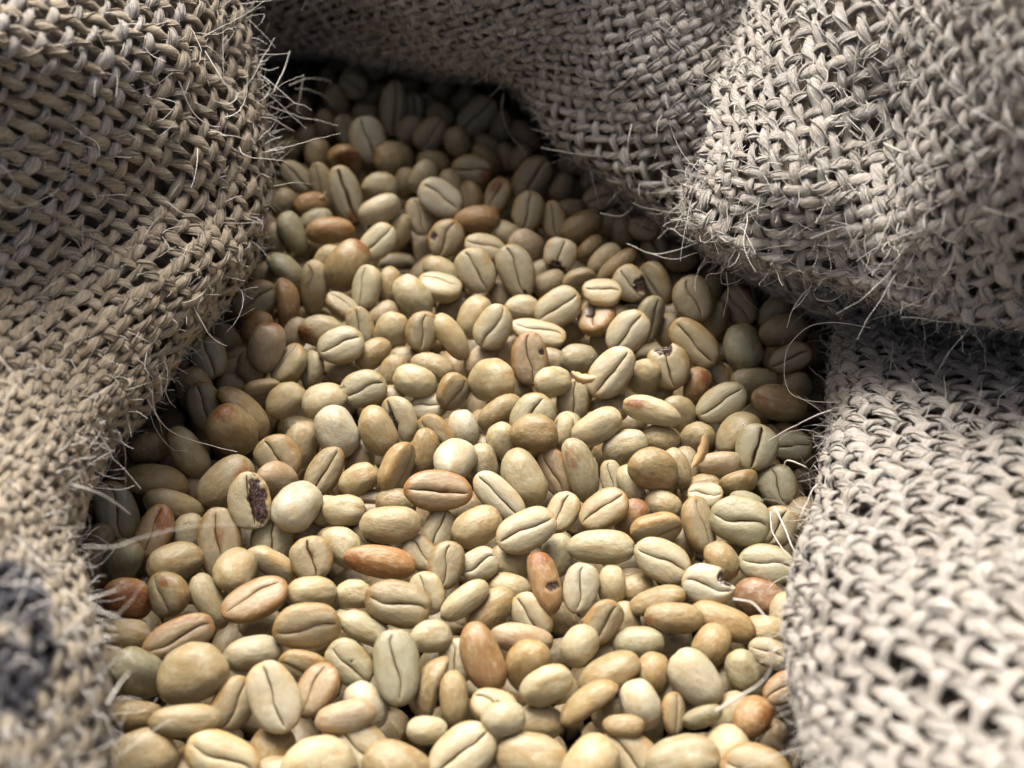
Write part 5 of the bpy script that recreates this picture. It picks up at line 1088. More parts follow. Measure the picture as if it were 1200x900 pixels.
(-65.2,-38,-13.5,0,0.94,-0.17,-0.29,5.09,3.74,2.5),(-63.3,-30.6,-11.7,0.2,-0.59,-0.66,0.42,5.57,4.09,2.73),(-64.8,-22.5,-12.5,0.34,-0.32,-0.83,-0.32,5.51,4.06,2.7),(-66.4,-16.4,-14.3,0.8,0.03,0.59,0.12,4.98,3.67,2.44),
(-65.3,-6.6,-13.2,0.07,-0.15,-0.37,0.91,4.88,3.59,2.39),(-63.4,3.1,-13.9,0.44,0.61,-0.14,0.65,5.41,3.98,2.65),(-65.9,8.6,-11.3,0.85,0.02,-0.45,-0.27,5.62,4.13,2.76),(-63.5,14.8,-12.7,0,0.36,0.83,0.44,5.3,3.9,2.6),
(-67.7,22.3,-13.2,0.74,-0.04,0.67,0.04,5.72,4.21,2.81),(-63.7,28.7,-15.4,0.87,0.12,0.17,-0.45,5.62,4.13,2.76),(-63.8,36.8,-11.8,0.63,-0.36,-0.03,0.69,5.19,3.82,2.55),(-65.2,44.9,-12.8,0.09,0.67,0.43,-0.6,5.51,4.06,2.7),
(-62.8,81.2,-12.4,0.4,0.5,0.49,0.6,4.93,3.63,2.42),(-64.2,89.7,-13.9,0.11,-0.28,-0.2,-0.93,5.14,3.78,2.52),(-65.2,96.1,-14.6,0.08,0.2,0.88,-0.43,5.57,4.09,2.73),(-65.6,101.7,-12.7,0.12,0.02,0.86,0.49,5.41,3.98,2.65),
(-65.7,109.2,-12.8,0.72,-0.31,-0.6,0.17,4.93,3.63,2.42),(-62.4,116.2,-12.6,0.48,0.49,0.48,0.55,5.51,4.06,2.7),(-62.7,125,-12.9,0.27,-0.65,0.26,0.66,5.83,4.29,2.86),(-63.1,132.1,-13.3,0.38,0.12,-0.88,-0.24,5.09,3.74,2.5),
(-63.9,139.7,-12.6,0.2,0.47,-0.84,0.19,5.41,3.98,2.65),(-58,-85.3,-13.1,0.32,-0.3,-0.34,-0.83,5.46,4.02,2.68),(-56,-77.2,-13.6,0.52,0.41,0.5,-0.56,5.14,3.78,2.52),(-57.8,-70.6,-13,0.97,-0.1,-0.19,0.08,5.03,3.7,2.47),
(-55.8,-61.4,-14,0.87,-0.13,0.46,-0.1,5.51,4.06,2.7),(-57,-54.4,-13,0.78,-0.43,0.44,0.13,5.3,3.9,2.6),(-57.1,-48.3,-13.5,0.14,0.13,-0.69,0.7,5.41,3.98,2.65),(-58,-39.4,-13.6,0.28,0.85,0.22,0.4,5.09,3.74,2.5),
(-55.8,-32.5,-12,0.2,-0.27,-0.85,-0.4,5.09,3.74,2.5),(-57,-24.4,-13,0.35,0.65,0.63,0.24,5.67,4.17,2.78),(-52.9,-16.4,-14.7,0.16,0.76,-0.57,-0.26,5.09,3.74,2.5),(-59.6,-12.4,-12.9,0.19,0.64,0.73,-0.18,5.46,4.02,2.68),
(-57.5,-5.6,-12.7,0.48,-0.53,0.51,0.47,5.03,3.7,2.47),(-56.3,3.3,-11.9,0.77,0.1,-0.27,-0.57,5.57,4.09,2.73),(-55.3,12.6,-12.7,0.63,0.5,0.08,-0.59,5.14,3.78,2.52),(-57.6,19,-14,0.27,0.7,-0.35,0.56,5.83,4.29,2.86),
(-57.4,26.8,-12.7,0.06,0.79,0.61,-0.03,5.67,4.17,2.78),(-58.6,34.9,-13.3,0.67,-0.02,0.62,-0.4,5.09,3.74,2.5),(-55.7,40.9,-12.8,0.59,-0.05,-0.73,0.34,5.46,4.02,2.68),(-56.6,47.6,-13.2,0.5,0.81,0.17,-0.25,5.35,3.94,2.63),
(-54.7,55,-14.1,0.74,0.27,0.26,0.56,5.14,3.78,2.52),(-57.4,62.1,-12.4,0.83,0.08,0.56,-0.06,5.62,4.13,2.76),(-57.2,69.5,-12.5,0.36,0.82,0.41,-0.17,5.3,3.9,2.6),(-58.3,76.2,-13.3,0.65,-0.62,-0.37,0.24,5.51,4.06,2.7),
(-57.5,84.5,-13.1,0.46,-0.32,-0.15,-0.81,5.09,3.74,2.5),(-56.9,92.2,-12.3,0.68,0.45,-0.47,0.34,5.09,3.74,2.5),(-55.5,100.6,-12.2,0.42,0.4,-0.62,-0.53,5.41,3.98,2.65),
(-57.8,107.2,-12.7,0.35,0.89,0.28,-0.01,4.93,3.63,2.42),(-56.3,114.3,-12.3,0.62,0.68,0.27,0.29,4.82,3.55,2.37),(-57.8,121.4,-12.6,0.63,0.19,0.69,0.31,5.51,4.06,2.7),(-55.5,129.2,-13.2,0.5,-0.48,-0.7,-0.17,5.09,3.74,2.5),
(-56.9,138.4,-14.1,0.68,0.53,0.49,0.11,5.03,3.7,2.47),(-48.6,-82.4,-13,0.25,-0.07,0.27,-0.93,5.78,4.25,2.83),(-48.9,-74.6,-13.2,0.04,0.92,0,0.38,5.09,3.74,2.5),(-51.3,-66.8,-11.8,0.67,0.05,0.72,0.15,5.67,4.17,2.78),
(-48.6,-58.9,-13.6,0,0.08,-0.19,-0.98,4.98,3.67,2.44),(-50,-52.4,-15.7,0.44,-0.67,-0.59,0.13,5.14,3.78,2.52),(-50.5,-44.1,-13.3,0.51,-0.3,0.24,0.77,5.51,4.06,2.7),(-48.8,-37.4,-12.1,0.28,-0.59,-0.33,0.69,5.03,3.7,2.47),
(-51,-29.1,-13.9,0.16,0.25,0.93,0.2,4.93,3.63,2.42),(-49.5,-23.2,-12.4,0.63,0.12,-0.68,0.36,5.35,3.94,2.63),(-49,-14.8,-10.6,0.09,0.41,-0.85,-0.32,5.51,4.06,2.7),(-50.7,-6.8,-12.9,0.29,-0.86,0.12,0.39,5.03,3.7,2.47),
(-51.4,-0.3,-13.2,0.55,0.06,0.8,-0.24,5.83,4.29,2.86),(-50.6,6.5,-13.8,0.35,-0.13,0.72,0.58,5.19,3.82,2.55),(-49.1,13.2,-12.9,0.63,0.18,-0.73,-0.21,5.03,3.7,2.47),(-51.2,23.4,-9.2,0.39,-0.92,-0.08,-0.04,5.09,3.74,2.5),
(-48.7,28.4,-11.7,0.64,0.37,0.33,-0.59,4.98,3.67,2.44),(-50.3,35.9,-12.6,0.35,0.53,0.77,0.05,4.88,3.59,2.39),(-49.9,44.4,-12.7,0.19,-0.32,0.6,0.71,5.25,3.86,2.57),(-49.9,50.5,-12.5,0.04,-0.82,0.19,-0.54,4.98,3.67,2.44),
(-48.3,58.6,-12.9,0.78,0.01,-0.46,-0.44,5.67,4.17,2.78),(-49.8,65.8,-13.3,0.8,-0.48,0.19,0.31,5.46,4.02,2.68),(-49.6,73.3,-13.5,0.08,0.7,0.71,-0.06,4.88,3.59,2.39),(-50.2,81,-12.4,0.17,-0.46,0.78,-0.39,5.25,3.86,2.57),
(-50.3,88.9,-11.9,0.25,-0.3,0.03,-0.92,4.88,3.59,2.39),(-49.8,95.8,-14.2,0.48,-0.17,0.56,-0.65,5.78,4.25,2.83),(-49.1,103.1,-10.8,0.12,0.44,-0.51,-0.73,5.46,4.02,2.68),
(-51.2,110.5,-13.7,0.49,0.69,-0.52,-0.1,5.14,3.78,2.52),(-47.6,116.9,-13.2,0.91,0.03,-0.26,0.32,4.88,3.59,2.39),(-49.1,125.3,-13.2,0.71,-0.25,-0.4,0.52,5.19,3.82,2.55),(-50.1,133.2,-12.8,0.21,0.08,0.83,0.51,5.3,3.9,2.6),
(-50,141.1,-12.2,0.58,-0.31,-0.54,0.53,5.62,4.13,2.76),(-40.8,-85.6,-13.6,0.26,-0.58,0.43,-0.64,5.62,4.13,2.76),(-41.1,-77.2,-12.7,0.05,0.93,0.15,-0.34,5.35,3.94,2.63),
(-43.7,-70,-12.1,0.66,0.72,-0.2,-0.02,5.62,4.13,2.76),(-42.4,-63.7,-12.3,0.3,0.2,-0.23,0.91,5.72,4.21,2.81),(-40.8,-56.5,-12.7,0.75,-0.23,0.61,-0.04,5.03,3.7,2.47),(-44.3,-49.4,-12,0.57,-0.54,-0.16,-0.59,5.57,4.09,2.73),
(-42.5,-40.9,-13.6,0.7,0.55,0.32,0.31,5.51,4.06,2.7),(-43.9,-33.4,-13.1,0.84,0.06,-0.53,0.05,5.72,4.21,2.81),(-42.8,-25.2,-12.1,0.31,0.14,-0.94,-0.09,5.35,3.94,2.63),
(-40.9,-18.4,-12.6,0.88,-0.34,0.29,0.15,5.25,3.86,2.57),(-42.5,-10.7,-13.2,0.37,0.33,-0.27,-0.82,5.67,4.17,2.78),(-43,-2.4,-12.4,0.52,-0.82,0.24,0.06,5.72,4.21,2.81),(-42.9,4.5,-10.8,0.15,0.27,-0.34,0.89,5.72,4.21,2.81),
(-43.3,9.4,-13.5,0.24,-0.79,-0.53,-0.18,5.57,4.09,2.73),(-41.4,17.5,-13.4,0.21,0.21,0.96,-0.01,5.14,3.78,2.52),(-43.8,23.3,-11.4,0.88,-0.16,-0.03,0.45,5.25,3.86,2.57),
(-42.4,33.2,-11.9,0.17,-0.13,-0.44,-0.87,5.62,4.13,2.76),(-42.3,40.3,-11.3,0.95,0.06,0.21,-0.24,5.67,4.17,2.78),(-42.8,46.8,-15.1,0.21,-0.33,0.77,-0.51,5.35,3.94,2.63),
(-41.7,54.8,-12.4,0.48,0.59,-0.53,-0.38,5.03,3.7,2.47),(-42.9,63.5,-15,0.36,0.28,0.89,-0.02,5.14,3.78,2.52),(-43.5,68.8,-11.5,0.07,-0.58,-0.75,0.31,5.19,3.82,2.55),(-41.8,77.1,-12.8,0.79,-0,-0.51,-0.34,5.41,3.98,2.65),
(-43.3,84.6,-14.6,0.43,-0.08,-0.05,-0.9,4.77,3.51,2.34),(-40.9,91.1,-12.6,0.78,0.54,0.23,-0.21,4.82,3.55,2.37),(-42.3,99.8,-12.9,0.28,0.77,0.44,-0.36,5.67,4.17,2.78),(-42.4,106.8,-13,0.12,-0.54,0.64,0.54,5.09,3.74,2.5),
(-42,113.3,-13,0.77,0.13,0.56,-0.27,5.57,4.09,2.73),(-42.1,121.8,-12.5,0.39,0.55,-0.48,-0.56,5.03,3.7,2.47),(-42.4,128.9,-14.9,0.07,-0.22,0.97,0.06,4.98,3.67,2.44),(-42,136.6,-12.3,0.21,-0.3,-0.24,0.9,5.57,4.09,2.73),
(-33.6,-82.1,-11.5,0.25,0.39,0.53,-0.71,5.67,4.17,2.78),(-34.2,-74.2,-12.4,0.46,-0.42,-0.69,0.37,5.46,4.02,2.68),(-35.1,-67.6,-14.9,0.22,-0.21,0.49,-0.82,5.25,3.86,2.57),
(-33.4,-59.7,-13.5,0.94,-0.17,-0.01,0.29,5.14,3.78,2.52),(-35.6,-52.8,-11.9,0.31,-0.08,-0.03,0.95,5.51,4.06,2.7),(-34.6,-45.3,-11.8,0.1,0.82,0.24,-0.51,5.67,4.17,2.78),
(-34.9,-37.4,-13.7,0.43,0.3,-0.13,0.84,5.35,3.94,2.63),(-35.8,-29.7,-12.5,0.21,-0.87,0.01,-0.45,5.14,3.78,2.52),(-35.3,-23.7,-12.2,0.17,-0.23,-0.43,-0.86,5.09,3.74,2.5),
(-33.3,-14.9,-13.2,0.65,0.4,-0.52,-0.39,5.35,3.94,2.63),(-36.4,-7.9,-12.6,0.44,0.58,0.53,0.44,4.98,3.67,2.44),(-35.5,-0.6,-13.4,0.61,-0.65,0.44,-0.09,4.77,3.51,2.34),
(-34.1,6.3,-13.7,0.31,-0.22,0.66,-0.64,4.93,3.63,2.42),(-34.4,12,-13.6,0.89,0.43,-0,0.14,4.82,3.55,2.37),(-32.4,24.4,-13.1,0.73,0.24,-0.12,-0.63,5.14,3.78,2.52),(-37.4,28,-12.2,0.04,-0.4,0.06,0.91,5.62,4.13,2.76),
(-34.3,35,-12.7,0.41,0.45,0.56,0.56,5.78,4.25,2.83),(-34.3,44.4,-11.6,0.21,-0.93,-0.23,-0.2,5.09,3.74,2.5),(-34.1,51.5,-12.7,0.3,-0.52,0.13,0.79,5.19,3.82,2.55),(-35.2,57.8,-12.7,0.48,0.74,0.32,0.33,5.83,4.29,2.86),
(-37.3,65.9,-11.3,0.71,-0.3,0.49,-0.41,5.57,4.09,2.73),(-35.5,73.6,-13.4,0.29,0.29,-0.77,0.49,5.62,4.13,2.76),(-36.8,80.8,-13.3,0.24,-0.51,-0.31,0.76,5.51,4.06,2.7),(-34.8,87.5,-13.2,0.3,0.35,0.73,-0.5,5.57,4.09,2.73),
(-35.7,94.7,-10.7,0.1,0.47,0.76,0.45,4.98,3.67,2.44),(-34.5,102.5,-13.2,0.42,0.06,-0.23,0.88,5.62,4.13,2.76),(-36,110,-13.9,0.34,-0.23,0.91,-0,5.19,3.82,2.55),(-36.5,117.1,-12.7,0.24,-0.45,-0.39,-0.77,5.67,4.17,2.78),
(-36.6,124.7,-11.7,0.43,0.49,-0.74,-0.17,5.51,4.06,2.7),(-34.4,133.7,-12.8,0.52,-0.46,0.71,-0.14,5.78,4.25,2.83),(-34.6,142.2,-13.8,0.05,0.01,-0.15,-0.99,5.57,4.09,2.73),
(-27.1,-85.7,-14.8,0.74,-0.12,-0.13,0.65,5.25,3.86,2.57),(-27,-78.3,-11.5,0.25,0.35,-0.11,-0.9,5.25,3.86,2.57),(-28.8,-71.2,-11.5,0.49,0.6,0.14,0.61,5.41,3.98,2.65),(-25.6,-64.1,-12.5,0.16,0.24,0.94,0.16,5.03,3.7,2.47),
(-26.1,-56.1,-11.4,0.11,0.34,0.75,-0.55,5.72,4.21,2.81),(-28.1,-47.5,-12.7,0.67,0.39,-0.62,0.09,5.03,3.7,2.47),(-28.4,-40.3,-13.2,0.39,-0.84,-0.24,0.29,4.93,3.63,2.42),
(-28.1,-33.1,-12.9,0.16,-0.22,-0.82,0.5,5.35,3.94,2.63),(-25.7,-27.1,-12.1,0.53,0.29,0.46,0.66,5.67,4.17,2.78),(-29,-19.8,-12.2,0.31,-0.75,-0.03,0.58,5.19,3.82,2.55),(-28.5,-12.5,-13.4,0.33,-0.25,-0.74,0.52,5.3,3.9,2.6),
(-28.5,-4.8,-13.5,0.85,-0.04,0.24,-0.46,5.19,3.82,2.55),(-27.9,3.7,-13.2,0.01,-0.38,-0.04,-0.92,5.46,4.02,2.68),(-26.5,10.6,-12.3,0.12,0.52,0.44,0.72,5.25,3.86,2.57),
(-29.2,17.9,-14.7,0.13,0.09,-0.34,-0.93,5.46,4.02,2.68),(-26.4,25.5,-14.3,0.83,-0.34,-0.43,-0.05,5.78,4.25,2.83),(-26.8,33.5,-11.8,0.33,0.32,0.7,-0.54,5.46,4.02,2.68),
(-28.7,39.6,-13.6,0.77,0.56,-0.31,0.04,4.77,3.51,2.34),(-28.4,47.5,-13.9,0.03,-0.53,0.85,-0.05,5.72,4.21,2.81),(-27,55.3,-14.8,0.92,0.38,0.13,0.03,4.98,3.67,2.44),(-27.7,62.4,-12.2,0.57,0.08,0.82,-0.02,5.67,4.17,2.78),
(-26.6,71.3,-14,0.08,0.38,-0.9,-0.21,5.62,4.13,2.76),(-28.9,77.7,-13.3,0.42,0.9,-0.03,0.14,4.98,3.67,2.44),(-26.9,84.8,-12.8,0.58,-0.36,0.17,-0.71,5.09,3.74,2.5),(-28.4,92.3,-12.4,0.29,-0.34,0.25,0.86,5.67,4.17,2.78),
(-28,99,-12,0.71,0.62,0.23,0.24,5.19,3.82,2.55),(-29.3,106.5,-13.6,0.38,-0.69,0.15,-0.6,5.25,3.86,2.57),(-26.5,114,-13.1,0.11,-0.73,0.67,-0.11,5.78,4.25,2.83),(-29.5,122.3,-12.6,0.93,-0.24,-0.25,0.1,5.78,4.25,2.83),
(-28.8,129.8,-12.3,0.57,0.56,-0.1,0.6,5.72,4.21,2.81),(-29,135.6,-14.7,0.8,0.08,-0.4,0.43,5.46,4.02,2.68),(-19.7,-83.2,-11.9,0.73,-0.63,0.09,0.25,5.14,3.78,2.52),(-20.7,-75.8,-10.3,0.43,-0.35,-0.63,0.54,5.41,3.98,2.65),
(-22,-69.6,-15.4,0.07,0.55,-0.83,0.08,5.72,4.21,2.81),(-20.8,-59.4,-15.5,0.27,-0.26,0.93,0.04,5.78,4.25,2.83),(-19.3,-51.4,-13.4,0.57,-0.09,-0.17,-0.8,4.88,3.59,2.39),(-23,-44.1,-11,0.48,-0.84,-0.1,-0.23,5.51,4.06,2.7),
(-18.7,-38.6,-12.8,0.38,0.52,-0.53,-0.55,4.98,3.67,2.44),(-19.1,-31.3,-13.5,0.86,0.37,0.28,0.21,5.62,4.13,2.76),(-19.9,-23.1,-13.6,0.22,0.95,-0.22,-0.06,5.35,3.94,2.63),
(-21.7,-13.8,-14.6,0.31,-0.73,-0.51,0.34,5.51,4.06,2.7),(-18.6,-8.2,-11.3,0.51,0.47,-0.59,-0.42,5.14,3.78,2.52),(-20.5,-0.1,-13.4,0.09,0.45,0.64,0.61,4.82,3.55,2.37),(-20.3,7,-12.6,0.12,-0.24,0.51,-0.81,5.51,4.06,2.7),
(-22.4,13.4,-13.4,0.87,0.36,-0.35,-0.03,5.09,3.74,2.5),(-21,21.4,-11.7,0.34,0.58,-0.31,0.67,5.3,3.9,2.6),(-18.7,29.7,-12.9,0.32,-0.63,-0.7,0.08,5.67,4.17,2.78),(-20.9,36.3,-14.8,0.07,0.2,0.31,-0.93,5.3,3.9,2.6),
(-21,42.3,-12.5,0.75,0.6,-0.24,0.15,5.41,3.98,2.65),(-19.5,50.5,-12.2,0.38,-0.88,-0.3,-0.03,4.93,3.63,2.42),(-19.5,59.1,-13.4,0.3,-0.49,-0.76,-0.31,5.03,3.7,2.47),(-22.2,65.2,-13.4,0.55,0.38,0.16,0.72,5.14,3.78,2.52),
(-19.2,73,-13.1,0.43,-0.19,-0.88,0.04,4.88,3.59,2.39),(-20.5,79.8,-14.4,0.57,-0.31,0.76,0.04,4.93,3.63,2.42),(-20.8,87.3,-12.7,0.1,-0.71,0.4,0.58,5.41,3.98,2.65),(-21.1,96.9,-11.7,0.44,0.2,0.72,-0.51,5.62,4.13,2.76),
(-22,103.9,-14.1,0.68,-0.28,-0.43,0.52,5.03,3.7,2.47),(-18,109.6,-12.5,0.62,-0.4,-0.45,0.5,5.41,3.98,2.65),(-20.9,117.4,-13.5,0.84,0.11,-0.51,0.12,4.82,3.55,2.37),(-20.1,125.2,-11.9,0.21,-0.9,-0.27,0.28,5.62,4.13,2.76),
(-22,134.7,-12.9,0.51,-0.61,0.29,0.54,4.82,3.55,2.37),(-20.5,140.3,-12.4,0.67,-0.37,0.63,0.15,5.19,3.82,2.55),(-12.9,-85.3,-13.5,0.06,-0.39,0.79,0.47,5.41,3.98,2.65),
(-13.1,-79.5,-13.3,0.63,0.74,0.15,-0.2,4.93,3.63,2.42),(-13.6,-72,-11.8,0.57,-0.68,-0.15,0.44,4.77,3.51,2.34),(-14,-64.5,-13.3,0.25,0.36,-0.36,0.82,5.51,4.06,2.7),(-12.4,-56.8,-12.8,0.17,-0.4,0.64,-0.63,5.83,4.29,2.86),
(-13.5,-48.6,-11.6,0.95,-0.07,0.11,-0.29,5.51,4.06,2.7),(-13.1,-41.3,-13.9,0.62,0.2,-0.09,0.75,4.88,3.59,2.39),(-13,-34.3,-13.5,0.62,0.53,-0.06,0.57,4.98,3.67,2.44),
(-11.9,-27.3,-12,0.53,-0.34,-0.31,-0.71,5.35,3.94,2.63),(-13.1,-19.3,-12.5,0.49,-0.41,0.76,-0.05,5.25,3.86,2.57),(-13.3,-12.2,-14.6,0.74,0.17,-0.13,0.64,5.72,4.21,2.81),
(-12.9,-3,-13,0.49,-0.69,-0.32,-0.42,5.03,3.7,2.47),(-14.6,3.6,-11.4,0.06,0.95,-0.2,-0.24,5.72,4.21,2.81),(-14.1,12.3,-13.3,0.1,-0.13,0.65,0.74,5.19,3.82,2.55),(-12.8,18.6,-12.8,0.18,-0.49,-0.46,0.72,5.62,4.13,2.76),
(-13.7,25.6,-11.8,0.55,0.68,0.48,-0.08,5.19,3.82,2.55),(-13.1,33,-11.9,0.81,0.12,0.32,0.48,5.25,3.86,2.57),(-13.6,40.3,-12.6,0.17,-0.7,0.37,0.59,5.19,3.82,2.55),(-14.3,47.1,-12.8,0.55,-0.43,-0.63,-0.34,4.93,3.63,2.42),
(-13.9,56.2,-13,0.49,0.04,0.47,-0.73,5.67,4.17,2.78),(-14.8,63.3,-12.8,0.06,0.32,0.29,-0.9,5.14,3.78,2.52),(-11.7,69.3,-12.8,0.01,-0.32,-0.8,0.52,5.46,4.02,2.68),(-13.5,76.5,-13.3,0.64,-0.41,0.05,-0.65,4.88,3.59,2.39),
(-12,83.5,-11.5,0.66,-0.06,-0.58,0.47,5.35,3.94,2.63),(-12.9,90.1,-13.7,0.08,-0.27,0.02,0.96,4.88,3.59,2.39),(-13.8,98.2,-14.1,0.41,-0.65,0.11,-0.63,5.62,4.13,2.76),(-11.7,105.8,-14.5,0.92,0.34,0.11,0.14,5.35,3.94,2.63),
(-12.5,114.2,-13.8,0.27,-0.5,-0.3,-0.77,5.46,4.02,2.68),(-14.2,120.6,-11.2,0.53,-0.02,0.81,0.25,5.19,3.82,2.55),(-12.2,129.4,-13.3,0.06,0.63,-0.45,0.63,5.72,4.21,2.81),
(-14.1,136.2,-12.7,0.25,-0.5,-0.07,0.83,5.83,4.29,2.86),(-5.8,-83.2,-12,0.56,-0.56,-0.59,0.17,5.19,3.82,2.55),(-6.3,-75.1,-13.1,0.14,0.95,-0.29,-0.05,5.51,4.06,2.7),(-6.8,-66.7,-12.2,0.09,0.32,-0.09,0.94,5.62,4.13,2.76),
(-6.2,-59.9,-14,0.23,-0.5,-0.83,-0.05,4.93,3.63,2.42),(-5.4,-50.6,-13,0.42,0.25,0.87,0.03,5.51,4.06,2.7),(-5.9,-43.9,-13.5,0.17,-0.12,0.88,-0.42,5.03,3.7,2.47),(-5.7,-37.6,-13,0.23,0.27,0.8,-0.47,4.77,3.51,2.34),
(-3.7,-30.8,-13.3,0.13,0.85,0.05,0.51,5.78,4.25,2.83),(-5.6,-22.3,-12.6,0.76,0.21,0.19,0.59,5.25,3.86,2.57),(-6.6,-14.5,-10.8,0.06,0.16,0.43,0.89,5.67,4.17,2.78),(-6.6,-7.7,-13.7,0.86,-0.3,0.36,0.21,5.72,4.21,2.81),
(-5.4,-1.9,-11.9,0.36,0.2,0.74,0.53,5.72,4.21,2.81),(-7,5.6,-13.4,0.06,0.61,0.24,0.75,4.77,3.51,2.34),(-5.2,14.7,-13.5,0.79,-0.34,-0.09,0.5,5.41,3.98,2.65),(-7.3,21.8,-10.8,0.01,-0.64,-0.76,-0.14,5.25,3.86,2.57),
(-5.5,29.1,-12.2,0.93,-0.06,-0.34,0.08,5.35,3.94,2.63),(-6.6,36.7,-12,0.57,0.51,-0.23,0.6,4.93,3.63,2.42),(-6.3,42.3,-12.5,0.39,-0.38,-0.46,-0.71,5.57,4.09,2.73),(-8,50.4,-12.4,0.69,-0.2,-0.35,0.6,5.57,4.09,2.73),
(-5.1,58.3,-14.4,0.28,0.01,0.72,-0.63,5.62,4.13,2.76),(-4.4,65.1,-12.1,0.48,-0.3,-0.65,-0.51,5.62,4.13,2.76),(-7,73.5,-12.8,0.21,-0.81,-0.09,-0.54,5.25,3.86,2.57),(-5.8,80.5,-13.4,0.82,0.31,0.45,-0.15,5.46,4.02,2.68),
(-6,88.5,-11.9,0.63,0.6,0.15,0.46,5.62,4.13,2.76),(-5.8,96.7,-12.4,0.09,-0.2,0.4,0.89,4.82,3.55,2.37),(-7.1,103.1,-12.6,-0,0.11,-0.17,0.98,4.77,3.51,2.34),(-5.7,111.9,-12.4,0.54,0.69,-0.13,0.47,5.51,4.06,2.7),
(-6.7,119.4,-10.6,0.84,0.02,-0.05,0.53,5.72,4.21,2.81),(-7.6,124.1,-14.3,0.07,-0.62,0.78,0.07,5.35,3.94,2.63),(-5.3,133.3,-14.1,0.46,0.06,-0.84,0.28,5.19,3.82,2.55),(-6.7,141.8,-11.8,0.71,0.63,0.25,0.19,5.41,3.98,2.65),
(2.8,-88.5,-11.6,0.01,-0.68,0.61,-0.4,5.72,4.21,2.81),(0.6,-80,-13.1,0.72,-0.12,0.53,-0.43,5.67,4.17,2.78),(0.8,-71.3,-14.1,0.14,-0.91,0.08,-0.38,5.67,4.17,2.78),(1,-64.3,-12.4,0.87,-0.34,0.01,-0.36,5.35,3.94,2.63),
(0.1,-57.3,-11.8,0.3,0.36,-0.7,0.53,5.41,3.98,2.65),(1.1,-49.6,-12.9,0.86,-0.13,-0.26,0.41,5.72,4.21,2.81),(1.2,-40.8,-12.4,0.65,-0.4,-0.63,0.14,5.03,3.7,2.47),(1.9,-34.6,-14.1,0.03,0.24,0.28,-0.93,4.98,3.67,2.44),
(4.1,-26.7,-11.4,0.26,0.96,-0,0.08,5.3,3.9,2.6),(0.8,-17.3,-16.3,0.36,-0.87,-0.31,-0.15,5.78,4.25,2.83),(0.2,-10.5,-12.8,0.09,-0.42,-0.32,-0.85,5.03,3.7,2.47),(3.4,-3.9,-11.2,0.81,-0.02,-0.25,0.53,5.19,3.82,2.55),
(-0.3,4.4,-12.5,0.2,0.44,0.46,-0.74,5.67,4.17,2.78),(1.7,9.4,-13.4,0.32,0.24,0.84,0.37,5.41,3.98,2.65),(1.4,18.1,-13.5,0.4,-0.71,0.39,-0.44,5.51,4.06,2.7),(-0.5,25.9,-14,0.03,-0.16,0.46,0.87,5.41,3.98,2.65),
(0.7,32.5,-13.8,0.06,0.2,0.97,-0.13,5.62,4.13,2.76),(0.6,40.3,-12.7,0.29,-0.58,-0.12,0.75,5.19,3.82,2.55),(0.1,48.2,-12.6,0.03,-0.35,0.89,-0.3,5.78,4.25,2.83),(0.8,55.2,-13.5,0.75,-0.5,-0.28,-0.33,5.62,4.13,2.76),
(2.7,63.2,-12.3,0.77,-0.13,-0.58,-0.21,5.62,4.13,2.76),(0.8,69.5,-11.8,0.23,0.38,0.62,-0.64,5.72,4.21,2.81),(2,77.2,-13.6,0.1,-0.61,-0.76,-0.2,4.88,3.59,2.39),(1.6,85.7,-14,0.54,-0.17,-0.76,-0.32,4.88,3.59,2.39),
(0.8,92.8,-13.4,0.01,0.29,-0.17,-0.94,5.09,3.74,2.5),(2.3,100.2,-12.7,0.1,0.37,-0.4,0.83,5.35,3.94,2.63),(-0,106.2,-13.1,0.01,-0.9,0.11,-0.43,5.19,3.82,2.55),(0.6,114.9,-12.4,0.59,0.53,-0.42,-0.45,5.14,3.78,2.52),
(2.4,121.5,-13,0.19,0.17,0.9,0.35,5.78,4.25,2.83),(1.6,128.1,-13,0.08,-0.72,-0.4,-0.55,5.03,3.7,2.47),(0.2,136,-13,0.38,-0.74,0.55,-0.12,5.41,3.98,2.65),(9.7,-86.2,-15.2,0.95,-0.29,0.1,-0.03,4.82,3.55,2.37),
(6.7,-77.1,-13.4,0.61,-0.27,-0.39,0.63,5.14,3.78,2.52),(8.3,-69.7,-13,0.34,0.59,-0.5,0.54,5.09,3.74,2.5),(8,-63.4,-12.5,0.17,0.32,0.72,0.59,5.19,3.82,2.55),(8,-55.4,-13.8,0.31,0.1,0.94,-0.07,5.03,3.7,2.47),
(9,-48.8,-12.6,0.24,-0.51,-0.25,-0.78,5.41,3.98,2.65),(7.6,-42.2,-13.5,0.67,0.35,0.27,-0.6,5.14,3.78,2.52),(9.3,-33.7,-12.8,0.52,-0.53,0.43,-0.5,5.72,4.21,2.81),(8.9,-24.2,-16.1,0.51,-0.6,-0.45,0.42,4.88,3.59,2.39),
(6.4,-19.6,-11.7,0.2,0.98,0.02,-0.06,5.3,3.9,2.6),(8.7,-12,-13,0.64,-0.49,0.46,-0.38,4.88,3.59,2.39),(9.4,-3.5,-13.5,0.32,-0.03,0.19,0.93,4.98,3.67,2.44),(7.3,4.1,-13.3,0.55,0.69,-0,0.47,5.3,3.9,2.6),
(7.5,11.9,-14,0.72,0.63,-0.21,0.18,5.35,3.94,2.63),(7.7,18.8,-14.5,0.94,-0.07,0.32,-0.11,4.93,3.63,2.42),(9,24.6,-12.8,0.53,-0.74,-0.25,-0.34,5.35,3.94,2.63),(9.3,30.4,-14,0.25,-0.35,0.89,0.13,5.14,3.78,2.52),
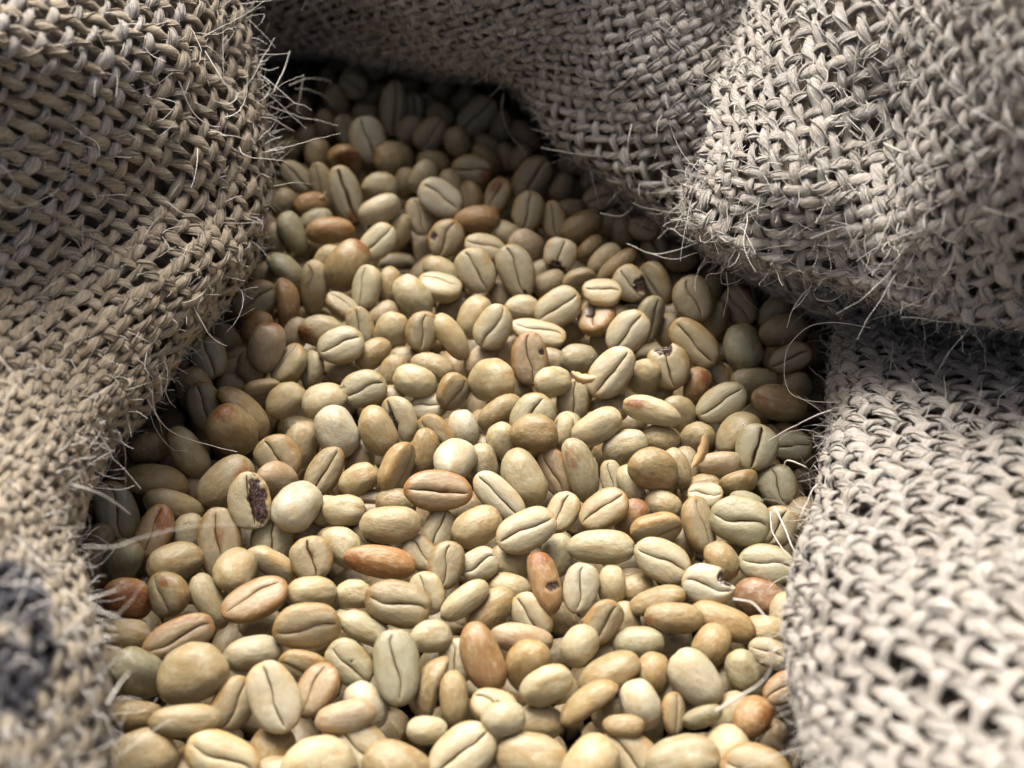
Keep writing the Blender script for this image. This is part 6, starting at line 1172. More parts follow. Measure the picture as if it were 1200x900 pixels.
(7.7,38.4,-13.6,0.3,0.25,0.65,-0.65,5.35,3.94,2.63),(7.6,48.6,-13,0.41,0.26,0.82,-0.3,4.82,3.55,2.37),(8.8,54.9,-12.6,0.59,-0.33,-0.09,-0.73,4.88,3.59,2.39),(9.4,61,-13.1,0.8,-0.6,-0.04,-0.05,4.77,3.51,2.34),
(7.8,68.4,-13.6,0.5,-0.24,-0.22,0.8,5.41,3.98,2.65),(9.1,76.5,-12,0.34,-0.05,-0.79,-0.5,5.3,3.9,2.6),(8.4,82.9,-13.7,0.68,-0.22,-0.51,0.47,4.77,3.51,2.34),(7.6,91.5,-13.3,0.25,-0.02,0.97,0.01,5.35,3.94,2.63),
(8.7,99.1,-13.3,0.06,-0.69,-0.18,0.7,4.93,3.63,2.42),(7.3,107.2,-13,0.38,0.63,0.52,-0.43,4.77,3.51,2.34),(9.1,113.3,-13.1,0.34,-0.9,-0.26,-0,5.09,3.74,2.5),(9.2,121.3,-13.8,0.5,-0.31,-0.11,0.8,4.88,3.59,2.39),
(8,129.6,-13.6,0.42,-0.43,0.41,0.69,5.57,4.09,2.73),(9.4,136.3,-13.7,0.81,0.04,0.55,-0.19,5.35,3.94,2.63),(16.9,-83.1,-13.7,0.73,-0.19,0.42,-0.51,5.14,3.78,2.52),(14.1,-74,-13.4,0.26,-0.72,-0.28,0.58,5.14,3.78,2.52),
(16.4,-67,-13.3,0.8,-0.29,-0.13,-0.5,5.19,3.82,2.55),(14,-60.4,-12.6,0.42,0.27,0.56,-0.66,5.57,4.09,2.73),(14.6,-53.5,-12.5,0.68,-0.01,-0.72,0.12,5.72,4.21,2.81),(15.6,-46.2,-13.7,0.87,0.18,0.34,-0.32,4.82,3.55,2.37),
(15.8,-38.9,-13.6,0.09,0.92,-0.27,-0.28,5.25,3.86,2.57),(14.6,-30.4,-14.7,0.63,0.27,-0.13,-0.72,4.77,3.51,2.34),(13.6,-24.1,-11.9,0.18,0.82,0.54,-0.05,5.3,3.9,2.6),(13,-15.7,-9.8,0.74,0.3,0.24,0.54,5.72,4.21,2.81),
(16.8,-8.6,-12,0.72,0.28,-0.63,0.09,5.62,4.13,2.76),(16.4,-1.1,-12.8,0.69,0.03,0.51,-0.51,4.93,3.63,2.42),(15.5,9.5,-14.5,0.36,0.52,-0.48,0.61,5.19,3.82,2.55),(14.2,16,-12.4,0.86,-0.01,-0.42,0.29,5.57,4.09,2.73),
(16.7,20.7,-15.1,0.04,-0.88,-0.46,-0.1,4.93,3.63,2.42),(17.4,28.4,-13.8,0.28,0.21,0.53,0.77,5.09,3.74,2.5),(16.7,35.7,-12.6,0.8,-0.46,-0.38,-0.01,5.57,4.09,2.73),(13.7,43,-12.7,0.24,-0.42,-0.79,0.38,5.35,3.94,2.63),
(15.8,51,-11.1,0.17,-0.93,0.31,0.09,4.93,3.63,2.42),(15.6,58.3,-13.4,0.73,0.49,0.46,0.09,5.25,3.86,2.57),(15.4,66.2,-13.3,0.39,0.14,0.29,-0.86,5.3,3.9,2.6),(13.7,72.9,-12.8,0.56,-0.18,0.65,-0.48,5.09,3.74,2.5),
(15.5,81,-11,0.17,-0.41,-0.82,-0.36,5.03,3.7,2.47),(14.5,88,-13.9,0.93,0.27,0.25,-0.01,4.82,3.55,2.37),(15.3,95.9,-14.2,0.82,0.23,0.14,0.5,5.67,4.17,2.78),(14.3,103.8,-13,0.29,-0.13,0.72,0.62,5.51,4.06,2.7),
(14.6,110.1,-13.9,0.79,-0.26,-0.53,-0.16,5.14,3.78,2.52),(16.3,118.5,-12.6,0.51,-0.36,0.53,-0.57,5.25,3.86,2.57),(14.6,126.1,-13.3,0.77,-0.08,0.6,0.19,4.88,3.59,2.39),
(15.1,132.4,-11.8,0.85,-0.5,0.14,0.08,5.46,4.02,2.68),(16.5,139.9,-12.5,0.03,-0.5,0.81,-0.3,5.67,4.17,2.78),(23.6,-87,-14.4,0.17,0.45,0.44,-0.76,5.41,3.98,2.65),(23.2,-78.2,-13.5,0.49,-0,-0.51,-0.71,5.14,3.78,2.52),
(23,-70.9,-12.9,0.67,-0.17,-0.7,0.19,5.14,3.78,2.52),(23.2,-62.4,-12.2,0.7,-0.61,0.38,-0.03,5.72,4.21,2.81),(23.4,-56,-13.1,0.9,-0.27,0.26,-0.24,4.93,3.63,2.42),(22.8,-47.9,-13.2,0.35,0.29,-0.2,-0.87,5.25,3.86,2.57),
(22.6,-41.2,-11.9,0.55,0.71,0.29,-0.34,5.51,4.06,2.7),(22.6,-34.6,-12.2,0.13,-0.18,-0.06,0.97,5.72,4.21,2.81),(21.2,-26.7,-12.7,0.44,0.35,-0.81,0.19,5.62,4.13,2.76),
(19.4,-17.7,-13.4,0.64,-0.28,-0.25,0.67,5.57,4.09,2.73),(24.1,-11.4,-12,0.6,0.44,0.53,0.41,5.35,3.94,2.63),(22,-3.5,-13.7,0.17,-0.29,0.73,-0.6,4.82,3.55,2.37),(23.3,2.7,-12.3,0.14,0.94,-0.31,0.02,4.88,3.59,2.39),
(21.8,12.8,-13.7,0.59,0.77,-0.25,0.04,5.67,4.17,2.78),(23.9,19.2,-13.5,0.08,0.7,-0.25,-0.67,5.25,3.86,2.57),(24,27,-12.3,0.27,-0.66,-0.29,-0.63,5.62,4.13,2.76),(22.5,33.6,-12.9,0.54,-0.03,0.81,0.24,4.82,3.55,2.37),
(21.2,42.7,-14.6,0.67,0.13,0.42,0.61,5.09,3.74,2.5),(23.6,46.7,-12.1,0.24,0.74,0.56,-0.29,5.41,3.98,2.65),(21.8,54.3,-13.4,0.34,-0.85,0.34,0.21,5.78,4.25,2.83),(23.5,60.6,-12.8,0.77,0.31,0.12,-0.54,4.82,3.55,2.37),
(23.1,69.7,-14.5,0.04,0.16,-0.19,-0.97,5.78,4.25,2.83),(21.7,77,-13.4,0.68,-0.42,-0.29,0.53,4.98,3.67,2.44),(20.1,84.7,-14.5,0.37,-0.56,0.56,-0.49,4.98,3.67,2.44),(23.4,91.2,-13.1,0.07,-0.54,0.04,-0.84,5.78,4.25,2.83),
(22.6,98.9,-12.9,0.23,-0.92,0.28,0.12,5.09,3.74,2.5),(24.1,106.1,-11.7,0.08,-0.74,-0.31,-0.59,4.82,3.55,2.37),(22.1,114.4,-13.4,0.49,0.73,0.34,-0.34,5.25,3.86,2.57),(24.7,120.7,-12,0.56,0.13,0.53,0.63,5.14,3.78,2.52),
(22.8,129,-13.5,0.64,-0.03,0.37,-0.67,4.82,3.55,2.37),(23.4,137.3,-13.8,0.01,-0.24,-0.1,0.97,5.25,3.86,2.57),(29.1,-82.7,-13.6,0.96,0.08,-0.22,-0.17,5.19,3.82,2.55),(31.2,-75.2,-12.9,0.07,0.44,-0.85,0.26,5.25,3.86,2.57),
(30.7,-67.8,-11.9,0.2,-0.23,-0.13,-0.94,5.51,4.06,2.7),(30,-60.3,-12.9,0.17,-0.89,0.36,0.22,5.19,3.82,2.55),(28.6,-51.5,-12.5,0.55,0.39,0.28,0.68,5.78,4.25,2.83),(30.9,-43.7,-13.5,0.33,-0.74,-0.04,-0.59,5.78,4.25,2.83),
(30.2,-36.3,-12.8,0.28,0.69,-0.23,0.63,5.67,4.17,2.78),(29.4,-29.3,-12.2,0.97,0.19,0.14,-0.04,5.14,3.78,2.52),(29.1,-23.8,-14.1,0.88,0.04,0.3,-0.36,5.14,3.78,2.52),(29.1,-15.8,-13.2,0.37,0.63,0.02,-0.68,5.51,4.06,2.7),
(31.9,-9.3,-11.8,0.17,-0.11,0.96,0.22,5.83,4.29,2.86),(30,0.3,-14.3,0.22,0.32,0.86,-0.34,5.09,3.74,2.5),(28.6,7.5,-12.8,0.78,-0.6,0.18,0.09,5.67,4.17,2.78),(29.9,14.5,-11.9,0.04,0.35,0.94,0.05,5.41,3.98,2.65),
(30.8,22.2,-13.3,0.89,0.3,-0.33,-0.07,4.82,3.55,2.37),(28.8,30.8,-12.9,0.33,0.45,-0.58,0.6,4.88,3.59,2.39),(28.6,37,-14,0.96,-0.27,0.01,-0.07,5.46,4.02,2.68),(30.3,43.8,-11.9,0.12,0.78,-0.56,-0.25,4.82,3.55,2.37),
(30.4,50.6,-13.3,0.21,-0.87,-0.29,-0.34,5.19,3.82,2.55),(30.3,58.9,-11.3,0.62,0.28,-0.1,0.72,5.57,4.09,2.73),(28.9,65,-13.4,0.02,0.11,-0.5,-0.86,4.93,3.63,2.42),(29.8,74.9,-12.3,0.69,0.33,0.53,-0.36,4.88,3.59,2.39),
(30.3,82.2,-12.3,0.19,-0.07,0.86,-0.46,5.78,4.25,2.83),(29.1,89.7,-14.5,0.26,-0.79,-0.44,0.35,5.46,4.02,2.68),(30.1,94,-9.3,0.02,-0.75,0.65,0.12,5.83,4.29,2.86),(28.8,102.8,-14.1,0.27,-0.67,0.39,-0.58,5.83,4.29,2.86),
(29.2,110.7,-13.3,0.36,0.93,-0.01,0.06,5.62,4.13,2.76),(30.6,117.2,-11.9,0.16,-0.81,-0.43,0.37,5.09,3.74,2.5),(29.4,126.5,-12.8,0.71,0.57,-0.32,0.28,4.82,3.55,2.37),
(30.8,132.9,-12.7,0.31,-0.31,-0.9,-0.06,5.25,3.86,2.57),(31.5,139.4,-12.9,0.14,-0.56,0.67,0.47,5.03,3.7,2.47),(37.4,-86.8,-13.5,0.12,0.73,-0.55,0.37,5.09,3.74,2.5),(38.1,-79.1,-12.3,0.23,-0.6,-0.38,0.67,5.46,4.02,2.68),
(38.1,-68.3,-12.7,0.71,0.38,0.53,-0.25,4.98,3.67,2.44),(38.9,-61.8,-12,0.69,0.66,-0.23,-0.2,5.62,4.13,2.76),(37.6,-55.3,-13,0.28,-0.43,-0.4,-0.76,5.57,4.09,2.73),(37.6,-48.3,-12.7,0.61,0.33,-0.27,0.66,5.62,4.13,2.76),
(36.6,-40.1,-13.4,0.46,-0.65,-0.44,0.41,5.78,4.25,2.83),(37.8,-31.9,-12.2,0.73,0.52,-0.43,-0.11,4.77,3.51,2.34),(36.9,-24.7,-13.5,0.85,-0.5,-0.13,0.1,4.93,3.63,2.42),
(37.3,-16.9,-14.1,0.13,0.14,-0.88,-0.43,5.51,4.06,2.7),(37.2,-9.5,-15.3,0.06,0.73,-0.6,0.32,4.77,3.51,2.34),(36.8,-3.6,-14.6,0,0.43,-0.7,0.57,4.93,3.63,2.42),(36.1,3.1,-11.4,0.36,0.72,0.01,-0.59,5.51,4.06,2.7),
(38.1,10.6,-11.6,0.14,-0.61,0.76,0.16,5.03,3.7,2.47),(37.2,18.1,-14.9,0.81,0.52,0.24,0.14,5.14,3.78,2.52),(33.8,28.3,-14.3,0.59,-0.12,-0.79,-0.12,5.3,3.9,2.6),(37.2,33.6,-12.4,0.82,-0.39,0.38,-0.18,5.78,4.25,2.83),
(39,41.7,-11.5,0.44,-0.41,0.78,-0.14,5.57,4.09,2.73),(38.8,48.6,-14.9,0.7,0.49,-0.4,-0.34,5.57,4.09,2.73),(37.1,54.7,-11.6,0.37,0.28,0.88,-0.14,5.41,3.98,2.65),(37.5,62.6,-12.6,0.7,0.02,0.56,0.45,5.51,4.06,2.7),
(36,70.5,-10.8,0.02,0.93,0.37,-0,5.83,4.29,2.86),(37.1,77.4,-13,0.18,-0.61,-0.75,-0.2,5.51,4.06,2.7),(38.9,83.4,-14.1,0.08,-0.38,0.75,0.54,5.41,3.98,2.65),(36.9,93.2,-12.4,0.28,-0.13,0.95,-0.08,5.67,4.17,2.78),
(38.6,99.4,-13.9,0.19,-0.35,-0.68,-0.62,5.09,3.74,2.5),(36.6,106,-13.2,0.93,0.27,0.23,0.07,5.35,3.94,2.63),(37.1,114.6,-14.6,0.01,0.93,-0.32,0.16,4.88,3.59,2.39),(39.6,121.6,-12.3,0.32,0.09,-0.86,-0.38,5.72,4.21,2.81),
(37.5,128.1,-13,0.43,0.37,-0.49,-0.66,5.72,4.21,2.81),(37.7,136.5,-13.4,0.86,0.09,0.49,-0.08,4.93,3.63,2.42),(44.5,-82,-13.3,0.59,0.68,-0.44,0.02,5.46,4.02,2.68),(43.2,-74.1,-13.1,0.03,-0.6,0.07,0.79,4.88,3.59,2.39),
(46,-66.9,-12.5,0.19,-0.82,0,0.53,5.41,3.98,2.65),(45.7,-57.9,-12.7,0.73,0.57,0.04,0.36,5.09,3.74,2.5),(45.4,-52.4,-12.8,0.51,-0.78,0.08,0.34,5.67,4.17,2.78),(44.8,-45.1,-14.3,0.39,-0.38,0.23,0.81,5.3,3.9,2.6),
(43.9,-37.8,-12.8,0.2,-0.81,-0.45,-0.31,5.62,4.13,2.76),(43.5,-31.4,-12.5,0.71,0.58,-0.39,0.1,4.82,3.55,2.37),(45,-23.3,-14,0.2,0.28,0.26,0.9,5.09,3.74,2.5),(44.8,-16.1,-11.3,0.52,-0.81,0.21,0.18,5.46,4.02,2.68),
(44.4,-9.9,-11.2,0.14,0.49,0.66,-0.55,5.67,4.17,2.78),(43.7,-0.6,-12.9,0.33,0.17,-0.2,0.91,4.82,3.55,2.37),(44.3,7,-13.5,0.49,0.26,0.53,0.64,4.82,3.55,2.37),(44.3,14.6,-12.6,0.76,0.35,-0.53,-0.14,5.51,4.06,2.7),
(44.2,21.1,-11.4,0.86,-0.38,-0.17,-0.28,5.25,3.86,2.57),(43.1,26.8,-12.2,0.04,0.07,0.8,0.59,5.67,4.17,2.78),(44.5,34.2,-12,0.4,0.13,-0.59,-0.69,5.19,3.82,2.55),(45.2,43.7,-12.7,0.68,0.27,-0.62,0.3,5.09,3.74,2.5),
(45.7,49.6,-15,0.82,0.22,-0.2,0.49,5.51,4.06,2.7),(44.7,57.3,-13.3,0.88,-0.43,-0.09,-0.19,5.83,4.29,2.86),(42.8,65.9,-14.5,0.61,-0.14,-0.26,0.74,5.09,3.74,2.5),(44.7,73.3,-12.7,0.2,0.69,-0.66,0.22,5.41,3.98,2.65),
(44.3,80.4,-11.7,0.58,0.5,-0.34,0.55,5.09,3.74,2.5),(44.1,88.5,-12.3,0.79,-0.4,0.27,-0.38,4.82,3.55,2.37),(44.5,104,-13.5,0.52,0.79,-0.06,-0.31,4.88,3.59,2.39),(53.4,-42.3,-12.3,0.64,0.13,-0.73,-0.2,5.57,4.09,2.73),
(53.6,-34.2,-13.1,0.43,0.42,0.11,-0.79,5.19,3.82,2.55),(50.3,-26.5,-9.8,0.17,-0.03,0.06,0.98,5.72,4.21,2.81),(54.2,-19.8,-13.5,0.71,-0.1,-0.66,-0.21,5.67,4.17,2.78),(50,-12.2,-14.2,0.22,-0.84,0.08,-0.49,4.93,3.63,2.42),
(52.2,-4.4,-12.7,0.67,-0.07,0.03,0.74,5.14,3.78,2.52),(50.4,4,-13.2,0.84,-0.1,-0.47,-0.24,5.78,4.25,2.83),(52.4,10.9,-12.9,0.31,-0.28,-0.78,-0.47,5.35,3.94,2.63),(50.1,17.7,-13.8,0.01,0.1,0.95,-0.29,4.82,3.55,2.37),
(51.9,28,-14,0.13,-0.37,0.44,0.81,5.03,3.7,2.47),(49,31.9,-12.3,0.76,-0.15,-0.62,-0.1,5.46,4.02,2.68),(51.8,40,-12.6,0.44,-0.39,0.11,0.8,5.72,4.21,2.81),(50.8,47.1,-11.3,0.61,0.46,-0.35,0.55,5.51,4.06,2.7),
(52.9,55.8,-14.4,0.67,0.22,-0.12,-0.7,5.72,4.21,2.81),(59.2,-14.3,-13.2,0.4,0.91,-0.03,-0.11,5.57,4.09,2.73),(58.8,-8.9,-13.3,0.31,0.26,-0.85,0.34,4.77,3.51,2.34),(57.7,-1.9,-13.8,0.56,0.67,-0.42,-0.24,4.98,3.67,2.44),
(60.7,6.6,-13.1,0.84,0.48,0.21,0.1,5.09,3.74,2.5),(59,13.8,-13.7,0.6,-0.24,-0.43,0.63,5.09,3.74,2.5),(56.7,21.4,-11.7,0.23,-0.56,0.45,-0.65,5.41,3.98,2.65),(59,30.3,-12.1,0.56,-0.41,0.68,0.22,5.09,3.74,2.5),
(58.9,37.3,-13.2,0.25,0.31,-0.76,-0.52,5.19,3.82,2.55),(57.9,44.9,-13.3,0.42,0.43,-0.1,-0.8,5.46,4.02,2.68),(66.7,25.2,-12.9,0.52,-0.61,-0.52,0.29,5.25,3.86,2.57),(65.9,33.5,-12.8,0.91,-0.4,0.03,0.01,5.67,4.17,2.78),
(-85.3,-20.1,-18.1,0.22,-0.85,-0.08,-0.46,5.67,4.17,2.78),(-78.7,-47.1,-19.1,0.4,-0.82,0.23,-0.35,5.3,3.9,2.6),(-77.6,-37.7,-18.2,0.09,0.49,-0.04,-0.87,4.98,3.67,2.44),
(-78.3,-29.9,-19,0.55,0.08,0.12,-0.82,5.09,3.74,2.5),(-76.1,-22.4,-21.6,0.45,0.27,-0.81,0.28,5.35,3.94,2.63),(-80.5,-16.3,-19.6,0.47,0.55,0.63,0.27,5.83,4.29,2.86),(-79.8,-8.2,-20.4,0.03,-0.09,-0.79,0.61,5.41,3.98,2.65),
(-79,-0.1,-19.7,0.28,-0.13,-0.95,-0.06,4.88,3.59,2.39),(-77.2,5.8,-19,0.41,0.64,0.41,-0.5,5.25,3.86,2.57),(-71.3,-78.7,-18.9,0.56,0.02,-0.77,0.31,5.46,4.02,2.68),(-71.4,-70.3,-19.7,0.51,0.16,-0.55,-0.64,4.88,3.59,2.39),
(-73.3,-63.5,-20.2,0.37,-0.5,-0.04,-0.78,5.09,3.74,2.5),(-69.8,-57,-20.1,0.64,0.34,0.24,0.64,5.09,3.74,2.5),(-70.4,-48.3,-19.3,0.08,0.11,-0.93,-0.35,4.77,3.51,2.34),
(-73.1,-41.2,-21.1,0.95,-0.1,-0.11,-0.26,5.14,3.78,2.52),(-71.8,-33.8,-21.2,0.94,0.23,-0.23,-0.11,5.25,3.86,2.57),(-69.6,-26.1,-19.8,0.83,-0.02,-0.48,0.26,5.46,4.02,2.68),
(-73.3,-18.4,-20.2,0.46,0.13,-0.85,0.23,5.41,3.98,2.65),(-70.2,-13.3,-19.9,0.61,0.76,0.16,-0.16,5.19,3.82,2.55),(-72.2,-5.3,-20.7,0.16,-0.78,-0.43,0.43,5.41,3.98,2.65),
(-69.4,2.7,-18.9,0.1,-0.76,0.59,0.27,5.35,3.94,2.63),(-70.5,10.2,-21.1,0.58,0.09,0.49,-0.64,5.03,3.7,2.47),(-71.6,17.9,-20,0.22,-0.09,0.06,0.97,5.41,3.98,2.65),(-70.3,25.9,-21.2,0.29,0.92,0.26,-0.07,5.78,4.25,2.83),
(-72.1,33.7,-20.6,0.34,-0.51,-0.43,0.67,5.46,4.02,2.68),(-71.8,41.7,-19.2,0.93,-0.22,0.24,-0.14,5.78,4.25,2.83),(-63.1,-82.4,-19.1,0.12,-0.6,-0.76,-0.22,5.03,3.7,2.47),
(-64.5,-75.2,-20.5,0.02,0.02,0.99,-0.15,5.3,3.9,2.6),(-65,-67.4,-20.6,0.15,-0.49,0.29,-0.81,5.62,4.13,2.76),(-64.5,-59.9,-19.7,0.46,-0.48,-0.73,-0.16,4.93,3.63,2.42),
(-64,-52.3,-19.6,0.88,-0.05,-0.46,0.09,5.78,4.25,2.83),(-64.3,-44.5,-19.7,0.18,0.34,0.53,-0.75,5.35,3.94,2.63),(-61.1,-36.7,-21,0.57,0.24,0.64,-0.46,5.83,4.29,2.86),
(-62.8,-29.6,-18.8,0.78,0.25,-0.25,0.51,4.93,3.63,2.42),(-63.8,-22.8,-20.3,0.44,-0.85,-0.05,-0.3,4.82,3.55,2.37),(-61.8,-17,-19.6,0.72,-0.12,0.68,0.03,5.72,4.21,2.81),
(-62.9,-8.6,-20.1,0.12,-0.1,0.98,0.12,5.57,4.09,2.73),(-63.8,-2.2,-18.7,0.54,0.17,0.74,-0.36,5.35,3.94,2.63),(-64.5,6.3,-20.2,0.86,0.43,-0.26,-0.01,4.88,3.59,2.39),(-64.3,12.4,-20.1,0.66,-0.02,0.62,0.42,5.41,3.98,2.65),
(-62.7,20.4,-19.7,0.15,-0.62,0.53,0.56,5.78,4.25,2.83),(-62.8,30.7,-21.3,0.03,0.39,0.57,0.72,4.88,3.59,2.39),(-64.8,37.3,-19.3,0.28,0.35,-0.3,0.84,5.51,4.06,2.7),(-63.4,43.3,-21.1,0.14,-0.81,-0.46,-0.33,5.72,4.21,2.81),
(-64.8,51.9,-19.4,0.23,0.3,0.53,0.76,5.51,4.06,2.7),(-63.1,80,-19.6,0.84,0.32,-0.43,-0.06,4.82,3.55,2.37),(-64.6,87.8,-20,0.24,-0.94,-0.08,0.22,5.72,4.21,2.81),(-64.6,96.5,-21.8,0.21,0.57,-0.79,0.06,5.3,3.9,2.6),
(-63.3,103,-17.7,0.86,-0.03,-0.26,0.44,5.51,4.06,2.7),(-64.8,110,-20,0.06,0.01,0.44,0.89,4.82,3.55,2.37),(-65,116.8,-19.3,0.13,0.54,0.35,0.75,5.3,3.9,2.6),(-65.6,126.6,-19.4,0.7,0.33,0.56,-0.31,4.98,3.67,2.44),
(-64.8,133.7,-19.2,0.8,-0.46,0.39,-0.05,5.25,3.86,2.57),(-64.6,141.2,-19.3,0.23,0.16,0.96,0.08,5.78,4.25,2.83),(-57,-80.3,-21.1,0.38,0.05,0.63,0.68,5.41,3.98,2.65),
(-56.7,-73.2,-20.6,0.83,-0.01,0.53,-0.15,5.57,4.09,2.73),(-57.9,-65.8,-18.9,0.47,-0.11,0.76,0.43,5.62,4.13,2.76),(-59.2,-56.8,-20.4,0.08,-0.84,0.09,-0.52,5.14,3.78,2.52),
(-56.9,-48.8,-21.3,0.05,-0.03,0.85,-0.52,5.57,4.09,2.73),(-56.5,-42.4,-20.3,0.09,-0.66,0.27,0.7,5.72,4.21,2.81),(-54.3,-34.4,-19.4,0.31,0.44,0.18,0.82,5.09,3.74,2.5),
(-56.1,-26.5,-21.4,0.14,0.87,0.06,-0.48,5.78,4.25,2.83),(-56.1,-19.1,-21.8,0.75,-0.37,-0.5,-0.24,5.62,4.13,2.76),(-55.6,-12.4,-19.8,0.07,-0.17,0.81,0.56,5.51,4.06,2.7),
(-55.6,-4.3,-21.3,0.77,-0.58,-0.2,-0.18,5.57,4.09,2.73),(-57.4,1,-20.4,0.75,-0.05,-0.51,-0.43,5.67,4.17,2.78),(-57.4,9.2,-19.5,0.16,0.7,0.7,0.09,5.35,3.94,2.63),(-56,17.7,-20.6,0.59,-0.1,-0.46,-0.65,5.03,3.7,2.47),
(-55.7,24.5,-19.7,0.57,0.46,-0.55,0.41,5.03,3.7,2.47),(-58.1,34,-22.1,0.62,-0.67,0.26,0.32,4.93,3.63,2.42),(-56.6,38.6,-20.4,0.81,-0.34,-0.25,-0.4,4.93,3.63,2.42),(-57.7,47.5,-20.9,0.43,-0.71,0.28,-0.48,5.09,3.74,2.5),
(-57.8,55.5,-18.8,0.22,0.56,-0.24,0.76,5.41,3.98,2.65),(-57.5,62.7,-20.6,0.37,0.79,-0.15,-0.47,5.09,3.74,2.5),(-57,70.6,-20.4,0.07,0.57,0.69,0.45,5.51,4.06,2.7),(-55.7,79,-19,0.17,0.21,0.21,-0.94,5.41,3.98,2.65),
(-58.8,84.4,-19.9,0.81,0.4,0.26,-0.33,5.41,3.98,2.65),(-57.3,93.1,-20.6,0.25,-0.29,-0.78,-0.49,5.72,4.21,2.81),(-57.5,99.3,-20.1,0.18,0.42,-0.54,0.7,5.35,3.94,2.63),
(-57.2,106.6,-18.3,0.72,0.01,-0.25,0.65,4.98,3.67,2.44),(-57.6,113.9,-19.6,0.24,0.27,0.86,0.36,5.41,3.98,2.65),(-57.5,119.5,-21,0.78,0.21,-0.38,0.45,4.88,3.59,2.39),(-57.9,128,-20.1,0.81,-0.15,0.07,0.56,5.51,4.06,2.7),
(-57.5,135.2,-19.6,0.67,-0.58,-0.13,-0.46,5.14,3.78,2.52),(-48.8,-81,-18.6,0.3,-0.46,0.8,0.23,5.57,4.09,2.73),(-47.8,-75.1,-21.1,0.21,-0.86,0.24,-0.4,5.19,3.82,2.55),
(-50.3,-69.1,-18.7,0.93,0.09,-0.25,-0.26,5.09,3.74,2.5),(-49.7,-61.2,-19.8,0.33,0.31,0.04,-0.89,5.67,4.17,2.78),(-51.1,-53,-21.9,0.63,-0,0.53,-0.57,5.46,4.02,2.68),(-49.9,-45.5,-20.5,0.38,0.01,-0.8,0.45,5.25,3.86,2.57),
(-47.8,-37.8,-21,0.59,-0.52,-0.47,0.41,5.35,3.94,2.63),(-49.6,-30.8,-20.4,0.11,-0.61,-0.06,0.78,5.3,3.9,2.6),(-50.1,-21.5,-21.5,0.89,-0.05,-0.39,-0.23,5.78,4.25,2.83),
(-46.5,-15.9,-20.6,0.89,-0.32,0.31,0.02,4.98,3.67,2.44),(-47,-9.1,-19.4,0.15,-0.48,0.57,-0.65,5.19,3.82,2.55),(-50.3,-0,-22,0.24,0.07,0.75,0.61,5.25,3.86,2.57),(-50.2,5.4,-21,0.85,-0.51,-0.05,-0.06,4.88,3.59,2.39),
(-50.6,14.1,-19.6,0.49,0.13,-0.86,0.01,5.25,3.86,2.57),(-48.9,22.2,-18.4,0.07,0.41,-0.8,-0.44,5.14,3.78,2.52),(-48.9,28.7,-19.1,0.42,0.88,0.02,0.22,4.88,3.59,2.39),(-50.3,34.5,-19.7,0.52,0.31,-0.26,0.75,4.82,3.55,2.37),
(-49.9,42.7,-20,0.2,0.78,-0.59,-0.02,5.46,4.02,2.68),(-48.1,51.1,-19.6,0.54,0.25,0.75,-0.29,5.72,4.21,2.81),(-49.4,57.9,-20.3,0.34,-0.4,0.77,-0.36,5.57,4.09,2.73),(-50,66.5,-19.9,0.7,-0.17,0.2,0.66,5.09,3.74,2.5),
(-50.4,73,-18.7,0.05,0.23,0.41,0.88,5.14,3.78,2.52),(-48.6,81.3,-19.9,0.6,-0.46,-0.39,0.53,5.46,4.02,2.68),(-50.6,88,-18.4,0.17,-0.02,0.78,-0.61,5.25,3.86,2.57),(-48.6,95.6,-22.1,0.33,-0.47,0.71,-0.41,5.62,4.13,2.76),
(-51.4,102.7,-20.2,0.05,-0.68,-0.2,-0.7,5.41,3.98,2.65),(-47.8,109.3,-19.1,0.66,-0.06,-0.06,0.75,5.72,4.21,2.81),(-49.7,118.9,-18.1,0.96,0.03,-0.01,0.29,5.62,4.13,2.76),
(-50.1,124.6,-22,0.28,-0.17,-0.5,0.8,5.35,3.94,2.63),(-48.9,131,-19.1,0.8,-0.51,-0.08,0.31,5.3,3.9,2.6),(-50,142.1,-19.1,0.06,0.58,0.81,-0.08,5.83,4.29,2.86),(-42.2,-79.5,-20.6,0.31,0.25,-0.17,-0.9,5.62,4.13,2.76),
(-42.2,-70.9,-20,0.73,-0.5,-0.4,-0.24,4.93,3.63,2.42),(-42.3,-63.6,-18.8,0.63,-0.19,0.3,-0.69,4.98,3.67,2.44),(-45,-56.3,-20.2,0.16,0.39,0.46,-0.79,5.3,3.9,2.6),(-42.6,-49.5,-19.7,0.43,0.06,0.28,-0.85,4.88,3.59,2.39),
(-42.1,-41.8,-20.9,0.67,0.32,-0.07,-0.67,5.46,4.02,2.68),(-41.4,-33.4,-18.9,0.28,-0.38,0.3,0.83,5.35,3.94,2.63),(-43.4,-27.2,-19,0.38,-0.88,0.02,-0.27,5.14,3.78,2.52),
(-41.3,-20,-20.1,0.56,0.32,0.67,-0.37,4.77,3.51,2.34),(-40.7,-12.7,-18.7,0.32,-0.89,-0.1,-0.3,5.19,3.82,2.55),(-40.6,-5.1,-19.5,0.85,-0.45,0.26,0.1,4.93,3.63,2.42),(-42.5,2.2,-18.8,0.49,0.68,0.49,0.26,5.67,4.17,2.78),
(-41.8,11.9,-19,0.56,0.05,-0.35,0.75,5.57,4.09,2.73),(-40.1,16.4,-23.4,0.5,0.16,0.63,0.58,5.62,4.13,2.76),(-42.6,25.4,-20.3,0.53,-0.34,0.64,-0.43,5.78,4.25,2.83),(-42.9,33,-19.9,0.51,0.26,0.37,-0.73,4.82,3.55,2.37),
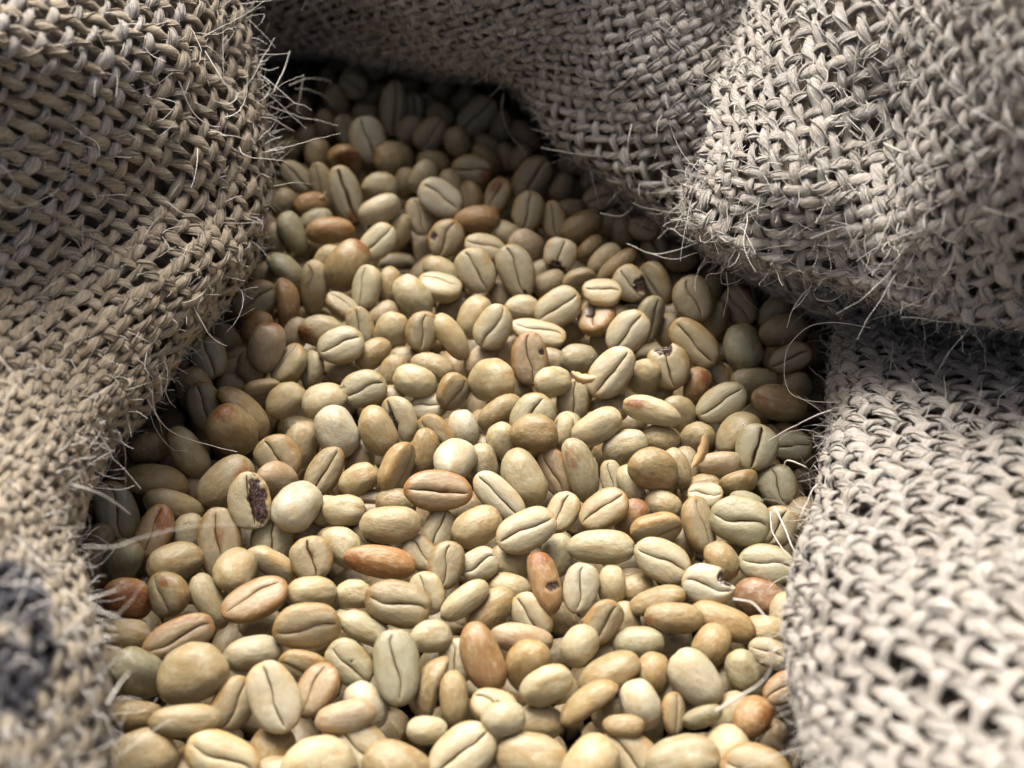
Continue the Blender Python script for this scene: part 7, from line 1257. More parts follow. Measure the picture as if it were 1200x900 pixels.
(-43.3,41.1,-19.3,0.58,0.15,0.36,0.72,5.35,3.94,2.63),(-40,46.9,-23.5,0.32,-0.51,-0.8,0.03,5.03,3.7,2.47),(-42.3,54.7,-19.7,0.6,-0.2,-0.77,0.1,4.82,3.55,2.37),(-41.9,61.3,-20.2,0.49,-0.23,0.44,0.72,5.03,3.7,2.47),
(-42.1,68.1,-20.6,0.02,0.29,0.59,-0.75,5.83,4.29,2.86),(-40.7,76,-19.1,0.63,-0.57,-0.37,0.37,4.77,3.51,2.34),(-41.4,84.6,-20.6,0.1,0.96,-0.22,0.11,5.78,4.25,2.83),(-43.6,93.5,-18.3,0.49,0.57,0.34,0.56,5.78,4.25,2.83),
(-41.9,102,-23.3,0.82,-0.33,-0.09,0.46,5.62,4.13,2.76),(-40.3,106.6,-20,0.17,0.26,0.91,-0.27,5.03,3.7,2.47),(-43,116,-21.3,0.34,0.39,0.68,-0.52,5.14,3.78,2.52),(-40.5,122.6,-18.9,0.15,0.13,0.95,-0.23,5.46,4.02,2.68),
(-43.5,129.4,-20.8,0.21,-0.18,0.88,-0.38,5.57,4.09,2.73),(-42.4,137.5,-19.8,0.65,-0.74,-0.1,0.13,5.72,4.21,2.81),(-33.7,-84.4,-20.9,0.87,0.33,0.35,-0.12,5.72,4.21,2.81),
(-35.7,-75.1,-20.8,0.59,0.31,0.74,0.12,5.57,4.09,2.73),(-34.6,-66.5,-21.7,0.09,0.95,-0.31,0.02,5.25,3.86,2.57),(-35,-61.4,-18.2,0.15,0.89,0.41,0.14,5.09,3.74,2.5),(-35.6,-53.3,-19.4,0.64,-0.3,0.69,-0.12,5.19,3.82,2.55),
(-35.6,-45.2,-19.7,0.34,0.29,-0.89,0.1,5.19,3.82,2.55),(-35.4,-37.5,-19.8,0.32,0.29,-0.9,0,5.62,4.13,2.76),(-36.4,-28.9,-19.5,0.39,-0,0.88,0.25,5.72,4.21,2.81),(-35.3,-22.1,-21.2,0.63,0.16,-0.74,0.17,5.46,4.02,2.68),
(-35.2,-14.8,-22.1,0.24,-0.7,0.12,0.66,5.09,3.74,2.5),(-35.6,-9.2,-20.6,0.32,0.87,-0.25,0.28,4.88,3.59,2.39),(-34.9,0.3,-20.2,0.04,0.09,0.81,0.58,4.77,3.51,2.34),(-35.4,6.4,-21,0.55,-0.8,-0.22,-0.06,5.03,3.7,2.47),
(-34.4,14.4,-18.4,0.11,0.94,-0.23,-0.21,5.19,3.82,2.55),(-35.8,21.1,-19.7,0.59,-0.4,-0.7,0.01,4.88,3.59,2.39),(-36.1,28.9,-20.2,0.13,-0.74,0.01,-0.67,5.67,4.17,2.78),(-36.3,37,-18.6,0.23,0.26,0.08,0.93,5.03,3.7,2.47),
(-35.1,44,-21.3,0.06,0.55,-0.39,-0.74,5.51,4.06,2.7),(-36.5,51.2,-20,0.22,0.54,-0.8,0.15,5.67,4.17,2.78),(-34.2,58.6,-21.6,0.74,0.33,-0.5,0.31,5.83,4.29,2.86),(-34.1,65.4,-19.9,0.78,-0.31,-0.47,-0.28,5.78,4.25,2.83),
(-36.1,71.4,-20,0.62,0.65,-0.37,0.22,5.67,4.17,2.78),(-32.9,78.8,-19.3,0.41,-0.26,-0.81,0.34,5.09,3.74,2.5),(-34.6,89.3,-20.4,0.12,-0.55,-0.81,-0.17,5.19,3.82,2.55),(-37.3,96.2,-17.9,0.42,0.28,0.86,-0.05,5.14,3.78,2.52),
(-33.2,101.9,-18.7,0.77,-0.08,-0.35,0.53,5.25,3.86,2.57),(-33.9,110.2,-19.7,0.06,-0.13,-0.24,-0.96,4.88,3.59,2.39),(-33.9,117.5,-20.6,0.26,-0.96,0.07,-0.11,5.78,4.25,2.83),
(-34.6,126.6,-19.9,0.79,-0.55,0.11,-0.24,5.72,4.21,2.81),(-35.6,133.7,-20.3,0.16,-0.32,-0.11,-0.92,5.19,3.82,2.55),(-34.2,141.7,-19.9,0.15,0.18,0.41,-0.88,5.25,3.86,2.57),
(-28.9,-77.6,-20,0,0.23,-0.88,-0.41,5.35,3.94,2.63),(-27.8,-70.2,-18.6,0.87,-0.29,0.05,-0.39,4.98,3.67,2.44),(-27.9,-63.3,-19.3,0.52,-0.5,0.68,0.11,5.14,3.78,2.52),
(-28.1,-56.2,-21.1,0.76,-0.12,-0.04,-0.64,4.77,3.51,2.34),(-28.3,-50.9,-18.3,0.97,-0.14,-0.11,-0.14,5.72,4.21,2.81),(-28.9,-42.7,-21.4,0.05,-0.88,0.08,0.47,5.78,4.25,2.83),
(-29,-33.1,-20.1,0.77,-0.56,-0.13,-0.29,5.35,3.94,2.63),(-28.9,-26.3,-19.7,0.35,-0.65,-0.36,-0.57,5.62,4.13,2.76),(-29.8,-17.8,-19.8,0.08,0.75,0.63,0.21,5.67,4.17,2.78),
(-25.3,-13.3,-20.7,0.09,0.73,0.5,0.45,5.62,4.13,2.76),(-29.7,-5.6,-19.2,0.15,-0.37,-0.14,-0.91,5.78,4.25,2.83),(-28.5,2.7,-20.4,0.15,0.83,0.08,-0.54,5.78,4.25,2.83),(-28,10.7,-19.2,0.45,0.1,-0.8,-0.38,4.98,3.67,2.44),
(-27.7,17.6,-21.6,0.08,0.88,-0.33,-0.34,5.3,3.9,2.6),(-25.8,24.7,-21.9,0.61,0.13,0.77,0.13,4.77,3.51,2.34),(-27.6,31.6,-20.2,0.4,0.69,0.33,0.5,5.46,4.02,2.68),(-29.6,39.7,-20.1,0.08,0.76,0.58,-0.29,4.77,3.51,2.34),
(-27.7,46.4,-19.2,0.22,0.47,0.85,-0.06,5.67,4.17,2.78),(-26.4,54.6,-21,0.29,-0.91,-0.27,-0.14,5.67,4.17,2.78),(-27.6,62.9,-20.8,0.85,-0.07,0.25,0.46,5.72,4.21,2.81),(-27,70.7,-20.9,0.75,0.62,-0.17,-0.15,5.62,4.13,2.76),
(-25.9,78.7,-22.4,0.59,0.32,-0.49,-0.56,5.62,4.13,2.76),(-27.9,83.9,-19.9,0.94,-0.11,-0.33,0.02,5.57,4.09,2.73),(-27.1,92.8,-19.4,0.04,-0.79,0.56,0.26,5.14,3.78,2.52),(-28.6,98,-21.7,0.07,-0.71,0.7,0.09,4.88,3.59,2.39),
(-28.2,105.9,-20.7,0.73,-0.14,-0.44,-0.5,4.88,3.59,2.39),(-26.7,114.3,-22.8,0.05,-0.8,-0.57,-0.2,5.19,3.82,2.55),(-27.1,121.1,-18.8,0.13,0.04,-0.71,0.69,4.82,3.55,2.37),
(-27.9,128.3,-20.3,0.42,-0.16,0.88,0.15,4.98,3.67,2.44),(-27.5,137.5,-22,0.84,-0.42,0.28,0.21,5.14,3.78,2.52),(-21.3,-81.7,-19.6,0.39,0.61,0.13,-0.68,5.14,3.78,2.52),
(-20.8,-74.9,-19.5,0.88,0.19,-0.34,-0.28,5.51,4.06,2.7),(-21.7,-65.8,-22.5,0.54,-0.07,0.08,0.84,5.72,4.21,2.81),(-21.6,-57.2,-22.8,0.65,-0.14,0.72,0.21,5.09,3.74,2.5),
(-20.7,-50.5,-19.3,0.52,-0.08,-0.36,0.77,5.35,3.94,2.63),(-20.6,-44.4,-20.5,0.6,0.39,0.45,-0.54,4.93,3.63,2.42),(-22.6,-38.5,-18.8,0.16,0,-0.26,-0.95,5.78,4.25,2.83),
(-20.2,-31.4,-19.8,0.16,0.02,-0.82,-0.54,4.82,3.55,2.37),(-22,-22.4,-20.9,0.46,0.21,-0.13,0.85,5.51,4.06,2.7),(-19.7,-14.8,-21.4,0.24,-0.36,-0.37,0.82,5.03,3.7,2.47),
(-20.3,-6.8,-21,0.54,-0.17,-0.71,-0.41,5.62,4.13,2.76),(-23.2,-1,-19.9,0.74,-0.01,0.66,0.15,5.25,3.86,2.57),(-21.7,7.1,-20.4,0.11,0.27,0.78,-0.56,5.14,3.78,2.52),(-20.6,13.1,-21.7,0.38,-0.44,-0.26,-0.77,5.3,3.9,2.6),
(-20.6,21,-19.9,0.89,-0.04,0.34,0.28,4.88,3.59,2.39),(-19.9,28.4,-19.3,0.57,-0.72,-0.38,0.15,5.14,3.78,2.52),(-20.3,35.4,-20.2,0.19,0.97,0.09,0.15,5.3,3.9,2.6),(-20.3,42.9,-21.2,0.06,0.32,-0.1,0.94,4.88,3.59,2.39),
(-20.6,51.4,-18.4,0.69,0.7,0.16,-0.04,5.41,3.98,2.65),(-19.7,59.3,-20,0.22,0.27,0.28,-0.9,5.09,3.74,2.5),(-19.6,65.4,-19.9,0.6,-0.77,-0.06,-0.23,4.77,3.51,2.34),(-20.3,73.8,-19.8,0.13,0,-0.63,-0.76,5.25,3.86,2.57),
(-18.8,80.2,-22.1,0.96,0.15,0.22,0.11,4.82,3.55,2.37),(-19,89.3,-20.2,0.91,-0.32,-0.12,-0.22,5.19,3.82,2.55),(-18.9,96.2,-18.7,0.51,0.17,0.83,0.12,5.78,4.25,2.83),(-23.1,102.7,-22.1,0.24,0.68,-0.41,-0.56,5.62,4.13,2.76),
(-19.3,112.2,-18.5,0.53,0.11,-0.04,-0.84,5.83,4.29,2.86),(-19.6,117.7,-21.8,0.77,0.08,0.09,-0.63,5.03,3.7,2.47),(-22.1,125.8,-20.1,0.64,-0.19,-0.74,-0.05,5.57,4.09,2.73),
(-17.7,131.4,-18.9,0.78,-0.1,0.52,-0.34,5.25,3.86,2.57),(-21.9,141,-19.9,0.07,0.85,-0.53,-0.03,5.62,4.13,2.76),(-12.8,-77.1,-21.2,0.43,0.24,-0.65,0.58,5.72,4.21,2.81),
(-12.7,-70.8,-17.9,0.77,-0.22,0.08,-0.59,4.88,3.59,2.39),(-14.2,-65.2,-21.6,0.7,0.43,0.22,0.52,5.51,4.06,2.7),(-12.8,-56.7,-20.3,-0,0,0.93,-0.36,5.78,4.25,2.83),(-15.5,-48.6,-19.6,0.33,0.61,0.42,0.58,5.19,3.82,2.55),
(-11.2,-42.8,-19.9,0.14,-0.66,0.62,-0.38,5.46,4.02,2.68),(-14.2,-34.3,-20.6,0.48,0.56,0.06,0.67,5.62,4.13,2.76),(-14.6,-25.9,-18.7,0.98,-0.15,-0.11,-0.05,5.19,3.82,2.55),
(-12.6,-18.4,-20.9,-0,0.45,-0.89,-0.09,4.88,3.59,2.39),(-13.7,-11.5,-22.5,0.99,0.1,-0,-0.13,5.67,4.17,2.78),(-12.9,-5.2,-20.2,0.32,0.36,-0.86,0.18,5.35,3.94,2.63),(-11.9,2.5,-17.9,0.66,-0.09,-0.22,0.71,5.62,4.13,2.76),
(-12.2,10.5,-18.9,0.28,-0.29,0.52,0.75,5.72,4.21,2.81),(-13.6,17.1,-20,0.16,0.13,0.14,-0.97,5.72,4.21,2.81),(-13.8,25.3,-20.7,0.53,0.41,0.66,-0.34,5.72,4.21,2.81),(-12.3,32.8,-19.3,0.82,-0.24,-0.34,-0.4,5.3,3.9,2.6),
(-14.1,41.1,-19.9,0.76,0.39,0.3,-0.43,5.78,4.25,2.83),(-14.8,49,-20.8,0.18,0.13,-0.41,-0.89,5.09,3.74,2.5),(-12.4,55.7,-19.8,0.19,0.18,-0.42,0.87,4.98,3.67,2.44),(-12.2,62,-18.8,0.4,0.79,-0.3,0.34,4.98,3.67,2.44),
(-13.5,68.9,-20.7,0.68,0.25,-0.68,0.1,5.35,3.94,2.63),(-13.4,76.3,-19.1,0.07,0.47,0.7,-0.53,4.82,3.55,2.37),(-13.6,83.6,-19.5,0.25,-0.87,0.31,0.29,5.09,3.74,2.5),(-12.7,91.5,-19.2,0.49,-0.72,0.38,-0.32,5.09,3.74,2.5),
(-12.1,99.5,-21,0.87,-0.19,-0.31,0.33,5.3,3.9,2.6),(-14,107.4,-19,0.21,0.44,-0.76,-0.43,5.67,4.17,2.78),(-12.4,115.1,-22.3,0.32,-0.46,-0.32,-0.77,4.98,3.67,2.44),(-14.5,120.8,-18.5,0.07,-0.99,0.12,0.06,5.3,3.9,2.6),
(-12.4,127.3,-20.7,0.4,-0.18,-0.6,-0.67,5.19,3.82,2.55),(-12.1,136.5,-19.3,0.76,-0.12,-0.56,0.31,5.41,3.98,2.65),(-4.3,-84.6,-20.2,0.2,0.67,-0.5,0.51,5.57,4.09,2.73),
(-4.9,-73.5,-19.5,0.63,-0.72,0.12,-0.27,5.19,3.82,2.55),(-7.2,-67.7,-20.5,0.43,0.58,0.38,-0.58,5.19,3.82,2.55),(-4.9,-60.7,-21.6,0.18,0.61,0.26,0.72,5.67,4.17,2.78),(-6.6,-52.5,-20.8,0.05,0.54,0.3,-0.78,5.35,3.94,2.63),
(-5.8,-46.1,-21.1,0.3,-0.13,0.92,0.23,5.14,3.78,2.52),(-5,-37.1,-19.2,0.81,-0.15,-0.22,-0.52,5.57,4.09,2.73),(-9.1,-31.3,-18.8,0.57,0.41,0.64,0.32,5.09,3.74,2.5),(-5.9,-24,-19.4,0.6,-0.43,-0.63,0.24,5.46,4.02,2.68),
(-6.8,-14.3,-19.5,0.27,0.9,-0.27,-0.22,5.3,3.9,2.6),(-5.5,-7.6,-21.3,0.57,0.67,-0.4,-0.26,5.14,3.78,2.52),(-5.4,-0.7,-20.3,0.09,0.59,0.15,-0.79,5.09,3.74,2.5),(-6.4,7.3,-20.9,0.15,0.05,0.61,-0.78,5.41,3.98,2.65),
(-6.4,14.9,-21.3,0.71,0.24,-0.59,-0.3,5.78,4.25,2.83),(-7.2,22.8,-18.4,0.15,0.73,0.06,0.67,4.98,3.67,2.44),(-6,28.6,-19.8,0.37,0.23,0.6,-0.67,5.03,3.7,2.47),(-6.2,35.3,-20.9,0.56,0.71,-0.26,-0.35,5.72,4.21,2.81),
(-8,44,-20.8,0.18,0.04,0.89,0.42,4.98,3.67,2.44),(-6.2,51.4,-17.9,0.72,-0.39,-0.12,0.56,5.57,4.09,2.73),(-6.3,58.3,-21.8,0.44,-0.78,0.44,0.03,5.09,3.74,2.5),(-7,65.8,-20.3,0.65,-0.54,0.45,0.29,4.88,3.59,2.39),
(-6,72.5,-20.9,0.28,-0.3,-0.55,0.72,5.62,4.13,2.76),(-6.1,80.1,-21.5,0.07,0.88,-0.34,0.33,5.03,3.7,2.47),(-5.9,85.7,-18.5,0.04,0.4,-0.91,0.05,5.57,4.09,2.73),(-6.1,94.7,-19.6,0.75,0.24,0.48,-0.39,4.77,3.51,2.34),
(-5.1,103.1,-18.9,0.12,-0.4,0.12,-0.9,5.03,3.7,2.47),(-6,110.4,-20.1,0.26,0.83,-0.41,0.29,5.3,3.9,2.6),(-6.8,117.6,-18.5,0.21,0.92,-0.04,0.34,4.88,3.59,2.39),(-5.5,124.6,-20.7,0.09,-0.83,-0.14,-0.53,5.78,4.25,2.83),
(-7.2,132.7,-20.3,0.55,-0.32,0.05,0.77,4.82,3.55,2.37),(-6.5,140.7,-20.4,0.31,-0.64,0.09,-0.7,5.67,4.17,2.78),(0.5,-79.1,-20.4,0.94,-0.32,-0.03,-0.11,5.19,3.82,2.55),(1,-70.6,-22.2,0.29,-0.37,0.78,-0.42,4.88,3.59,2.39),
(1.1,-65.1,-18.5,0.43,-0.32,-0.11,0.84,5.78,4.25,2.83),(2.3,-56.5,-22.1,0.55,-0.11,-0.83,-0.04,5.57,4.09,2.73),(2,-48,-19.1,0.31,0.31,0.02,0.9,5.51,4.06,2.7),(-0.1,-41.5,-20.9,0.56,-0.33,0.57,-0.49,5.14,3.78,2.52),
(1.6,-34.2,-20.4,0.27,0.23,0.82,0.44,5.25,3.86,2.57),(0.2,-25.4,-17.6,0.37,-0.69,-0.61,0.11,5.46,4.02,2.68),(0.5,-19.6,-22.6,0.87,-0.21,0.03,-0.45,4.93,3.63,2.42),(2.1,-11.9,-22.3,0.39,0.43,0.81,-0.11,5.78,4.25,2.83),
(0.5,-4.4,-18.3,0.71,-0.18,0.55,-0.39,5.83,4.29,2.86),(-0.1,3.8,-20.8,0.26,0.79,0.49,-0.25,5.25,3.86,2.57),(2.3,9.5,-20.8,0.54,-0.72,-0.1,-0.43,5.3,3.9,2.6),(-1,16.7,-20.2,0.28,0.35,0.46,0.77,5.35,3.94,2.63),
(0.3,24,-19.7,0.11,-0.1,-0.1,0.98,5.25,3.86,2.57),(0.8,32.4,-20.1,0.63,-0.57,-0.42,0.33,4.93,3.63,2.42),(1,41.1,-21.5,0.62,-0.23,0.24,-0.71,5.46,4.02,2.68),(-0.3,47.7,-18.1,0.79,-0.31,-0.17,0.5,4.93,3.63,2.42),
(2.3,54.7,-21.9,0.89,-0.37,0.25,-0.09,5.35,3.94,2.63),(0,62.8,-20.9,0.3,-0.78,-0.54,-0.08,5.46,4.02,2.68),(2,71.2,-19.7,0.49,-0.06,0.39,-0.78,5.3,3.9,2.6),(0.2,77.9,-18.5,0.14,0.55,-0.73,-0.39,5.3,3.9,2.6),
(0.1,84.3,-21.4,0.22,0.02,0.98,0.04,5.03,3.7,2.47),(0.8,91.5,-19.2,0.24,-0.94,0.15,-0.17,5.14,3.78,2.52),(0.9,98.1,-20.8,0.67,0.5,0.53,-0.13,5.25,3.86,2.57),(1.9,105.8,-18.9,0.43,0.51,-0.51,-0.55,5.03,3.7,2.47),
(1.1,114.1,-19.6,0.35,0.19,-0.21,0.9,5.72,4.21,2.81),(0.9,121.6,-21.6,0.05,0.57,-0.57,0.59,5.25,3.86,2.57),(1,129.6,-20.2,0.14,0.71,0.69,0.1,5.72,4.21,2.81),(-0.1,137.8,-20.3,0.77,0.45,0.39,-0.22,5.3,3.9,2.6),
(8,-79.1,-19.8,0.49,-0.6,-0.11,0.62,5.3,3.9,2.6),(7.5,-70.9,-20.2,0.39,-0.4,-0.06,-0.83,5.62,4.13,2.76),(8.1,-62.7,-20,0.38,-0.22,-0.53,0.73,5.78,4.25,2.83),(7.7,-55.5,-20.5,0.21,0.3,0.33,0.87,4.82,3.55,2.37),
(8.3,-48.6,-19.6,0.68,0.16,0.41,0.58,5.25,3.86,2.57),(7.5,-40,-20,0.05,0.81,0.13,0.58,4.88,3.59,2.39),(8.7,-33.4,-21.2,0.26,-0.41,-0.69,-0.54,5.3,3.9,2.6),(6.2,-26.6,-22.6,0.41,-0.88,-0.01,-0.23,5.03,3.7,2.47),
(8.1,-18.7,-20.3,0.64,-0.72,-0.12,0.23,5.57,4.09,2.73),(9.3,-10.4,-19,0.35,-0.58,-0.73,-0.09,5.19,3.82,2.55),(6.6,-5.2,-19.8,0.59,0.16,0.45,-0.65,4.82,3.55,2.37),(7.8,1.5,-20.1,0.35,0.08,0.85,-0.4,5.72,4.21,2.81),
(9.3,9.1,-19.6,0.13,0.78,-0.29,0.54,4.82,3.55,2.37),(7.9,18.3,-20.5,0.34,-0.65,0.68,0.04,5.03,3.7,2.47),(6.5,26,-20.9,0.56,-0.69,0.39,-0.25,5.19,3.82,2.55),(9.9,32.5,-19.6,0.95,-0.3,-0.1,0.01,5.3,3.9,2.6),
(10.1,40.7,-18.7,0.29,-0.8,0.52,-0.05,5.19,3.82,2.55),(7.5,48.6,-20.1,0.56,0.67,0.44,0.21,5.57,4.09,2.73),(10,56.9,-19.5,0.48,0.78,0.27,0.3,5.51,4.06,2.7),(6.1,61.7,-19.4,0.8,0.1,0.53,0.28,5.41,3.98,2.65),
(9.1,67.9,-19.6,0.5,-0.19,0.37,0.76,5.3,3.9,2.6),(9.1,76.6,-20.4,0.37,-0.41,0.6,-0.58,5.46,4.02,2.68),(8.2,85.9,-18.6,0.61,0.08,-0.27,0.74,5.03,3.7,2.47),(8.4,92.5,-19.1,0.32,-0.87,0.37,-0.06,5.83,4.29,2.86),
(8.6,99.6,-21.3,0.31,0.86,-0.4,-0.05,5.09,3.74,2.5),(8.2,105.1,-20.1,0.39,0.81,-0.42,0.13,4.93,3.63,2.42),(8.9,113.3,-18.6,0.77,0.1,0.25,-0.58,5.72,4.21,2.81),(7.4,120.4,-18.7,0.26,0.06,0.11,-0.96,4.77,3.51,2.34),
(8.3,128.9,-21.8,0.23,-0.93,-0,-0.28,5.35,3.94,2.63),(7.4,136.6,-20.7,0.78,-0.45,0.41,-0.16,5.62,4.13,2.76),(15.5,-81.9,-18.7,0.7,-0.04,0.33,-0.63,5.57,4.09,2.73),(16,-75.3,-21.1,0.38,-0.92,-0.11,-0.01,5.67,4.17,2.78),
(15.4,-69.2,-20.8,0.7,0.46,0.4,-0.37,5.78,4.25,2.83),(15.2,-60.8,-20,0.95,0.12,-0.27,0.08,5.78,4.25,2.83),(16.6,-52.1,-20,0.65,0.61,-0.14,-0.43,5.25,3.86,2.57),(14.7,-43.9,-19.7,0.36,-0.29,0.72,-0.52,5.41,3.98,2.65),
(13.2,-37.7,-19.9,0.59,0.6,0.31,0.45,5.62,4.13,2.76),(15.6,-29.7,-22.6,1,0,0.08,0.04,5.19,3.82,2.55),(15.3,-23.9,-18.4,0.67,-0.45,-0.34,0.48,5.19,3.82,2.55),(16.9,-14.8,-21.4,0.77,-0.27,0.1,0.57,4.88,3.59,2.39),
(16.7,-7.3,-22.8,0.85,0.36,0.09,-0.37,5.25,3.86,2.57),(12.8,-1.9,-19.4,0.72,0.02,-0.45,-0.52,4.93,3.63,2.42),(15.5,4.5,-18.4,0.76,0.3,-0.47,0.33,5.25,3.86,2.57),(15.3,14.3,-20.5,0.26,-0.23,-0.93,-0.09,5.67,4.17,2.78),
(15.2,22.1,-22.3,0.18,-0.66,-0.09,-0.72,5.41,3.98,2.65),(13.7,27.9,-19.7,0.08,-0.2,0.69,-0.69,5.03,3.7,2.47),(16.7,36.2,-21.2,0.62,-0.29,-0.4,0.61,5.72,4.21,2.81),(15.5,45,-19.4,0.02,-0.7,0.66,-0.26,4.88,3.59,2.39),
(14.4,50.3,-16.6,0.22,0.11,0.35,0.91,5.57,4.09,2.73),(17.1,57.5,-20.7,0.18,0.52,-0.8,-0.24,5.09,3.74,2.5),(16,65.9,-22.3,0.28,-0.84,0.45,-0.08,5.09,3.74,2.5),(16.2,73.4,-19.1,0.72,0.14,-0.53,-0.43,5.03,3.7,2.47),
(15.3,81.1,-18.4,0.14,-0.58,-0.54,-0.59,5.72,4.21,2.81),(16.6,89,-21.4,0.33,-0.78,-0.35,-0.4,5.72,4.21,2.81),(16.4,96.3,-19.5,0.13,-0.98,-0.13,0.08,5.25,3.86,2.57),(16,104,-20.2,0.28,-0.78,0.47,0.29,4.88,3.59,2.39),
(16.3,110.7,-20.4,0.79,-0.28,-0.54,0.07,4.98,3.67,2.44),(14.4,118.6,-21,0.75,-0.33,-0.44,-0.37,5.14,3.78,2.52),(15.4,123.9,-20.7,0.63,0.74,0.08,-0.2,5.62,4.13,2.76),(15,132.1,-21.2,0.8,-0.41,0.08,-0.42,5.09,3.74,2.5),
(16.9,139.7,-19.4,0.6,-0.18,0.52,-0.58,5.25,3.86,2.57),(22.6,-80.9,-19.4,0.64,-0.56,0.04,-0.53,5.19,3.82,2.55),(23.6,-70.7,-21.9,0.05,0.7,0.71,0.04,4.88,3.59,2.39),(23.1,-65,-18.7,0.3,-0.06,-0.22,-0.92,5.46,4.02,2.68),
(23,-56.7,-20.4,0.18,-0.59,-0,-0.79,5.83,4.29,2.86),(22.4,-48.6,-21.2,0.61,-0.01,0.75,-0.25,5.62,4.13,2.76),(22,-41.1,-21.2,0.11,-0.3,0.95,-0.06,5.03,3.7,2.47),(23.8,-34.5,-19.1,0.25,0.77,-0.37,0.45,5.72,4.21,2.81),
(21.9,-26.9,-20.5,0.85,-0.33,0.4,-0.11,5.62,4.13,2.76),(23.4,-19.1,-19.1,0.29,0.72,-0.3,0.56,4.93,3.63,2.42),(20.7,-11.6,-18.5,0.95,-0.28,0.03,0.13,5.51,4.06,2.7),(25.2,-4.7,-20.1,0.72,-0,-0.69,0.08,5.19,3.82,2.55),
(21.3,0.9,-20,0.07,0.44,-0.83,0.33,5.35,3.94,2.63),(20.9,8.3,-19.8,0.1,0.36,0.18,-0.91,5.62,4.13,2.76),(23.1,17.1,-20.7,0.77,-0.1,0.03,-0.63,5.19,3.82,2.55),(22.8,24.8,-21.5,0.47,-0.88,0.01,0.11,5.41,3.98,2.65),
(22.2,30,-20.6,0.41,0.52,0.39,-0.64,4.93,3.63,2.42),(23.2,39.2,-19.2,0.88,-0.41,0.24,0.05,5.09,3.74,2.5),(22.6,47.6,-20.2,0.66,0.47,0.13,-0.57,4.88,3.59,2.39),(23.2,56.2,-19.9,0.17,0.33,-0.39,-0.84,4.88,3.59,2.39),
(22.6,62.5,-19.5,0.08,-0.62,0.03,0.78,4.77,3.51,2.34),(22.1,69.5,-22.6,0.81,-0.04,0.5,-0.29,5.67,4.17,2.78),(23.1,76.7,-18.7,0.48,0.81,0.32,0.09,4.88,3.59,2.39),(23.3,83.7,-19.6,0.7,0.01,0.69,0.19,5.35,3.94,2.63),
(22.7,92.5,-19.9,0.39,0.46,-0.16,0.78,4.88,3.59,2.39),(23.5,99.7,-20.2,0.5,0.36,-0.78,0.1,5.03,3.7,2.47),(21.9,107.2,-21,0.24,-0.72,-0.08,0.65,5.78,4.25,2.83),(21.9,116.8,-21.5,0.23,0.77,0.57,0.15,5.78,4.25,2.83),
(22.9,122.5,-17.8,0.14,0.84,0.43,-0.3,5.51,4.06,2.7),(21.2,130.5,-17.9,0.16,-0.98,-0.02,0.1,5.57,4.09,2.73),(24,135.8,-20.3,0.02,0.12,-0.66,0.74,5.03,3.7,2.47),(29.9,-82.9,-19.6,0.66,-0.51,-0.21,-0.51,4.77,3.51,2.34),
(29.2,-74.1,-18.4,0.1,0.55,-0.76,0.34,4.98,3.67,2.44),(29.5,-67,-19.4,0.64,-0.43,-0.64,0.01,4.82,3.55,2.37),(29.8,-59.4,-18.7,0.16,0.96,-0.06,-0.2,5.62,4.13,2.76),(28.9,-51.9,-20.4,0.06,0.34,-0.58,0.74,5.35,3.94,2.63),
(28.8,-45.3,-20.9,0.42,-0.06,0.6,0.67,5.3,3.9,2.6),(32.4,-37.7,-20.5,0.16,0.51,-0.66,0.52,5.03,3.7,2.47),(28.4,-29.6,-19.1,0.76,-0.45,0.42,-0.21,4.93,3.63,2.42),(28.7,-22.3,-19.3,0.86,0.38,0.33,0.08,4.93,3.63,2.42),
(30.2,-15.3,-20.2,0.39,0.09,0.9,0.19,5.09,3.74,2.5),(29.6,-7.9,-20.3,0.65,0.57,0.47,0.17,5.46,4.02,2.68),(30.2,0.2,-19.8,0.26,-0.16,-0.04,0.95,5.25,3.86,2.57),(30.1,6.8,-21.2,0.7,-0.42,-0.49,-0.31,4.88,3.59,2.39),
(28.6,12.6,-20,0.09,-0.73,0.19,-0.65,5.03,3.7,2.47),(29.5,20.3,-19.4,0.24,0.59,-0.76,0.16,5.67,4.17,2.78),(29.5,28.2,-19.6,0.5,-0.57,-0.1,-0.64,5.78,4.25,2.83),(31.2,35.5,-20.4,0.69,0.44,-0.22,-0.53,5.83,4.29,2.86),
(30.3,44.6,-17.8,0.08,0.11,0.96,-0.24,5.14,3.78,2.52),(29.2,52,-20.6,0.74,-0.55,-0.33,0.21,5.3,3.9,2.6),(30.1,58.4,-19,0.39,0.08,0.88,-0.26,5.35,3.94,2.63),(30,65.8,-21.5,0.73,-0,-0.64,0.25,5.25,3.86,2.57),
(30.8,73.6,-20.3,0.15,-0.7,0.65,0.26,4.88,3.59,2.39),(30,81.2,-19.5,0.4,-0.59,-0.03,0.7,5.14,3.78,2.52),(28.9,88.4,-20.7,0.94,-0.31,0.09,0.11,5.3,3.9,2.6),(29.1,95.5,-19.8,0.01,-0.7,0.34,0.63,5.14,3.78,2.52),
(31.2,102.5,-20.4,0.55,-0.11,0.82,0.12,5.35,3.94,2.63),(29.4,110.4,-19.4,0.31,-0.03,0.95,0.02,5.35,3.94,2.63),(29.7,117.7,-19.1,0.74,-0.26,0.47,0.41,5.67,4.17,2.78),(30.8,123.6,-19,0.16,0.94,0.08,-0.28,4.93,3.63,2.42),
(29.8,131.3,-18.7,0.15,0.54,-0.68,-0.48,5.14,3.78,2.52),(29.2,141.2,-19.3,0.39,0.88,0.27,-0.01,5.57,4.09,2.73),(37.5,-79.6,-20,0.26,-0.44,-0.75,0.42,5.57,4.09,2.73),(37,-72.2,-19.8,0.56,-0.76,-0.2,-0.25,5.41,3.98,2.65),
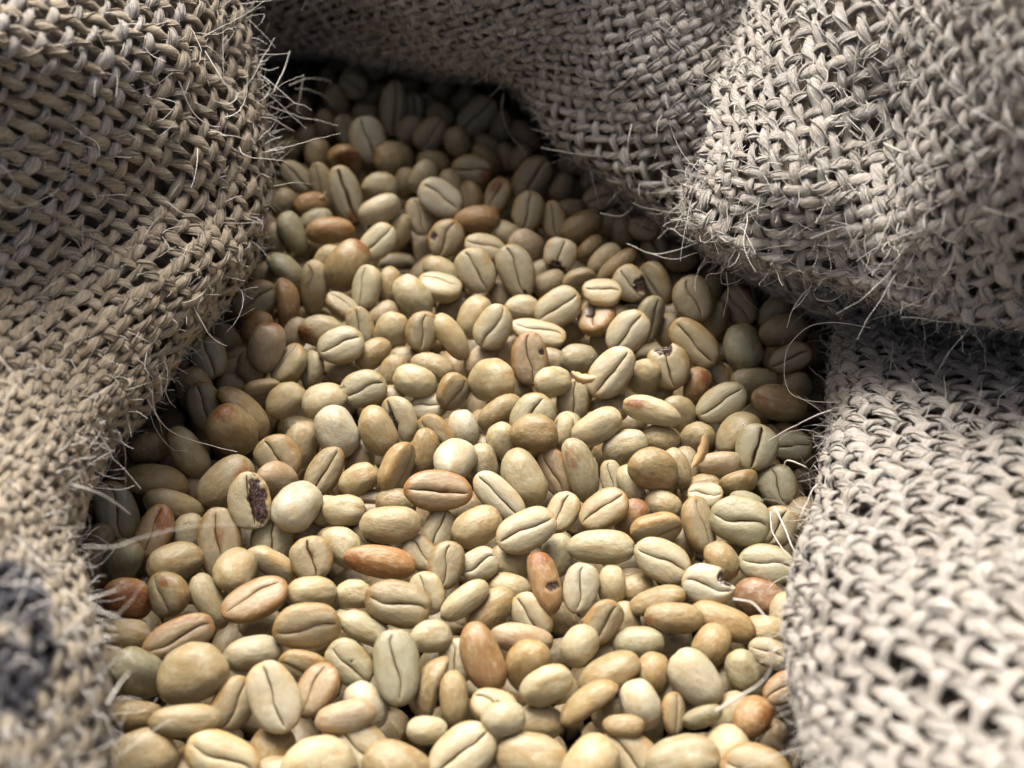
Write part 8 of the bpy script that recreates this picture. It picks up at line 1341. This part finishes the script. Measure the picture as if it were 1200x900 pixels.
(36.8,-64.4,-20.3,0.71,-0.2,-0.54,0.41,5.19,3.82,2.55),(36.4,-56.2,-21.5,0.16,0.46,0.83,0.28,5.78,4.25,2.83),(37.1,-47.8,-21.7,0.56,-0.06,0.43,0.71,5.51,4.06,2.7),(37.2,-43,-19.1,0.04,-0.29,-0.94,0.17,4.77,3.51,2.34),
(36,-33.3,-18.9,0.62,0.75,0.06,-0.22,5.19,3.82,2.55),(37.9,-27.2,-19.5,0.88,0.03,-0.47,0.08,5.67,4.17,2.78),(37.5,-20.1,-20.3,0.47,0.84,0.14,-0.23,5.51,4.06,2.7),(36.8,-12.1,-20.6,0.43,-0.36,-0.39,-0.73,5.78,4.25,2.83),
(37.1,-4,-21.5,0.03,-0.64,-0.71,-0.29,5.41,3.98,2.65),(36,4.2,-21.7,0.28,0.55,0.63,-0.48,5.35,3.94,2.63),(36.5,10.5,-18.3,0.48,-0.22,0.84,-0.12,5.14,3.78,2.52),(38.6,15.4,-21.2,0.24,-0.06,0.97,0.05,5.62,4.13,2.76),
(37.5,23.1,-19.2,0.49,0.41,0.21,-0.74,5.35,3.94,2.63),(37.3,33.5,-21.1,0.59,-0.21,-0.76,-0.16,5.03,3.7,2.47),(36.4,40.5,-20.3,0.65,0.09,-0.75,0.02,4.98,3.67,2.44),(36.3,46.7,-22.7,0.87,0.41,-0.14,0.21,5.62,4.13,2.76),
(37,54.4,-20.5,0.3,-0.25,-0.92,0.07,5.25,3.86,2.57),(36.3,63.3,-19.6,0.26,0.31,0.2,0.89,5.78,4.25,2.83),(36,70.5,-19.9,0.34,-0.8,0.41,0.27,5.3,3.9,2.6),(37.3,78,-20.7,0.26,0.11,0.33,0.9,5.72,4.21,2.81),
(37.4,84.7,-21.4,0.07,-0.11,-0.76,0.64,5.35,3.94,2.63),(37,91.7,-19.3,0.72,0.63,0.27,0.1,5.09,3.74,2.5),(36.5,97.7,-19.9,0.33,0.29,-0.76,0.47,4.88,3.59,2.39),(36.7,107.9,-20.8,0.09,0.82,0.23,-0.52,5.78,4.25,2.83),
(38.5,114.5,-20.4,0.07,-0.87,-0.3,0.38,5.03,3.7,2.47),(37.1,121.3,-18,0.14,-0.98,-0.03,0.16,4.82,3.55,2.37),(36.9,128.7,-21.1,0.52,0.71,0.46,-0.11,5.03,3.7,2.47),(35.6,137,-19.4,0.7,0.13,-0.29,-0.64,4.93,3.63,2.42),
(46,-82.3,-19.5,0.09,-0.19,0.08,0.97,4.93,3.63,2.42),(45.9,-74.9,-19.1,0.09,-0.66,0.22,-0.71,5.35,3.94,2.63),(44.8,-67.4,-19.4,0.18,0.31,-0.87,-0.34,5.62,4.13,2.76),(44.8,-60.3,-21.6,0.41,0.71,0.23,-0.52,5.67,4.17,2.78),
(43.2,-52.8,-18.9,0.74,0.18,0.25,-0.6,4.98,3.67,2.44),(44.1,-45.6,-20.9,0.16,-0.8,0.55,-0.2,5.3,3.9,2.6),(45,-37.5,-18.4,0.16,-0.89,0.37,-0.21,5.25,3.86,2.57),(45.8,-30.3,-20,0.5,-0.83,0.05,0.26,4.98,3.67,2.44),
(43.4,-24.5,-21.3,0.28,-0.78,0.42,0.38,4.98,3.67,2.44),(44.3,-14.6,-18.5,0.45,-0.46,0.72,0.28,5.19,3.82,2.55),(43.6,-6.8,-18.7,0.88,0.45,-0,0.17,5.51,4.06,2.7),(43.3,-0,-19.3,0.39,-0.1,0.92,-0,5.51,4.06,2.7),
(41.9,7.5,-19.8,0.57,0.2,-0.68,-0.41,5.14,3.78,2.52),(46.2,13.7,-20.7,0.68,0.27,0.52,0.44,5.57,4.09,2.73),(45.7,21.4,-19.7,0.32,-0.4,-0.49,-0.7,5.51,4.06,2.7),(43.6,28.7,-19.9,0.11,-0.88,-0.3,0.36,5.78,4.25,2.83),
(43.4,36,-18.3,0.11,-0.35,-0.89,0.28,4.88,3.59,2.39),(46.6,42.9,-21.7,0.56,-0.32,0.54,-0.54,5.46,4.02,2.68),(44,50.8,-21.8,0.8,0.09,0.36,0.48,5.35,3.94,2.63),(44.3,59.7,-20.2,0.74,0.21,-0.35,0.54,5.03,3.7,2.47),
(45.1,66.1,-20.4,0.44,-0.31,0.74,0.4,5.35,3.94,2.63),(45.5,72.1,-19.8,0.43,-0.76,-0.32,-0.36,5.41,3.98,2.65),(45.5,80.5,-18.9,0.04,0.2,-0.01,-0.98,5.19,3.82,2.55),(45.7,88.3,-19.3,0.81,0.1,-0.43,0.39,5.62,4.13,2.76),
(46.3,95.8,-18.1,0.24,-0.96,-0.05,-0.12,5.51,4.06,2.7),(44.5,103.5,-20.6,0.5,-0.09,0.03,0.86,5.78,4.25,2.83),(43.8,110.6,-18.6,0.83,-0.4,0.21,0.34,4.93,3.63,2.42),(44.3,117.7,-19.3,0.46,0.19,0.78,0.37,5.46,4.02,2.68),
(43.9,126.6,-19.3,0.57,0.1,0.81,0.09,5.78,4.25,2.83),(42.9,138.8,-18.6,0.51,0.58,-0.22,-0.6,5.41,3.98,2.65),(52.2,-40.8,-20,0.17,-0.63,-0.76,-0.01,5.72,4.21,2.81),(51,-32.8,-20,0.47,-0.23,-0.76,-0.38,5.51,4.06,2.7),
(51.8,-25.2,-21,0.29,0.64,0.45,0.55,5.19,3.82,2.55),(49.6,-18.3,-19,0.57,-0.76,-0.26,0.19,5.46,4.02,2.68),(52.9,-11.3,-22.5,0.78,-0.11,0.06,-0.62,5.03,3.7,2.47),(52.9,-5.7,-18.5,0.77,-0.55,-0.09,0.32,5.46,4.02,2.68),
(51.7,1.1,-19.8,0.61,-0.14,-0.72,-0.31,5.3,3.9,2.6),(51,10.1,-19.8,0.41,-0.06,-0.88,-0.23,5.14,3.78,2.52),(52.8,16.8,-18.7,0.06,-0.14,-0.21,-0.97,4.93,3.63,2.42),(52.5,24.3,-20.1,0.55,-0.23,0.64,-0.48,5.35,3.94,2.63),
(51.4,33.9,-19.8,0.02,0.81,-0.53,-0.27,5.03,3.7,2.47),(52.9,41.6,-19.9,0.8,0.33,0.11,-0.49,5.14,3.78,2.52),(52.4,49,-19.3,0.04,0.2,-0.89,0.41,5.09,3.74,2.5),(49.2,55,-20.1,0.51,-0.26,-0.8,0.16,4.82,3.55,2.37),
(51.8,63.5,-19.1,0.8,0.39,0.2,0.41,5.19,3.82,2.55),(57.6,-17.2,-19.7,0.45,0.42,-0.39,-0.69,5.35,3.94,2.63),(59.9,-8.5,-19.6,0.28,-0.92,-0.26,0.08,4.98,3.67,2.44),(61.1,0.3,-19.6,0.82,0.47,-0.09,0.31,5.72,4.21,2.81),
(56.8,6.2,-19.6,0.53,-0.3,0.79,0.02,5.35,3.94,2.63),(59.8,15,-20.2,0.55,-0.39,-0.67,0.31,4.82,3.55,2.37),(58.8,22.3,-20.5,0.56,-0.62,-0.42,-0.34,5.78,4.25,2.83),(57.6,28.9,-21.4,0.21,-0.61,-0.1,-0.76,5.46,4.02,2.68),
(58,36.9,-19.6,0.4,-0.03,-0.89,-0.24,5.35,3.94,2.63),(60.1,43.4,-19.7,0.45,0.22,0.5,-0.71,4.88,3.59,2.39),(60,52.1,-19,0.44,0.87,0.19,-0.1,4.93,3.63,2.42),(65.3,8.7,-19.4,0.54,-0.81,0.21,-0.03,5.72,4.21,2.81),
(64.5,16.8,-19,0.21,0.66,0.45,0.56,5.83,4.29,2.86),(66.3,26.4,-19.3,0.52,-0.63,-0.58,0.04,5.19,3.82,2.55),(64.1,32.1,-20.4,0.7,-0.06,0.7,-0.12,5.19,3.82,2.55),(66.6,39.9,-18.9,0.76,0.5,-0.37,0.21,5.62,4.13,2.76),
]


beans = []
for k, (x, y, z, qw, qx, qy, qz, a, b, c, tone, roll, feat, label) in enumerate(BEANS):
    r = np.random.default_rng(500 + k)
    fl = dict(s.split(':') if ':' in s else (s, '1') for s in feat.split())
    side = 40 < abs(roll) < 140
    if side and a / b > 1.5: me = BENT[k % 3]
    elif abs(roll) > 140 and a / b < 1.5 : me = ROUND[k % 3]
    else: me = MESHES[(k * 7) % len(MESHES)]
    dents, nub, kw = [], None, dict(KINDS[k % len(KINDS)])
    if 'wide' in fl: me = WIDE
    if 'open' in fl: me = OPEN
    for key in ('eaten', 'hole', 'slot'):
        if key in fl:
            v = [float(s) for s in fl[key].split(',')]
            if key == 'slot': dents.append((v[0], v[1], v[2], .14, .75, .5, .18))
            else: dents.append((v[0], v[1], v[2], v[3], v[3] * 1.15, v[3] * 1.6, .30 if key == 'eaten' else .16))
    if 'cavity' in fl: dents.append((.0, -.40, .6, .98, .58, 1.1, .20))
    if 'gap' in fl: dents.append((.15, .07, .45, .70, .20, .7, .42))
    if 'notch' in fl: dents.append((.78, .62, .2, .46, .5, 1.2, .45))
    if 'nub' in fl: nub = (-.4, .75, .5, .3, .35)
    if dents or nub:
        me = to_mesh('coffee_bean', bean_mesh('b', 900 + k, **kw, dents=dents, nub=nub))
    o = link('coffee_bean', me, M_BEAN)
    o.location = (x * MM, y * MM, z * MM)
    o.rotation_mode = 'QUATERNION'; o.rotation_quaternion = (qw, qx, qy, qz)
    o.scale = (a * MM, b * MM, c * MM)
    v = 1 + r.normal(0, .05); w = r.normal(0, .025)
    t = TINT[tone]
    o.color = (min(.85, t[0] * v * (1 + w)), min(.82, t[1] * v), min(.75, t[2] * v * (1 - 1.5 * w)), 1)
    o['stain'] = [0.0, 0.0, 0.0]; o['stain_radius'] = 0.0
    if 'stain' in fl:
        v = [float(s) for s in fl['stain'].split(',')]
        o['stain'] = v[:3]; o['stain_radius'] = v[3]
    if 'orangecrease' in fl:
        o['stain'] = [.25, .0, .35]; o['stain_radius'] = .22
    tag(o, label, 'coffee bean', 'green coffee beans heaped in the sack')
    beans.append(o)
    if 'torn' in fl or 'chip' in fl:
        # a lifted scrap of silver skin, part of this bean
        n = 9; u = np.linspace(0, 1, n)
        P = np.stack([.15 + .75 * u, -.75 + 1.2 * u * (1 - u) * 1.2, -.62 - .12 * np.sin(u * 3.1)], 1) if 'torn' in fl else np.stack([.7 + .35 * u, -.2 + .35 * u, -.35 + .2 * np.sin(u * 4)], 1)
        wd = .16 * np.sin(np.pi * (0.12 + .85 * u)) * (1 + .3 * np.sin(u * 23))
        A = P + np.array([0, 0, -.28]); Bq = P + np.stack([wd, wd, -.06 + 0 * u], 1)
        Vv = np.concatenate([P, Bq * .5 + A * .5 * 1.0, Bq])
        Fq = [(r0 * n + i, r0 * n + i + 1, (r0 + 1) * n + i + 1, (r0 + 1) * n + i) for r0 in range(2) for i in range(n - 1)]
        mm = mesh_np('skin_flake', Vv, Fq)
        link('skin_flake', mm, M_HUSK if 'torn' in fl else M_SILVER, o)

# the rest of the heap, too many and too hidden to pick apart
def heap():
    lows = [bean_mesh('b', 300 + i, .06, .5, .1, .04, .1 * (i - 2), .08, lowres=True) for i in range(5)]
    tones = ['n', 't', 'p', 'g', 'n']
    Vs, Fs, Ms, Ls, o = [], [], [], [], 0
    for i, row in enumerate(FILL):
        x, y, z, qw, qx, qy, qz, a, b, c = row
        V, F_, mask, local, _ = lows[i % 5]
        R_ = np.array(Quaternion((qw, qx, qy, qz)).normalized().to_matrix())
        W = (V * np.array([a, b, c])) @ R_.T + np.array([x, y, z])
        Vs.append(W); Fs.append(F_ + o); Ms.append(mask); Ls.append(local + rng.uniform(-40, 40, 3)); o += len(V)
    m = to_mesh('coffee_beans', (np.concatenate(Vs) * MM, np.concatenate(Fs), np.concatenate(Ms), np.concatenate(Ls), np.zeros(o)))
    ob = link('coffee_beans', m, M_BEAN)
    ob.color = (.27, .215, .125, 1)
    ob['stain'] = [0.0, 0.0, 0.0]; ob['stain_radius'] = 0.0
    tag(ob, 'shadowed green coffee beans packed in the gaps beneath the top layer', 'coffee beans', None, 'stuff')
heap()

# ------------------------------------------------------------------ husk scraps lying on the beans
def husk(label, px, py, depth, Lpx, wpx, ang, curl, mat):
    s = depth / FPX
    n, k = 13, 5
    u = np.linspace(-1, 1, n); v = np.linspace(-1, 1, k)
    Uu, Vv = np.meshgrid(u, v, indexing='ij')
    wd = np.sqrt(np.maximum(1 - np.abs(Uu) ** 2.2, 0.02)) * (1 + .12 * np.sin(Uu * 11))
    X = Uu * Lpx / 2 * s; Y = Vv * wd * wpx / 2 * s + curl * Lpx * s * .3 * (Uu ** 2)
    Zz = -abs(Vv * wd) ** 2 * wpx * s * .5 + .2 * Uu * wpx * s
    ca, sa = math.cos(math.radians(ang)), math.sin(math.radians(ang))
    c = at(px, py, depth)
    W = CAM - c; W /= np.linalg.norm(W)
    Rr = np.cross(UP, W); Rr /= np.linalg.norm(Rr); Uu2 = np.cross(W, Rr)
    ax = ca * Rr + sa * Uu2; ay = -sa * Rr + ca * Uu2
    top = X.ravel()[:, None] * ax + Y.ravel()[:, None] * ay + Zz.ravel()[:, None] * W
    th = 0.08
    V = np.concatenate([top, top - W * th])
    Q = []
    N = n * k
    for i in range(n - 1):
        for j in range(k - 1):
            q = (i * k + j, (i + 1) * k + j, (i + 1) * k + j + 1, i * k + j + 1)
            Q.append(q); Q.append(tuple(N + w for w in q[::-1]))
    for i in range(n - 1):
        Q.append((i * k, N + i * k, N + (i + 1) * k, (i + 1) * k))
        Q.append((i * k + k - 1, (i + 1) * k + k - 1, N + (i + 1) * k + k - 1, N + i * k + k - 1))
    o = link('husk_flake', mesh_np('husk_flake', V * MM, Q), mat)
    o.location = c * MM
    tag(o, label, 'husk', 'husk scraps among the beans')
husk('thin curved orange husk sliver standing between beans near the lower right fold', 823, 530, 258, 42, 12, 68, .35, M_HUSK)
husk('pale broken ring of husk clinging round the foot of a round bean', 683, 444, 274, 30, 12, -12, .55, M_HUSK)
